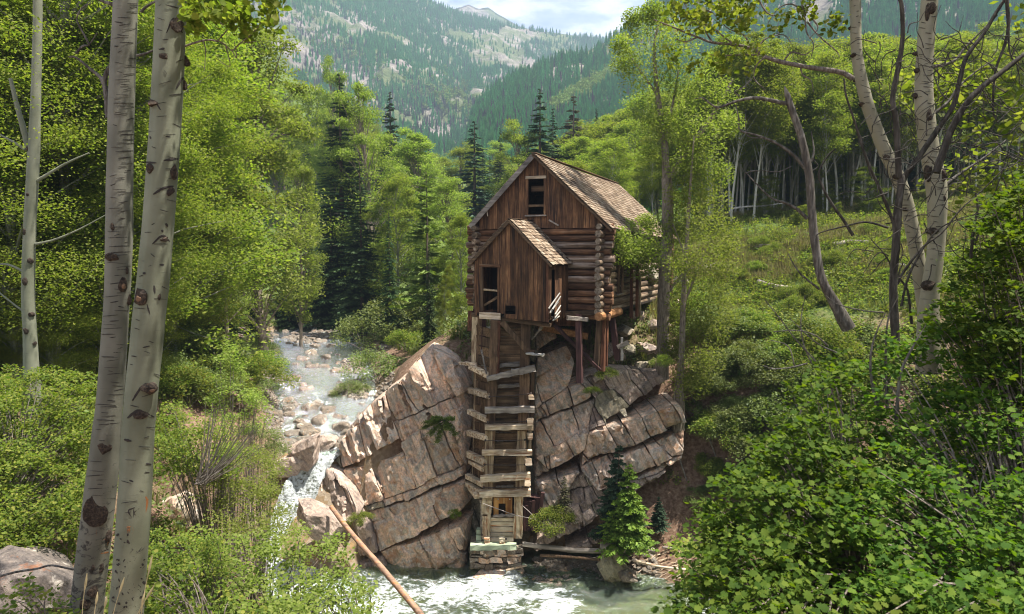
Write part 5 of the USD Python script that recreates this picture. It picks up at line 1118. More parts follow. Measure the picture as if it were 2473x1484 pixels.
# broadleaf trees one can point to
for kind, px, top, Y, lab, wide in [
    ("cottonwood", 632, 95, 46, "big light green cottonwood on the far left bank of the river", .95), ("cottonwood", 806, 152, 92, "yellow-green tree behind the tall narrow spruce", .5), ("cottonwood", 893, 215, 63, "light green tree with a bare forked stem right of the tall spruce", .75),
    ("cottonwood", 1050, 303, 72, "round light green tree between the slim spruce and the bluish spruce", 1.1), ("cottonwood", 1090, 430, 56, "light green tree left behind the mill's gable", 1.1), ("cottonwood", 1242, 303, 74, "yellow-green tree close behind the mill's peak", .9),
    ("leafy", 960, 430, 58, "light green tree right of the broad dark spruce", 1.0), ("leafy", 1110, 520, 40, "bright leafy tree beside the mill's left eave", .8), ("cottonwood", 540, 300, 40, "light green tree in front of the big cottonwood on the left bank", .7), ("cottonwood", 720, 380, 52, "drooping light green tree over the river's left bank", .6),
    ("leafy", 1075, 640, 33, "slender young aspen on the rock beside the mill's left wall", .5)]:
    plant(kind, px, top, Y, lab, wide=wide)
# the left forest
LF = [(-60, -250, 22), (25, -160, 20), (110, -220, 23), (190, -150, 27), (330, -90, 29), (400, -30, 31), (255, -80, 24), (440, 40, 36), (60, -60, 30), (150, 20, 34), (300, 40, 36), (470, 120, 42), (-30, 60, 32), (370, 150, 33), (210, 160, 30), (90, 200, 26), (10, 240, 24), (280, 260, 27), (440, 300, 36), (160, 360, 24), (350, 400, 30), (60, 430, 22), (240, 480, 25), (420, 480, 34), (-50, 460, 24), (480, 560, 40), (130, 560, 21), (330, 600, 26), (20, 620, 20), (500, 430, 44)]
for px, top, Y in LF: plant("leafyfine" if Y < 30 else "leafy", px, top, Y, "leafy green aspen in the dense forest on the left bank", group="aspens of the left bank forest", wide=trng.uniform(.9, 1.2))
for px, top, Y in [(40, 500, 34), (170, 520, 36), (300, 540, 38), (420, 600, 42), (540, 640, 48), (610, 660, 52), (90, 640, 28), (230, 640, 30)]: plant("spruce", px, top, Y, "dark spruce in the shade of the left bank forest", group="spruces under the left forest", wide=1.1)
# the belt of trees across the valley, behind the mill
line = [(440, 130), (560, 120), (640, 130), (760, 190), (850, 240), (900, 260), (960, 310), (1050, 320), (1130, 345), (1200, 330), (1290, 320), (1380, 330), (1440, 300), (1520, 240), (1600, 200), (1700, 170)]
for k in range(86):
    px = trng.uniform(440, 1700); Y = trng.uniform(94, 150); top = interp(px, line) + trng.uniform(8, 120) * (1 if px < 1330 else .6)
    if trng.random() < (.28 if px < 1330 else .06): plant("spruce" if trng.random() < .6 else "bluespruce", px, top, Y, "conifer in the belt of trees across the valley behind the mill", group="conifers behind the mill", wide=trng.uniform(.8, 1.1))
    else: plant("cottonwood" if trng.random() < .5 else "aspen", px, top, Y, "light green tree in the belt across the valley behind the mill", group="broadleaf trees behind the mill", wide=trng.uniform(.9, 1.25))
for k in range(34):
    px = trng.uniform(1370, 1760); Y = trng.uniform(48, 100); top = interp(px, [(1370, 340), (1440, 300), (1520, 250), (1600, 210), (1760, 160)]) + (100 - Y) * trng.uniform(.5, 3.2)
    plant("aspen", px, top, Y, "bright green aspen on the slope behind the mill's roof", group="aspens on the slope behind the roof", wide=trng.uniform(1.0, 1.4))
# the aspen grove of white trunks on the right
for k in range(150):
    px = trng.uniform(1690, 2750); Y = 46 + 44 * trng.random() ** 1.2; top = interp(px, [(1690, 170), (1800, 130), (1930, 108), (2060, 85), (2300, 78), (2720, 40)]) + trng.uniform(0, 70) + (80 - Y) * trng.uniform(.2, 1.4)
    plant("aspen", px, top, Y, "slender white-trunked aspen of the grove beyond the meadow", group="aspens of the right grove", wide=trng.uniform(.9, 1.25))
for k in range(34):
    px = trng.uniform(1690, 2700); Y = trng.uniform(56, 84); plant("spruce", px, trng.uniform(310, 420), Y, "small dark spruce in the shade between the grove's trunks", group="spruces under the right grove", wide=1.1)
for k in range(46):
    px = trng.uniform(1680, 2750); Y = trng.uniform(74, 110); plant("leafy", px, trng.uniform(150, 330), Y, "low leafy tree behind the white trunks of the right grove", group="leafy trees behind the right grove", wide=trng.uniform(1.1, 1.5))
for k in range(11):
    px = trng.uniform(1690, 2480); Y = trng.uniform(42, 52); plant("leafy", px, trng.uniform(380, 500), Y, "young leafy sapling at the meadow's upper edge before the grove", group="saplings before the right grove", wide=trng.uniform(1.2, 1.8))
for k in range(60):
    px = trng.uniform(1700, 2600); Y = trng.uniform(44.5, 58); top = trng.uniform(100, 190)
    plant("aspen", px, top, Y, "slender white-trunked aspen of the grove beyond the meadow", group="aspens of the right grove", wide=trng.uniform(.7, .95))
# young conifers at the cliff foot
for kind, px, top, bot, Y, lab, wide in [("youngbluespruce", 1492, 1075, 1290, 25.7, "blue-green young spruce behind the bright one at the cliff foot", 1.0), ("youngspruce", 1515, 1120, 1318, 25.0, "bright green young spruce standing at the foot of the cliff", 1.05), ("brownspruce", 1362, 1140, 1262, 25.4, "small brownish spruce against the cliff right of the maroon box", 1.2), ("youngspruce", 1500, 1210, 1310, 24.6, "smallest bright spruce in front of the pair at the cliff foot", 1.0), ("youngbluespruce", 1590, 1200, 1275, 26.2, "low bluish spruce seedling right of the pair at the cliff foot", 1.2)]:
    b = at(px, bot, Y); s = (at(px, top, Y)[2] - b[2]) / _kh[kind]; thing("young_conifer", lab, "tree", b, trng.uniform(0, 360), (s * wide, s * wide, s), ref=KIND[f"{kind}_0"])
# little pine growing out of the cliff: flat sprays
def spray_pine(c, seed):
    rng = np.random.default_rng(seed); B = Bag(); V = []
    for (dx, dy, dzz) in ((-.75, -.5, .1), (-.55, -.6, -.35), (.35, -.6, .28), (-.25, -.75, -.6), (.15, -.7, -.1), (-.85, -.35, -.15), (.45, -.45, -.4), (-.4, -.5, .3)):
        e = np.array([dx, dy, dzz]); P = smooth_path([[0, .35, 0], e * .5 + [0, 0, .08], e], 8); B.add(tube(P, np.linspace(.03, .008, 8), 5))
        n = 520; t = rng.uniform(.3, 1, n); q = np.stack([np.interp(t, np.linspace(0, 1, 8), P[:, k]) for k in range(3)], 1) + rng.normal(0, .07, (n, 3)) * [1, 1, .5]; V.append(q)
    return B.out(), leaf_quads(np.vstack(V), .095, rng, up=.4, aspect=.28)
c = at(1075, 1020, 26.3); T, C = spray_pine(c, 5); o = thing("cliff_pine", "small bright pine with flat sprays growing out of a crack in the left cliff", "tree", c); part(o, "trunk", T, MAT["bark_spruce"], 50); part(o, "crown", C, MAT["needle_bright"])
# bushes: each one a thing
def shrub(kind, px, py, r, lab, group=None, Y=None, name="bush", y0=8):
    p = hit(px, py, y0) if Y is None else at(px, py, Y)
    return thing(name, lab, "bush", p, trng.uniform(0, 360), r * trng.uniform(.85, 1.15, 3), group, ref=KIND[f"{kind}_{trng.integers(4)}"])
for k in range(52):
    px = trng.uniform(1650, 2020); py = trng.uniform(760, 1260)
    if px < 1690 + (py - 1000) * .25 and py > 960: continue
    shrub("willowbush" if trng.random() < .62 else "greenbush", px, py, trng.uniform(.55, 1.0), "grey-green shrub on the slope right of the cliff", "shrubs on the right slope", y0=18)
for k in range(46):
    px = trng.uniform(1650, 1860); py = trng.uniform(900, 1290)
    if px < 1660 + max(0, py - 1000) * .12: continue
    shrub("willowbush" if trng.random() < .6 else "greenbush", px, py, trng.uniform(.28, .6), "small grey-green shrub low on the dirt slope right of the cliff", "small shrubs on the dirt slope", y0=22)
for k in range(30):
    px = trng.uniform(1660, 2300); py = trng.uniform(570, 760); shrub("greenbush", px, py, trng.uniform(.25, .6), "low green bush in the meadow before the grove", "bushes in the meadow", y0=18)
for px, py, r, lab in [(880, 850, 2.0, "bright willow at the water's edge left of the cliff top"), (950, 810, 2.2, "green bush above the willow on the cliff's back"), (850, 965, .8, "small green bush at the river's right edge under the willow"), (1000, 790, 1.4, "green bush behind the cliff's left peak"), (910, 925, 1.3, "light bush in front of the willow on the river edge"), (980, 850, 1.0, "low bush right behind the cliff's left edge")]:
    shrub("willowbush" if "willow" in lab else "greenbush", px, py, r, lab, y0=27.5)
for k in range(26):
    px, py = trng.uniform(380, 650), trng.uniform(740, 960); shrub("greenbush" if trng.random() < .6 else "willowbush", px, py, trng.uniform(.6, 1.2), "green bush on the left bank above the gravel bar", "bushes on the left bank", y0=18)
for px, py, Y, r, lab in [(1325, 1290, 25.2, .62, "bright green bush in front of the maroon box"), (1350, 1262, 25.3, .42, "small leafy bush right of the maroon box"), (1095, 1250, 25.6, .22, "tiny green plant on the lower left cliff"), (1470, 920, 26.5, .35, "green tuft in the cliff joint under the posts"), (1430, 955, 26.3, .25, "small green tuft lower in the same joint"), (870, 1265, 25.2, .35, "yellow-green tuft between the pale boulder and the cliff"), (1600, 890, 26.9, .4, "green tuft on the cliff top at the big tree's foot")]:
    shrub("greenbush", px, py, r, lab, Y=Y)

for px, py, r in ((455, 985, 1.0), (500, 975, 1.1), (545, 985, 1.0), (590, 1000, .8), (430, 930, .9), (620, 960, .7)): shrub("greenbush" if px % 2 else "willowbush", px, py, r, "green bush on the soil scarp between the near trunks and the creek", "bushes on the soil scarp", y0=14)
# ---------------------------------------------------------------- the two big trees right of the mill, limb by limb
def px_path(pts, Y, n=None):
    """pts: (px, py[, dY]) -> smooth world path"""
    P = np.array([at(p[0], p[1], Y + (p[2] if len(p) > 2 else 0)) for p in pts]); return smooth_path(P, n or max(8, len(pts) * 5))
def pxr(w, Y): return .5 * w * Y / FOC

def clump_leaves(rng, C, R, per, size, flat=.75, up=.45, shape=None):
    P = []
    for c, r in zip(C, R):
        n = max(6, int(per * rng.uniform(.6, 1.4))); q = rng.standard_normal((n, 3)); q = q / np.linalg.norm(q, axis=1, keepdims=True) * rng.random((n, 1)) ** .5
        P.append(c + q * [1, 1, flat] * r)
    P = np.vstack(P)
    return leaf_quads(P, size, rng, up=up) if shape is None else leaf_shapes(P, size, rng, *shape, up=up)
Y = 28.6; rng = np.random.default_rng(71)
o = thing("cottonwood", "tall light green cottonwood with a forked brown trunk right beside the mill", "tree", at(1601, 905, Y))
B = Bag(); b0 = at(1601, 905, Y)
def limb(pts, w0, w1, Y, B, b0, sides=9, n=None):
    P = px_path(pts, Y, n) - b0; B.add(tube(P, np.linspace(pxr(w0, Y), pxr(w1, Y), len(P)), sides, rough=.03, rng=rng))
limb([(1600, 915), (1601, 800), (1604, 680), (1612, 560), (1612, 470), (1610, 430)], 31, 25, Y, B, b0); limb([(1610, 440), (1603, 330), (1588, 230), (1580, 120), (1590, 60)], 20, 4, Y, B, b0); limb([(1611, 440), (1650, 380), (1700, 310), (1745, 240), (1770, 190)], 17, 5, Y, B, b0)
limb([(1604, 350), (1625, 250), (1640, 160)], 8, 3, Y, B, b0, 6); limb([(1607, 600), (1570, 575), (1520, 590)], 6, 2, Y, B, b0, 5); limb([(1606, 720), (1650, 660), (1700, 640)], 7, 2, Y, B, b0, 5); limb([(1588, 230), (1545, 170), (1520, 130)], 7, 2, Y, B, b0, 5)
part(o, "trunk", B.out(), MAT["bark"], 50)
cl = [(1530, 85, 40), (1560, 130, 55), (1595, 62, 42), (1635, 110, 48), (1548, 200, 46), (1512, 150, 34), (1615, 190, 46), (1685, 190, 46), (1740, 230, 44), (1565, 285, 42), (1655, 300, 50), (1715, 310, 46), (1610, 300, 36), (1530, 45, 26), (1575, 30, 26), (1500, 110, 24), (1660, 230, 40), (1760, 300, 34), (1700, 380, 46), (1655, 400, 40), (1570, 370, 34),
      (1530, 575, 42), (1500, 600, 28), (1570, 600, 46), (1545, 640, 36), (1600, 540, 34), (1510, 550, 22), (1590, 650, 34), (1560, 540, 26), (1640, 500, 40), (1690, 470, 40), (1735, 420, 34), (1535, 605, 30), (1495, 575, 26), (1512, 615, 30), (1488, 600, 20), (1525, 560, 26), (1555, 600, 34), (1620, 620, 30)]
C = np.array([at(a, b, Y + rng.normal(0, 1.1)) for a, b, r in cl]) - b0; R = np.array([r for *_, r in cl]) * Y / FOC * 1.1
part(o, "crown", clump_leaves(rng, C, R * 1.12, 900, .10, .9), MAT["leaf_cotton"])
Y = 27.4; b0 = at(1640, 1010, Y); o = thing("cottonwood", "thinner leafy tree with a shaggy foot standing right of the forked cottonwood", "tree", b0); B = Bag()
limb([(1638, 1040), (1640, 960), (1646, 850), (1652, 700), (1660, 560), (1668, 440), (1676, 330)], 22, 3, Y, B, b0); limb([(1650, 740), (1690, 640), (1720, 560)], 7, 2, Y, B, b0, 5); limb([(1655, 620), (1625, 540)], 5, 2, Y, B, b0, 5)
limb([(1632, 1045), (1628, 985), (1637, 900)], 14, 4, Y, B, b0, 6); limb([(1648, 1040), (1650, 985), (1645, 900)], 12, 4, Y, B, b0, 6)
part(o, "trunk", B.out(), MAT["bark"], 50)
cl = [(1670, 350, 30), (1690, 430, 42), (1650, 470, 40), (1720, 490, 42), (1690, 540, 46), (1640, 560, 36), (1740, 560, 40), (1700, 620, 46), (1655, 650, 42), (1740, 650, 40), (1700, 700, 46), (1650, 730, 36), (1735, 720, 36), (1690, 780, 44), (1640, 810, 44), (1720, 800, 38), (1665, 870, 46), (1625, 850, 28), (1705, 870, 40), (1660, 930, 38), (1690, 930, 32), (1760, 600, 30), (1625, 760, 24), (1755, 770, 30)]
C = np.array([at(a, b, Y + rng.normal(0, .9)) for a, b, r in cl]) - b0; R = np.array([r for *_, r in cl]) * Y / FOC * 1.1
part(o, "crown", clump_leaves(rng, C, R * 1.15, 900, .095, .9), MAT["leaf_cotton"])
# meadow grass and small ground plants
def tuft(seed, n=14, h=.45):
    rng = np.random.default_rng(seed); V = []
    for k in range(n):
        a = rng.uniform(0, 6.28); b = np.array([math.cos(a), math.sin(a), 0]) * rng.uniform(0, .12); t = b * rng.uniform(1.5, 3.2) + [0, 0, h * rng.uniform(.6, 1.15)]; s = np.array([-math.sin(a), math.cos(a), 0]) * .014; m = (b + t) / 2 + [0, 0, .06]
        V.append([b - s, b + s, m + s * .8, m - s * .8]); V.append([m - s * .8, m + s * .8, t, t])
    V = np.array(V).reshape(-1, 3); return V, np.arange(len(V)).reshape(-1, 4)
def forb(seed, n=26, h=.4):
    rng = np.random.default_rng(seed); return leaf_quads(rng.normal(0, 1, (n, 3)) * [.16, .16, h * .3] + [0, 0, h * .55], .12, rng, up=.7)
MAT["grass"] = leaf_mat("meadow_grass", [(0.088, 0.117, 0.027), (0.132, 0.162, 0.042), (0.184, 0.201, 0.065), (0.250, 0.229, 0.120)], (1.4, 1.4, .5), .35, .6, .2)
gr = np.random.default_rng(60); n = 90000
xy = np.column_stack([gr.uniform(2, 44, n), gr.uniform(26, 66, n)]); g = grassy(xy[:, 0], xy[:, 1]); k = gr.random(n) < g * .8
xy = xy[k]; xy = xy[(xy[:, 0] > 6.5) | (xy[:, 1] > 38)]
MAT["dry_grass"] = leaf_mat("dry_meadow_grass", [(0.16, 0.15, 0.06), (0.24, 0.215, 0.10), (0.32, 0.28, 0.15)], (1.2, 1.2, .7), .3, .8, .1)
nd = meshkit.fbm(np.column_stack([xy * [.28, .4], np.zeros(len(xy))]), 4, 15); dry = nd > .56; bald = (nd < .40) & (gr.random(len(xy)) < .8)
scatter("dry_grass", "tan dry grass in patches across the meadow", "grass", [tuft(21), tuft(22)], [MAT["dry_grass"]] * 2, np.column_stack([xy[dry], H(xy[dry, 0], xy[dry, 1]) - .02]), gr.uniform(.7, 1.4, dry.sum()), 71, tilt=.15)
xy = xy[~(dry & (gr.random(len(xy)) < .55)) & ~bald]
scatter("meadow_grass", "bright green grass of the meadow rising to the grove", "grass", [tuft(1), tuft(2), forb(3), forb(4)], [MAT["grass"], MAT["grass"], MAT["leaf_bush"], MAT["leaf_aspen"]], np.column_stack([xy, H(xy[:, 0], xy[:, 1]) - .02]), gr.uniform(.6, 1.3, len(xy)), 61, tilt=.1)
xy = np.column_stack([gr.uniform(-34, -9, 26000), gr.uniform(5, 60, 26000)]); d = _rvt.query(xy)[0]; xy = xy[(d > 5.5) & (gr.random(len(xy)) < .75) & ~((xy[:, 0] > -18) & (xy[:, 1] > 26) & (gr.random(len(xy)) < .7))]
scatter("undergrowth", "green undergrowth on the forest floor of the left bank", "undergrowth", [tuft(5), forb(6), forb(7)], [MAT["grass"], MAT["leaf_bush"], MAT["leaf_bush"]], np.column_stack([xy, H(xy[:, 0], xy[:, 1]) - .02]), gr.uniform(.7, 1.6, len(xy)), 62, tilt=.1)
xy = np.column_stack([gr.uniform(-22, 6.5, 12000), gr.uniform(29, 75, 12000)]); d = _rvt.query(xy)[0]; xy = xy[d > 5.2]
scatter("undergrowth", "green undergrowth between the river and the trees behind the mill", "undergrowth", [tuft(8), forb(9)], [MAT["grass"], MAT["leaf_willow"]], np.column_stack([xy, H(xy[:, 0], xy[:, 1]) - .02]), gr.uniform(.7, 1.6, len(xy)), 63, tilt=.1)
xy = np.column_stack([gr.uniform(6, 20, 9000), gr.uniform(22, 36, 9000)]); nn = meshkit.fbm(np.column_stack([xy * .5, np.zeros(len(xy))]), 3, 5); xy = xy[(nn > .5) & ~contains_xy(POOL.buffer(.8), xy[:, 0], xy[:, 1])]
scatter("undergrowth", "patchy small plants on the brown slope right of the cliff", "undergrowth", [forb(10), forb(11)], [MAT["leaf_willow"], MAT["leaf_bush"]], np.column_stack([xy, H(xy[:, 0], xy[:, 1]) - .02]), gr.uniform(.5, 1.2, len(xy)), 64, tilt=.1)
# ---------------------------------------------------------------- near trees
MAT["bark_near"] = aspen_bark("near_aspen_bark", (0.13, 0.14, 0.095), (0.205, 0.215, 0.155), .635, lowz=(.7, 2.1))
MAT["bark_near_rough"] = aspen_bark("rough_aspen_bark", (0.115, 0.115, 0.09), (0.19, 0.185, 0.15), .625, lowz=(1.3, 3.5))
MAT["bark_right"] = aspen_bark("warm_aspen_bark", (0.20, 0.185, 0.13), (0.30, 0.28, 0.21), .64)
MAT["dark_wood"] = bark_mat("dark_bare_wood", [(0.020, 0.018, 0.015), (0.05, 0.044, 0.037), (0.115, 0.105, 0.093)], (12, 12, 2.5), .7)
MAT["knot"] = bark_mat("black_knot", [(0.018, 0.014, 0.012), (0.05, 0.038, 0.03), (0.12, 0.085, 0.06)], (18, 18, 18), .8)
MAT["knot_core"] = plain_mat("brown_knot_core", (0.17, 0.10, 0.06), .8)
MAT["scar"] = plain_mat("dark_bark_scar", (0.035, 0.03, 0.027), .9)
MAT["orange_scar"] = plain_mat("orange_bark_scar", (0.28, 0.12, 0.045), .85, var=.4)
frng = np.random.default_rng(1234)

class Stem:
    """a near trunk given by centre and width down the photograph, at one distance"""
    def __init__(self, rows, Y, ext_top=None, base=None):
        self.rows = np.array(rows, float); self.Y = Y
        r = self.rows; self.P = np.array([at(a, b, Y) for a, b, w in r]); self.r = r[:, 2] * .5 * Y / FOC / np.sqrt(1 + ((r[:, 0] - 1236.5) / FOC) ** 2)
    def path(self, n=80):
        k = np.linspace(0, 1, len(self.rows)); t = np.linspace(0, 1, n); P = smooth_path(self.P, n)
        return P, np.interp(t, k, self.r)
    def c(self, py): return np.interp(py, self.rows[:, 1], self.rows[:, 0]), np.interp(py, self.rows[:, 1], self.rows[:, 2])
    def on(self, px, py, lift=0.0):
        cx, w = self.c(py); c = at(cx, py, self.Y); r = np.interp(py, self.rows[:, 1], self.r); d = ray(px, py); h = d[:2] / np.hypot(*d[:2])
        e = c[:2] - EYE[:2]; al = e @ h; off = math.sqrt(max(r * r - (e @ e - al * al), 0)); t = al - off; p = EYE + d * (t / np.hypot(*d[:2]))
        s = np.array([*(p[:2] - c[:2]), 0]); s /= np.linalg.norm(s) + 1e-9; p[:2] = c[:2] + s[:2] * r
        return p + s * lift, s

def trunk_mesh(st, sides=24, n=90, bumps=.012):
    P, r = st.path(n); V, F = tube(P, r, sides)
    m = n * sides; nz = meshkit.fbm(V[:m] * [7, 7, 2.2], 3, 5) - .5; c = np.repeat(P, sides, 0); V[:m] = c + (V[:m] - c) * (1 + 2.4 * bumps / np.repeat(r, sides)[:, None] * nz[:, None] * .5)
    return V, F

def knot(parent, st, b0, px, py, w, h, out=.02, core=False):
    p, s = st.on(px, py); k = st.Y / FOC; V, F = boulder((1, 1, 1), int(px + py), 3, 4, .12); ax = np.array([-s[1], s[0], 0]) * -1; ax = np.array([1.0, 0, 0]) - s * s[0]; ax /= np.linalg.norm(ax); zz = np.array([0, 0, 1.0])
    W = V[:, :1] * ax * w * .5 * k + V[:, 1:2] * s * (out + .012) + V[:, 2:] * zz * h * .5 * k + p - b0
    kp = part(parent, "knot", (W, F), MAT["knot"], 50)
    if core:
        W2 = V[:, :1] * ax * w * .24 * k + V[:, 1:2] * s * (out + .004) + V[:, 2:] * zz * h * .2 * k + p - b0 + s * .016 - zz * h * .1 * k; part(parent, "knot_core", (W2, F), MAT["knot_core"], 50)

def stroke(parent, st, b0, pts, w, m="scar", name="scar", lift=.002):
    """a mark following the bark: a flat ribbon lying on it"""
    q = smooth_path(np.array([[a, b, 0] for a, b in pts], float), max(4, 4 * len(pts)))[:, :2]; d = np.gradient(q, axis=0); d /= np.linalg.norm(d, axis=1, keepdims=True) + 1e-9; nrm = np.stack([-d[:, 1], d[:, 0]], 1)
    ww = w * .5 * np.clip(np.sin(np.linspace(.25, np.pi - .12, len(q))) ** .5, .3, 1) * frng.uniform(.8, 1.2, len(q))
    V = []
    for k in range(len(q)):
        for sg in (-1, 0, 1): V.append(st.on(*(q[k] + nrm[k] * sg * ww[k]), lift + .003 * (sg == 0))[0] - b0)
    F = []
    for k in range(len(q) - 1):
        for j in range(2): a = k * 3 + j; F.append([a, a + 1, a + 4, a + 3])
    part(parent, name, (np.array(V), np.array(F)[:, ::-1]), MAT[m], True)

# twin aspens on the left
SBm = Stem([(425, -420, 62), (421, -150, 70), (414, 0, 74), (405, 200, 77), (386, 500, 78), (362, 750, 82), (337, 1000, 84), (326, 1200, 86), (308, 1440, 90), (300, 1560, 98), (296, 1680, 120)], 7.0)
SAm = Stem([(318, -420, 54), (312, -150, 58), (304, 0, 60), (292, 300, 65), (287, 600, 68), (280, 760, 66), (262, 1000, 70), (241, 1200, 84), (212, 1440, 88), (200, 1560, 98), (192, 1700, 122)], 7.5)
b0 = SBm.P[-1]; tb = thing("aspen", "right-hand thick pale aspen trunk of the near pair, carved with initials", "tree", b0)
P, r = SBm.path(); V, F = trunk_mesh(SBm); part(tb, "trunk", (V - b0, F), MAT["bark_near"], 60)
for a in [(426, 58, 34, 40, .01), (397, 135, 24, 16, .005), (452, 148, 18, 26, .05), (447, 203, 20, 34, .03), (370, 251, 26, 22, .03, True), (362, 407, 22, 26, .008), (420, 412, 22, 46, .012), (412, 463, 26, 24, .012), (398, 578, 24, 12, .012), (338, 716, 40, 44, .02, True), (361, 939, 46, 30, .05, True), (340, 1003, 34, 20, .012), (384, 716, 8, 20, .004)]: knot(tb, SBm, b0, *a)
for pts, w in [(([(440, 80), (420, 45), (402, 80)]), 5), ([(430, 20), (400, 12)], 3), ([(425, 215), (440, 190), (452, 196)], 6), ([(355, 262), (372, 246), (388, 266)], 5), ([(350, 392), (378, 394)], 5), ([(395, 388), (435, 384)], 6), ([(370, 470), (395, 455), (420, 450)], 6), ([(368, 590), (392, 570), (410, 584)], 6), ([(320, 968), (338, 940), (352, 926)], 6), ([(308, 1010), (335, 992), (372, 1008)], 7), ([(355, 735), (362, 760)], 4), ([(300, 1062), (318, 1066)], 6),
               ([(385, 120), (398, 117)], 5), ([(362, 330), (366, 336)], 5), ([(400, 330), (412, 331)], 3), ([(385, 640), (396, 640)], 5), ([(345, 660), (352, 661)], 6), ([(400, 540), (405, 548)], 6), ([(390, 560), (394, 556)], 6), ([(372, 690), (374, 710)], 5), ([(318, 860), (330, 862)], 3), ([(352, 1120), (365, 1122)], 4), ([(312, 1160), (322, 1164)], 4), ([(345, 840), (362, 836)], 3)]:
    stroke(tb, SBm, b0, pts, w)
for y in np.arange(-60, 1250, 26): # fine cross lines
    cx, w = SBm.c(y); a = cx + frng.uniform(-.46, .3) * w; L = frng.uniform(.08, .45) * w; stroke(tb, SBm, b0, [(a, y + frng.uniform(-6, 6)), (min(a + L, cx + .47 * w), y + frng.uniform(-6, 6))], frng.uniform(1.1, 2.4))
# carvings: C K, K A T, small marks
def letters(parent, st, b0, strokes, w, m="scar"):
    for s in strokes: stroke(parent, st, b0, s, w, m, "carving")
letters(tb, SBm, b0, [[(326, 1226), (310, 1234), (318, 1250)], [(323, 1230), (323, 1250)], [(336, 1228), (324, 1240), (337, 1250)]], 3.2)
letters(tb, SBm, b0, [[(325, 1326), (325, 1339)], [(331, 1326), (326, 1332), (331, 1339)], [(333, 1339), (336, 1327), (339, 1338)], [(334, 1335), (338, 1335)], [(340, 1327), (347, 1326)], [(343.5, 1327), (343.5, 1337)]], 2.6)
letters(tb, SBm, b0, [[(309, 1270), (309, 1288)], [(305, 1274), (318, 1272)], [(313, 1273), (313, 1287)], [(320, 1273), (322, 1286), (318, 1288)], [(306, 1281), (316, 1280)]], 2.0, "orange_scar")
for k in range(60):
    y = frng.uniform(1290, 1470); cx, w = SBm.c(y); a = cx + frng.uniform(-.42, .40) * w; d = frng.uniform(4, 13)
    stroke(tb, SBm, b0, [(a, y), (a + d * frng.uniform(-.5, .9), y + d * frng.uniform(-.6, .8))], frng.uniform(3, 8))
stroke(tb, SBm, b0, [(352, 1200), (355, 1215), (350, 1245)], 8, "orange_scar"); stroke(tb, SBm, b0, [(345, 1300), (346, 1318)], 7, "orange_scar")
b1 = SAm.P[-1]; ta = thing("aspen", "left-hand grey aspen trunk of the near pair with a black rough foot", "tree", b1)
V, F = trunk_mesh(SAm); part(ta, "trunk", (V - b1, F), MAT["bark_near_rough"], 60)
for a in [(272, 621, 34, 22, .015), (296, 687, 22, 38, .015, True), (272, 547, 9, 20, .006), (310, 724, 14, 30, .02), (306, 655, 8, 20, .006), (250, 1085, 34, 30, .012), (232, 1235, 56, 80, .006), (262, 1290, 18, 40, .012), (245, 1370, 16, 24, .008), (225, 1370, 12, 18, .006), (228, 1428, 32, 44, .012), (205, 1460, 26, 30, .008)]: knot(ta, SAm, b1, *a)
for y in np.arange(-60, 1250, 11):
    cx, w = SAm.c(y); a = cx + frng.uniform(-.47, .2) * w; L = frng.uniform(.15, .75) * w; y2 = y + frng.uniform(-4, 4); stroke(ta, SAm, b1, [(a, y2), (min(a + L, cx + .47 * w), y2 + frng.uniform(-5, 3))], frng.uniform(1.0, 2.6))
stroke(ta, SAm, b1, [(232, 1280), (233, 1310), (236, 1335)], 10, "orange_scar"); stroke(ta, SAm, b1, [(238, 1338), (262, 1334)], 6, "orange_scar"); stroke(ta, SAm, b1, [(236, 1310), (262, 1300), (258, 1318)], 4, "orange_scar"); stroke(ta, SAm, b1, [(234, 1338), (262, 1326)], 4)
def twig(parent, pts, w0, w1, Y, b0, B, sides=6): P = px_path(pts, Y, max(10, 6 * len(pts))); B.add(tube(P - b0, np.linspace(pxr(w0, Y), pxr(w1, Y), len(P)), sides, rough=.05, rng=frng))
B = Bag()
for pts, w0, w1, Y in [([(262, 285), (258, 240), (252, 205), (240, 185), (215, 165), (185, 140), (166, 138)], 14, 4, 7.5), ([(250, 205), (256, 180), (266, 160)], 12, 9, 7.5), ([(215, 108), (205, 88), (190, 60), (186, 40), (200, 18), (220, 8)], 5, 2.5, 7.6), ([(183, 130), (200, 112), (215, 108), (235, 80)], 6, 2, 7.6), ([(278, 12), (255, 6), (225, -8)], 10, 7, 7.5), ([(340, 30), (352, 18), (375, 4), (400, -4)], 7, 4, 7.5), ([(330, 135), (350, 130), (372, 122)], 6, 5, 7.3)]: twig(ta, pts, w0, w1, Y, b1, B)
part(ta, "dead_branch", B.out(), MAT["dead_wood"], 60); B = Bag()
for pts, w0, w1, Y in [([(447, 112), (470, 104), (500, 97), (525, 100)], 5, 4, 7.0), ([(525, 98), (545, 110), (560, 122), (580, 105), (605, 85), (632, 55)], 4, 2, 7), ([(560, 122), (572, 140), (566, 100)], 3, 1.5, 7), ([(490, 98), (496, 120), (494, 170)], 3, 1.5, 7), ([(545, 110), (555, 160), (520, 140)], 3, 1.5, 7), ([(580, 105), (620, 100)], 2.5, 1.2, 7), ([(525, 100), (560, 60), (590, 30)], 3, 1.5, 7), ([(540, 60), (500, 40), (455, 20)], 3, 2, 7), ([(660, -40), (600, 10), (540, 60)], 4, 2, 7), ([(452, -30), (520, -20), (640, -40)], 10, 4, 7)]: twig(tb, pts, w0, w1, Y, b0, B)
part(tb, "branch", B.out(), MAT["twig"], 60)
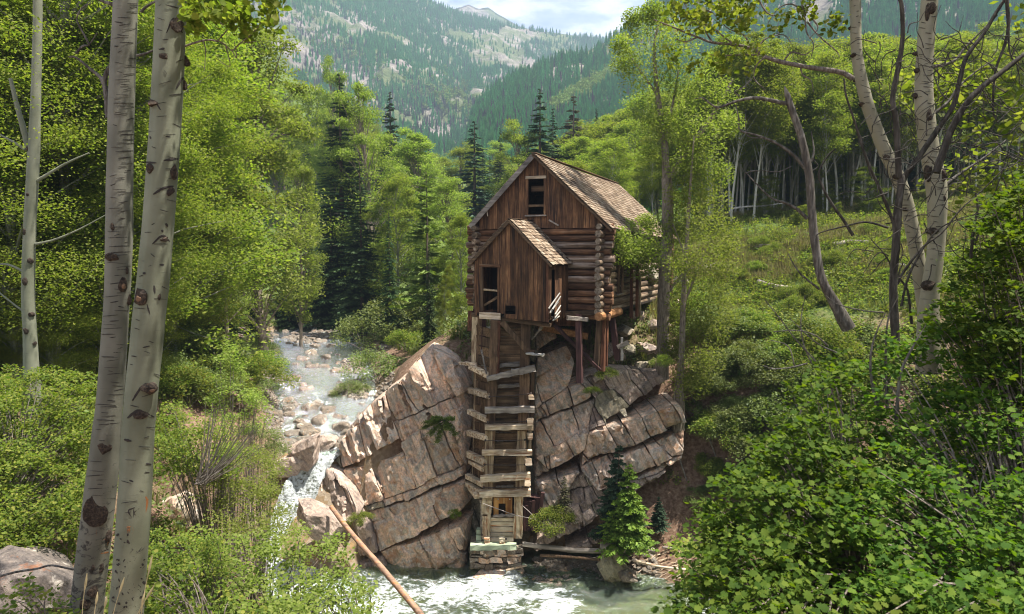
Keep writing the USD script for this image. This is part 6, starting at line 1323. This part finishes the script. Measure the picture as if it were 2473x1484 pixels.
# crown leaves: hanging into the top of the picture, and the crown above the frame
C, R = [], []
for k in range(46):
    a = frng.uniform(450, 668); C.append(at(a, min(frng.uniform(-60, 95), 95 - .25 * abs(a - 540)), 7 + frng.normal(0, .4)) - b0); R.append(.13)
for k in range(200): C.append(at(frng.uniform(150, 1250), frng.uniform(-1000, -130), 7.4 + frng.normal(0, 1.4)) - b0); R.append(.42)
part(tb, "crown", clump_leaves(frng, C, R, 40, .066, .9, .2, ASPEN_LEAF), MAT["leaf_aspen"], True)
# third trunk further left
S3 = Stem([(95, -200, 20), (92, -50, 22), (90, 100, 24), (86, 250, 26), (80, 400, 32), (72, 550, 33), (68, 700, 35), (72, 800, 36), (76, 900, 42), (78, 1000, 52)], 14.0)
b3 = S3.P[-1]; o = thing("aspen", "slimmer forked greenish aspen at the far left behind the near pair", "tree", b3); V, F = trunk_mesh(S3, 16, 60); part(o, "trunk", (V - b3, F), MAT["bark_aspen"], 60)
B = Bag()
for pts, w0, w1 in [([(76, 370), (62, 330), (45, 270), (25, 190)], 18, 8), ([(85, 440), (110, 425), (160, 395), (215, 370)], 10, 3), ([(62, 362), (35, 345), (0, 326)], 8, 4), ([(75, 690), (60, 660), (20, 640), (-10, 640)], 8, 4), ([(85, 590), (130, 580), (190, 555), (255, 520)], 7, 2), ([(60, 755), (20, 725), (-10, 700)], 5, 3)]: twig(o, pts, w0, w1, 14, b3, B)
part(o, "branch", B.out(), MAT["bark_aspen"], 60)
for a in [(62, 360, 12, 14, .02), (66, 470, 8, 8, .01), (58, 560, 10, 16, .015), (74, 630, 14, 14, .02), (60, 680, 12, 20, .015), (76, 760, 16, 12, .02), (62, 800, 14, 16, .01), (84, 830, 10, 16, .015)]: knot(o, S3, b3, *a)
C = [at(frng.uniform(-80, 420), frng.uniform(-350, 420), 14 + frng.normal(0, 1.6)) - b3 for k in range(70)]
part(o, "crown", clump_leaves(frng, C, np.full(70, .42), 60, .065, .8, .4), MAT["leaf_aspen"])
# right pair of aspens
SRA = Stem([(2052, -300, 22), (2060, -100, 24), (2065, 0, 26), (2070, 132, 28), (2091, 238, 31), (2128, 344, 33), (2165, 423, 35), (2192, 502, 36), (2213, 608, 37), (2228, 700, 40), (2240, 780, 46), (2250, 900, 56)], 8.3)
SRB = Stem([(2262, -300, 36), (2252, -100, 40), (2245, 0, 42), (2234, 132, 43), (2231, 238, 47), (2242, 344, 50), (2261, 450, 52), (2263, 529, 48), (2260, 608, 44), (2247, 700, 48), (2242, 780, 56), (2242, 900, 66)], 8.0)
br = SRB.P[-1]; rb = thing("aspen", "thicker straight cream aspen of the right-hand pair", "tree", br); V, F = trunk_mesh(SRB, 20, 80); part(rb, "trunk", (V - br, F), MAT["bark_right"], 60)
bl = SRA.P[-1]; ra = thing("aspen", "thinner bent cream aspen of the right-hand pair with a long bare side branch", "tree", bl); V, F = trunk_mesh(SRA, 18, 80); part(ra, "trunk", (V - bl, F), MAT["bark_right"], 60)
for st, o, b, L in ((SRB, rb, br, [(2213, 130, 12, 10, .03), (2215, 172, 14, 14, .03), (2212, 232, 12, 14, .03), (2246, 280, 16, 30, .01), (2250, 20, 20, 26, .012), (2240, 30, 10, 40, .01), (2243, 415, 22, 46, .03), (2278, 425, 14, 30, .02), (2252, 558, 34, 18, .012), (2280, 480, 8, 14, .01), (2243, 690, 34, 26, .015)]), (SRA, ra, bl, [(2054, 68, 12, 10, .03), (2061, 134, 14, 12, .03), (2058, 195, 12, 12, .03), (2082, 252, 20, 12, .02), (2098, 330, 8, 10, .01), (2141, 380, 14, 14, .02), (2166, 425, 20, 16, .02), (2187, 505, 16, 10, .012)])):
    for a in L: knot(o, st, b, *a)
    for y in np.arange(-50, 640, 13): cx, w = st.c(y); a = cx + frng.uniform(-.46, .2) * w; stroke(o, st, b, [(a, y), (min(a + frng.uniform(.15, .6) * w, cx + .46 * w), y + frng.uniform(-3, 3))], frng.uniform(1, 2.2))
c6 = lambda L: [(1509.5 + .529 * a, .529 * b) for a, b in L]
B = Bag(); twig(ra, c6([(1040, 360), (980, 330), (850, 310), (720, 285), (640, 260), (580, 225), (500, 205), (400, 195), (330, 170), (230, 130), (130, 90)]), 13, 3, 8.2, bl, B, 8)
for L in [[(650, 260), (560, 250), (430, 255), (330, 240)], [(580, 225), (540, 160), (470, 130), (400, 60)], [(720, 285), (760, 240), (820, 250), (880, 210)], [(400, 195), (350, 120), (300, 60), (260, 0)], [(640, 260), (600, 300), (590, 360), (640, 410)], [(800, 300), (810, 340), (850, 370), (860, 420)], [(330, 170), (280, 190), (230, 180)], [(500, 205), (440, 160), (390, 120), (280, 90)], [(600, 230), (640, 180), (720, 160), (760, 200)], [(800, -20), (820, 80), (830, 150), (860, 200), (850, 260)], [(830, 60), (760, 20), (700, 40), (650, 110)], [(830, 100), (890, 170), (960, 230), (980, 260)], [(600, -20), (650, 60), (720, 70), (800, 30)], [(860, 90), (880, 130), (840, 180)], [(400, 60), (340, 40), (250, 60), (210, 30)]]: twig(ra, c6(L), 4.5, 1.6, 8.2 + frng.normal(0, .15), bl, B, 5)
part(ra, "branch", B.out(), MAT["twig"], 60)
C = [at(*c6([(frng.uniform(190, 660), frng.uniform(-60, 130) + 60 * frng.random() * (frng.random() < .5))])[0], 8.2 + frng.normal(0, .5)) - bl for k in range(64)] + [at(*c6([(frng.uniform(560, 760) , frng.uniform(150, 300))])[0], 8.2) - bl for k in range(0)] + [at(*c6([(frng.uniform(180, 620), frng.uniform(210, 330))])[0], 8.2 + frng.normal(0, .3)) - bl for k in range(16)] + [at(*c6([(frng.uniform(700, 1000), frng.uniform(-40, 130))])[0], 8.2) - bl for k in range(14)]
part(ra, "crown", clump_leaves(frng, C, np.full(len(C), .13), 17, .062, .9, .2, ASPEN_LEAF), MAT["leaf_aspen"], True)
B = Bag()
for L, w in [([(1410, 520), (1480, 460), (1520, 400), (1600, 330), (1690, 270)], 8), ([(1400, 310), (1500, 280), (1560, 210), (1700, 70)], 9), ([(1460, 850), (1520, 800), (1640, 720), (1740, 640)], 9), ([(1480, 460), (1440, 420), (1405, 330)], 3), ([(1640, 720), (1700, 690), (1810, 740)], 3)]: twig(rb, c6(L), w, 2.5, 8.0, br, B)
part(rb, "branch", B.out(), MAT["dead_wood"], 60)
C = [at(frng.uniform(1900, 2700), frng.uniform(-1300, -120), 8 + frng.normal(0, 1.4)) - br for k in range(90)]
part(rb, "crown", clump_leaves(frng, C, np.full(90, .45), 60, .075, .9, .3), MAT["leaf_aspen"])
# dead trees
Y = 7.2; d0 = px_path(c6([(1010, 1440)]), Y, 2)[0]; dt = thing("dead_tree", "broken bare grey snag with curling branches left of the right-hand aspens", "dead tree", d0); B = Bag()
P = px_path(c6([(1020, 1500), (960, 1390), (905, 1290), (880, 1200), (855, 1000), (842, 820), (805, 630), (760, 500), (742, 440), (728, 395)]), Y, 50); B.add(tube(P - d0, np.interp(np.linspace(0, 1, 50), [0, .2, .6, .9, 1], [pxr(34, Y), pxr(21, Y), pxr(19, Y), pxr(14, Y), .004]), 10, rough=.05, rng=frng))
part(dt, "trunk", B.out(), MAT["dead_wood"], 60); B = Bag()
for L, w in [([(742, 475), (690, 465), (600, 448), (520, 460), (430, 490), (390, 475), (355, 448), (318, 452)], 11), ([(822, 770), (770, 710), (700, 660), (640, 632), (590, 615), (525, 595), (520, 545), (505, 480)], 9), ([(832, 1000), (790, 960), (740, 930), (690, 915), (650, 890), (600, 840), (548, 785)], 9), ([(885, 1320), (840, 1285), (800, 1250), (765, 1200), (745, 1160)], 6), ([(850, 740), (862, 690), (850, 600)], 6), ([(840, 790), (880, 760), (860, 730)], 4), ([(640, 632), (560, 620), (550, 530)], 3), ([(600, 840), (560, 790), (620, 780), (700, 785), (760, 760)], 3), ([(520, 440), (500, 420), (540, 400), (580, 360)], 3)]: twig(dt, c6(L), w, 2, Y, d0, B, 7)
part(dt, "branch", B.out(), MAT["dead_wood"], 60)
Y = 6.6; d0 = px_path(c6([(1235, 1500)]), Y, 2)[0]; dt = thing("dead_tree", "cluster of dark bare stems standing in front of the right-hand aspens", "dead tree", d0); B = Bag()
for L, w, w1 in [([(1235, 1560), (1225, 1300), (1240, 1100), (1240, 1000), (1262, 830), (1250, 780), (1238, 560), (1222, 450), (1250, 300), (1268, 160), (1262, 20), (1240, -20)], 21, 8), ([(1245, 1050), (1265, 840), (1340, 720), (1430, 590), (1500, 480), (1530, 360), (1560, 260), (1640, 150), (1700, 50), (1740, -10)], 15, 7), ([(1420, 790), (1450, 700), (1490, 590), (1560, 470), (1640, 390), (1720, 330), (1822, 250), (1900, 200)], 19, 9), ([(1250, 1080), (1180, 900), (1120, 770), (1080, 660), (1050, 560), (1010, 440), (1000, 360)], 8, 4), ([(1040, 1075), (1000, 1010), (950, 940), (905, 860), (885, 790), (920, 720), (960, 680)], 8, 3), ([(1200, 1040), (1100, 1015), (1000, 1035), (900, 1060), (870, 1080)], 6, 2), ([(1240, 1300), (1280, 1230), (1360, 1130), (1450, 1060), (1530, 960), (1640, 860), (1800, 700)], 7, 2), ([(1260, 1400), (1300, 1250), (1400, 1080), (1500, 1010), (1640, 970)], 6, 2), ([(1230, 1250), (1190, 1170), (1120, 1090)], 5, 2), ([(1740, -20), (1750, 110), (1735, 200), (1690, 330), (1680, 500), (1700, 560)], 9, 3), ([(1750, 110), (1760, 250), (1822, 330)], 5, 2), ([(1290, 780), (1400, 690), (1500, 650), (1640, 680), (1822, 740)], 4, 2), ([(1640, 150), (1620, 240), (1560, 300)], 3, 1.5), ([(1700, 560), (1780, 480), (1822, 420)], 3, 1.5), ([(1580, 1180), (1590, 1050), (1610, 960), (1600, 880)], 8, 4), ([(1595, 1120), (1640, 1000), (1700, 850), (1780, 600)], 5, 2), ([(1310, 1480), (1290, 1330), (1250, 1260), (1270, 1200)], 7, 3)]: twig(dt, c6(L), w, w1, Y + frng.normal(0, .12), d0, B, 7)
part(dt, "stem", B.out(), MAT["dark_wood"], 60); B = Bag()
for k in range(200):
    a, b = frng.uniform(1120, 1822), frng.uniform(150, 1250); L = [(a, b)]; an = frng.uniform(0, 6.28)
    for q in range(4): an += frng.normal(0, .5); L.append((L[-1][0] + 42 * math.cos(an), L[-1][1] + 42 * math.sin(an)))
    twig(dt, c6(L), 3.0, 1.1, Y + frng.normal(0, .2), d0, B, 4)
tag(part(dt, "twigs", B.out(), MAT["dark_wood"]), kind="stuff")
# fine dry branches left of the maple thicket
Y = 6.2; c7 = lambda L: [(1509.5 + .5118 * a, 724.6 + .5118 * b) for a, b in L]; d0 = at(*c7([(1180, 560)])[0], Y); dt = thing("dry_branches", "bare arching dry branches at the left edge of the maple thicket", "dead branches", d0); B = Bag()
for L in [[(1200, 560), (1160, 350), (1170, 200), (1230, 60)], [(1240, 560), (1230, 300), (1240, 100), (1290, -20)], [(1280, 560), (1300, 350), (1370, 200), (1420, 120)], [(1180, 520), (1230, 400), (1300, 320), (1400, 290)], [(900, 290), (800, 180), (740, 100), (660, 0)], [(960, 220), (900, 170), (820, 145), (700, 150)], [(860, 300), (780, 320), (700, 325), (650, 310)], [(1220, 60), (1120, 50), (1000, 20), (950, -20)], [(800, 310), (770, 220), (690, 190)], [(880, 300), (840, 200), (830, 100), (850, -20)], [(1000, 250), (900, 200), (780, 90)], [(1060, 350), (980, 390), (900, 440)], [(820, 545), (850, 500), (885, 465)]]: twig(dt, c7(L), 9 if len(B.v) < 3 else 4, 2, Y + frng.normal(0, .25), d0, B, 5)
part(dt, "branch", B.out(), MAT["dead_wood"], 60)

# ---------------------------------------------------------------- near bushes: sprays of leaves on stems
def thicket(polys, Yf, nclump, rng, depth):
    """clump centres inside pixel polygons, at distance Yf(px, py) with a spread in depth"""
    poly = Polygon(polys); x0, y0, x1, y1 = poly.bounds; C = []
    while len(C) < nclump:
        a, b = rng.uniform(x0, x1), rng.uniform(y0, y1)
        if poly.contains(Point(a, b)): C.append(at(a, b, Yf(a, b) + rng.uniform(-.3, 1) * depth))
    return np.array(C)

def near_bush(name, label, C, R, per, size, leafm, roots, rng, shape=None, flat=.45, up=.8, stem=.014, singles=0, twigm="twig", branchy=.8):
    b = roots.mean(0); o = thing(name, label, "bush", b); B = Bag(); kt = cKDTree(roots)
    for c in C:
        if rng.random() < branchy:
            rt = roots[kt.query(c)[1]]; m = rt * .45 + c * .55 + [0, 0, .12 * np.linalg.norm(c - rt)] + rng.normal(0, .08, 3)
            B.add(tube(smooth_path([rt, m, c], 7) - b, np.linspace(stem, stem * .25, 7), 4, cap=False))
    part(o, "stems", B.out(), MAT[twigm], 60)
    R = np.broadcast_to(R, (len(C),)); k = rng.integers(int(per * .6), int(per * 1.4), len(C)); P = np.repeat(C, k, 0); r = np.repeat(R, k)
    q = rng.standard_normal((len(P), 3)); q = q / np.linalg.norm(q, axis=1, keepdims=True) * rng.random((len(P), 1)) ** .5; P = P + q * [1, 1, flat] * r[:, None] - b
    if shape is None: part(o, "foliage", leaf_quads(P, size, rng, up=up), MAT[leafm]); return o
    if singles:                                                    # the leaves that show largest are parts of their own
        d = np.linalg.norm(P + b - EYE, axis=1); pix = np.abs(((P + b - EYE)[:, 0] / (P + b)[:, 1])) < .76; near = np.argsort(np.where(pix, d, 99))[:singles]
        for i in near: part(o, "leaf", leaf_shapes(P[i:i + 1], size, rng, *shape, up=up), MAT[leafm], True)
        P = np.delete(P, near, 0)
    p = part(o, "foliage", leaf_shapes(P, size, rng, *shape, up=up), MAT[leafm], True)
    if singles: tag(p, kind="stuff")
    return o
brng = np.random.default_rng(4321)
def roots_at(pts): return np.array([[x, y, ground(x, y)] for x, y in pts])
# the maple thicket on the right: three bushes
mY = lambda a, b: 5.2 + 2.6 * np.clip((1150 - b) / 700, -.6, 1) + .9 * np.clip((1900 - a) / 400, 0, 1)
C = thicket([(1640, 1484), (1655, 1400), (1700, 1330), (1690, 1250), (1740, 1180), (1800, 1130), (1850, 1010), (1930, 905), (2010, 850), (2080, 900), (2100, 1100), (2060, 1300), (2050, 1560), (1600, 1560)], mY, 250, brng, 1.2)
near_bush("maple_bush", "dark green maple bush at the right with its leaves reaching over the pool", C, .19, 50, .047, "leaf_maple", roots_at([(3.6, 6.6), (3.2, 6.0), (4.0, 7.2)]), brng, MAPLE_LEAF, singles=100)
C = thicket([(2060, 1560), (2060, 1300), (2100, 1080), (2090, 880), (2200, 800), (2250, 740), (2330, 700), (2473, 780), (2640, 900), (2640, 1560)], mY, 430, brng, 1.4)
near_bush("maple_bush", "dense shaded maple bush filling the lower right corner", C, .20, 50, .047, "leaf_maple", roots_at([(4.6, 5.4), (5.2, 6.2), (4.0, 5.0)]), brng, MAPLE_LEAF, singles=100)
C = thicket([(2240, 760), (2290, 640), (2350, 560), (2400, 470), (2480, 430), (2640, 400), (2640, 1000), (2473, 1000), (2300, 900)], lambda a, b: 6.2 + .4 * np.sin(a * .02), 330, brng, 1.2)
near_bush("maple_bush", "brighter upper maple bush at the right edge in front of the aspens", C, .18, 46, .047, "leaf_maple", roots_at([(5.6, 6.8), (6.2, 7.2)]), brng, MAPLE_LEAF, singles=60)
# left bank bushes
C = thicket([(-60, 880), (40, 885), (120, 890), (200, 905), (250, 930), (248, 1100), (225, 1230), (170, 1330), (80, 1310), (-60, 1330)], lambda a, b: 12.5 - 3.0 * np.clip((b - 900) / 400, 0, 1), 230, brng, 1.5)
near_bush("serviceberry_bush", "broad light green bush left of the twin aspens", C, .27, 120, .058, "leaf_bush", roots_at([(-8.5, 11), (-7.6, 10.2), (-9, 12)]), brng)
C = thicket([(370, 985), (420, 975), (470, 1010), (560, 1040), (600, 1100), (560, 1150), (480, 1170), (400, 1140), (370, 1100)], lambda a, b: 14.0, 70, brng, 1.2)
near_bush("serviceberry_bush", "bright leafy bush right of the twin aspens above the red boulder", C, .30, 110, .06, "leaf_bush", roots_at([(-6.5, 14.5), (-6.2, 14.2)]), brng)
C = thicket([(500, 1010), (530, 860), (560, 830), (590, 900), (640, 960), (660, 1010), (600, 1060), (540, 1060)], lambda a, b: 19.0, 46, brng, 1.0)
near_bush("sapling", "small light green sapling on the left bank before the gravel bar", C, .34, 90, .07, "leaf_cotton", roots_at([(-8.2, 19.2)]), brng, stem=.02)
C = thicket([(470, 1130), (560, 1050), (640, 1080), (690, 1120), (660, 1180), (700, 1250), (730, 1300), (690, 1330), (640, 1290), (560, 1300), (500, 1250)], lambda a, b: 15.5 - 3.5 * np.clip((b - 1080) / 250, 0, 1), 120, brng, 1.5)
near_bush("willow_bush", "loose yellow-green willow bush before the falls", C, .30, 90, .055, "leaf_cotton", roots_at([(-5.8, 15), (-5.2, 14.5), (-5.0, 13.5)]), brng, branchy=.08, stem=.006)
C = thicket([(480, 1270), (560, 1300), (640, 1290), (700, 1300), (760, 1240), (800, 1260), (830, 1320), (870, 1400), (900, 1440), (890, 1560), (480, 1560), (440, 1420)], lambda a, b: 11.5 - 2.5 * np.clip((b - 1280) / 200, 0, 1), 190, brng, 1.5)
near_bush("aspen_sucker", "low leafy aspen suckers at the bottom edge beside the pool", C, .25, 62, .05, "leaf_cotton", roots_at([(-3.6, 11), (-3.0, 11.4), (-4.2, 11.2), (-2.6, 10.8)]), brng, ASPEN_LEAF, branchy=.5)
C = thicket([(350, 1340), (420, 1330), (500, 1380), (560, 1420), (640, 1470), (640, 1560), (340, 1560)], lambda a, b: 8.0, 90, brng, 1.2)
near_bush("aspen_sucker", "round-leaved aspen suckers at the foot of the twin aspens", C, .19, 34, .05, "leaf_bush", roots_at([(-3.6, 8.2), (-3.0, 8.4), (-3.9, 8.4)]), brng, ASPEN_LEAF)
C = thicket([(-40, 1440), (60, 1400), (130, 1440), (180, 1470), (180, 1560), (-40, 1560)], lambda a, b: 7.0, 40, brng, .6)
near_bush("ground_plant", "leafy plants at the lower left corner in front of the big boulder", C, .16, 30, .048, "leaf_bush", roots_at([(-4.6, 7.0), (-5.0, 7.2)]), brng, ASPEN_LEAF)
C = thicket([(1640, 1330), (1670, 1270), (1740, 1230), (1790, 1260), (1780, 1400), (1700, 1440), (1640, 1420)], lambda a, b: 13.0, 60, brng, 1.2)
near_bush("maple_bush", "lighter maple shoots at the right edge of the pool", C, .28, 34, .085, "leaf_bush", roots_at([(4.6, 13.4), (5.0, 13)]), brng, MAPLE_LEAF)
C = thicket([(340, 1330), (380, 1285), (450, 1300), (520, 1290), (560, 1380), (480, 1440), (350, 1430)], lambda a, b: 9.6, 80, brng, .8)
near_bush("serviceberry_bush", "leafy low bush at the foot of the reddish boulder", C, .2, 60, .05, "leaf_bush", roots_at([(-4.4, 9.8), (-4.8, 10.0)]), brng)
C = thicket([(560, 1060), (600, 1010), (660, 1040), (690, 1090), (640, 1130), (580, 1120)], lambda a, b: 20.5, 50, brng, 1.2)
near_bush("willow_bush", "pale green bush on the bank above the head of the falls", C, .34, 80, .065, "leaf_willow", roots_at([(-8.4, 20.5), (-8.0, 20.8)]), brng)
# fan of bare reddish stems
Y = 13.2; o0 = at(480, 1165, Y); o = thing("bare_shrub", "fan of bare brown stems between the bright bush and the willow", "bush", o0); B = Bag()
for k in range(34):
    t = frng.uniform(0, 1); e = (500 + 130 * t + frng.normal(0, 12), 985 + 70 * t + frng.normal(0, 22)); B.add(tube(px_path([(470 + 30 * frng.random(), 1160 + 14 * frng.random()), ((480 + e[0]) / 2 + 4, (1160 + e[1]) / 2 + 18 * t), e], Y + frng.normal(0, .25), 9) - o0, np.linspace(.013, .004, 9), 4, cap=False))
part(o, "stems", B.out(), MAT["twig"], 60)
# ---------------------------------------------------------------- logs and driftwood
def lying_log(name, label, pts, w0, w1, Ya, Yb, m, cat="log", sides=10, group=None):
    n = len(pts); P = smooth_path(np.array([at(a, b, Ya + (Yb - Ya) * k / (n - 1)) for k, (a, b) in enumerate(pts)]), 24); V, F = tube(P, np.linspace(pxr(w0, Ya), pxr(w1, Yb), 24), sides, rough=.04, rng=frng)
    return solid(name, (V, F), MAT[m], label, cat, group, smooth=60, loc=P[np.argmin(P[:, 2])])
MAT["peeled"] = wood_mat("peeled_orange_log", [(0.133, 0.080, 0.054), (0.314, 0.210, 0.151), (0.456, 0.360, 0.302)], "x", 9, stain=(0.40, 0.16, 0.05), var=.08)
lying_log("fallen_log", "long peeled orange log leaning from the left rocks down into the pool", [(800, 1225), (850, 1290), (920, 1370), (1000, 1465), (1060, 1540)], 11, 18, 24.6, 19.6, "peeled", sides=14)
lying_log("drift_log", "long grey drift log lying at the cliff foot right of the masonry", [(1262, 1314), (1330, 1323), (1400, 1330), (1475, 1331)], 12, 13, 25.2, 25.0, "grey_wood"); lying_log("drift_log", "thick pale drift log on the debris below the bright spruce", [(1450, 1320), (1500, 1324), (1560, 1328), (1580, 1330)], 22, 15, 24.9, 24.8, "grey_wood", sides=12)
lying_log("drift_log", "thin brown drift pole under the long grey log", [(1305, 1342), (1380, 1346), (1450, 1353)], 7, 6, 24.9, 24.7, "brown_post"); lying_log("drift_log", "short splintered pale log on the masonry ledge", [(1222, 1378), (1250, 1371), (1272, 1366)], 6, 5, 25.0, 25.2, "pale_beam")
lying_log("drift_log", "thin pale pole lying across the debris right of the rounded rock", [(1535, 1355), (1600, 1370), (1680, 1378), (1760, 1382)], 6, 5, 24.2, 24.0, "pale_beam"); lying_log("drift_log", "grey pole lying at the upper right of the debris", [(1600, 1322), (1660, 1330), (1720, 1342)], 6, 5, 25.2, 25.0, "grey_wood")
lying_log("fallen_tree", "white bare trunk lying in the meadow below the grove", [(1765, 505), (1800, 500), (1840, 498), (1895, 491)], 5, 3, 46, 46, "white_wood")
for k, (pts, lab) in enumerate([([(1745, 812), (1775, 790), (1800, 775)], "short pale log sticking out of the slope shrubs"), ([(1660, 920), (1672, 960), (1690, 1000)], "thin dead pole on the slope beside the shaggy tree"), ([(1710, 1050), (1722, 1085), (1735, 1120)], "grey dead pole standing out of the slope shrubs"), ([(1640, 1105), (1655, 1150), (1670, 1200)], "thin dead stick at the cliff's right edge"), ([(1870, 1072), (1905, 1078), (1950, 1084)], "broken pale stump end in the shrubs above the maple thicket")]):
    g = hit(*pts[1], 20); lying_log("dead_branch", lab, pts, 5 if k else 8, 3, g[1] - .25, g[1] - .1, "grey_wood", "branch", 6)
for k, (pts, lab) in enumerate([([(1775, 612), (1820, 604), (1870, 600)], "grey fallen trunk in the lower meadow left of the bare snag"), ([(1700, 655), (1735, 645), (1770, 642)], "short grey log in the meadow just right of the thin shaggy tree"), ([(2010, 600), (2060, 592), (2120, 596)], "pale fallen trunk in the meadow behind the dark bare stems"), ([(1830, 690), (1870, 700), (1915, 704)], "weathered grey log low in the meadow left of the snag's foot"), ([(2090, 655), (2140, 648), (2190, 652)], "grey log in the meadow behind the right-hand aspens' feet")]):
    P = np.array([hit(*p, 20) + [0, 0, .18] for p in pts]); V, F = tube(smooth_path(P, 14), np.linspace(.15, .09, 14), 8, rough=.05, rng=frng); solid("fallen_tree", (V, F), MAT["grey_wood"], lab, "log", smooth=60, loc=P[0] - [0, 0, .3])
# washed-up debris at the pool's right edge: one heap of sticks
dr = np.random.default_rng(99); B = Bag()
for k in range(420):
    a, b = dr.uniform(1500, 1760), dr.uniform(1322, 1420); g = hit(a, b, 18); L = dr.uniform(.12, .6); an = dr.normal(.1, .5); d = np.array([math.cos(an), math.sin(an), dr.normal(0, .12)])
    if 22 < g[1] < 27: B.add(tube(np.array([g - d * L / 2 + [0, 0, .03], g + d * L / 2 + [0, 0, .05 + .1 * dr.random()]]), dr.uniform(.007, .022), 4))
solid("driftwood", B.out(), MAT["pale_beam"], "heap of broken sticks washed up at the right edge of the pool", "driftwood", kind="stuff")
# grey branch across the corner boulder, seed heads of grass
lying_log("dead_branch", "curved grey branch lying across the big corner boulder", [(-10, 1395), (40, 1382), (90, 1374), (125, 1366), (180, 1376), (250, 1378), (290, 1370), (330, 1340)], 6, 4, 7.6, 7.7, "dead_wood", "branch", 7); 
MAT["straw"] = plain_mat("dry_grass", (0.42, 0.36, 0.20), .8, var=.25)
gs = thing("grass_stems", "dry grass stalks with seed heads in front of the twin aspens", "grass", at(310, 1560, 5.2)); g0 = at(310, 1560, 5.2); B = Bag(); Hd = Bag()
for (a, b, c, d) in ((335, 1560, 368, 1340), (300, 1560, 372, 1415), (262, 1560, 300, 1395), (200, 1560, 210, 1385), (230, 1560, 236, 1430), (250, 1560, 258, 1440), (330, 1560, 350, 1430)):
    P = px_path([(a, b), ((a + c) / 2 - 6, (b + d) / 2), (c, d)], 5.2, 14) - g0; B.add(tube(P, np.linspace(.004, .002, 14), 4)); Hd.add(tube(P[10:], [.004, .010, .008, .002], 5))
part(gs, "stalks", B.out(), MAT["straw"]); part(gs, "seed_heads", Hd.out(), MAT["straw"], 60)
# trees just outside the picture on the right: their shade falls on the thicket
for k, (x, y, s) in enumerate([(10.5, 9.5, 1.0), (12.5, 6.5, .95), (10.0, 4.0, .85), (14, 11, 1.05), (8.6, 1.5, .8)]):
    thing("broadleaf_tree", "tall leafy aspen just beyond the right edge, shading the maple thicket", "tree", (x, y, ground(x, y) - .1), 70 * k, (s * 1.2, s * 1.2, s), "aspens right of the picture", ref=KIND[f"leafy_{k % 4}"])
# haze in the valley air: one closed box round everything, sky outside
hz = trimesh.creation.box(bounds=[(-2600, -300, -2.4), (2600, 2250, 620)])
solid("haze", hz, usdkit.material(stage, "/World/Looks/haze", {"v": ("principled_volume", {"color": (0.60, 0.78, 1.0), "density": 0.00028, "anisotropy": 0.1})}, [], volume="v.volume"), "thin bluish summer haze filling the valley", "haze", kind="stuff")
xy = np.column_stack([frng.uniform(-12, 22, 15000), frng.uniform(1.5, 24, 15000)]); xy = xy[~contains_xy(POOL.buffer(1.0), xy[:, 0], xy[:, 1]) & ((xy[:, 1] > 8) | (np.abs(xy[:, 0]) > 7.5)) & (np.hypot(xy[:, 0] - 9.5, xy[:, 1] - 26) > 4.5)]
scatter("undergrowth", "low leafy undergrowth covering the near bank", "undergrowth", [forb(31), forb(32), tuft(33)], [MAT["leaf_bush"], MAT["leaf_willow"], MAT["grass"]], np.column_stack([xy, H(xy[:, 0], xy[:, 1]) - .02]), frng.uniform(.5, 1.1, len(xy)), 72, tilt=.1)
print("triangles", sum(len(UsdGeom.Mesh(p).GetFaceVertexCountsAttr().Get()) for p in stage.TraverseAll() if p.IsA(UsdGeom.Mesh)))
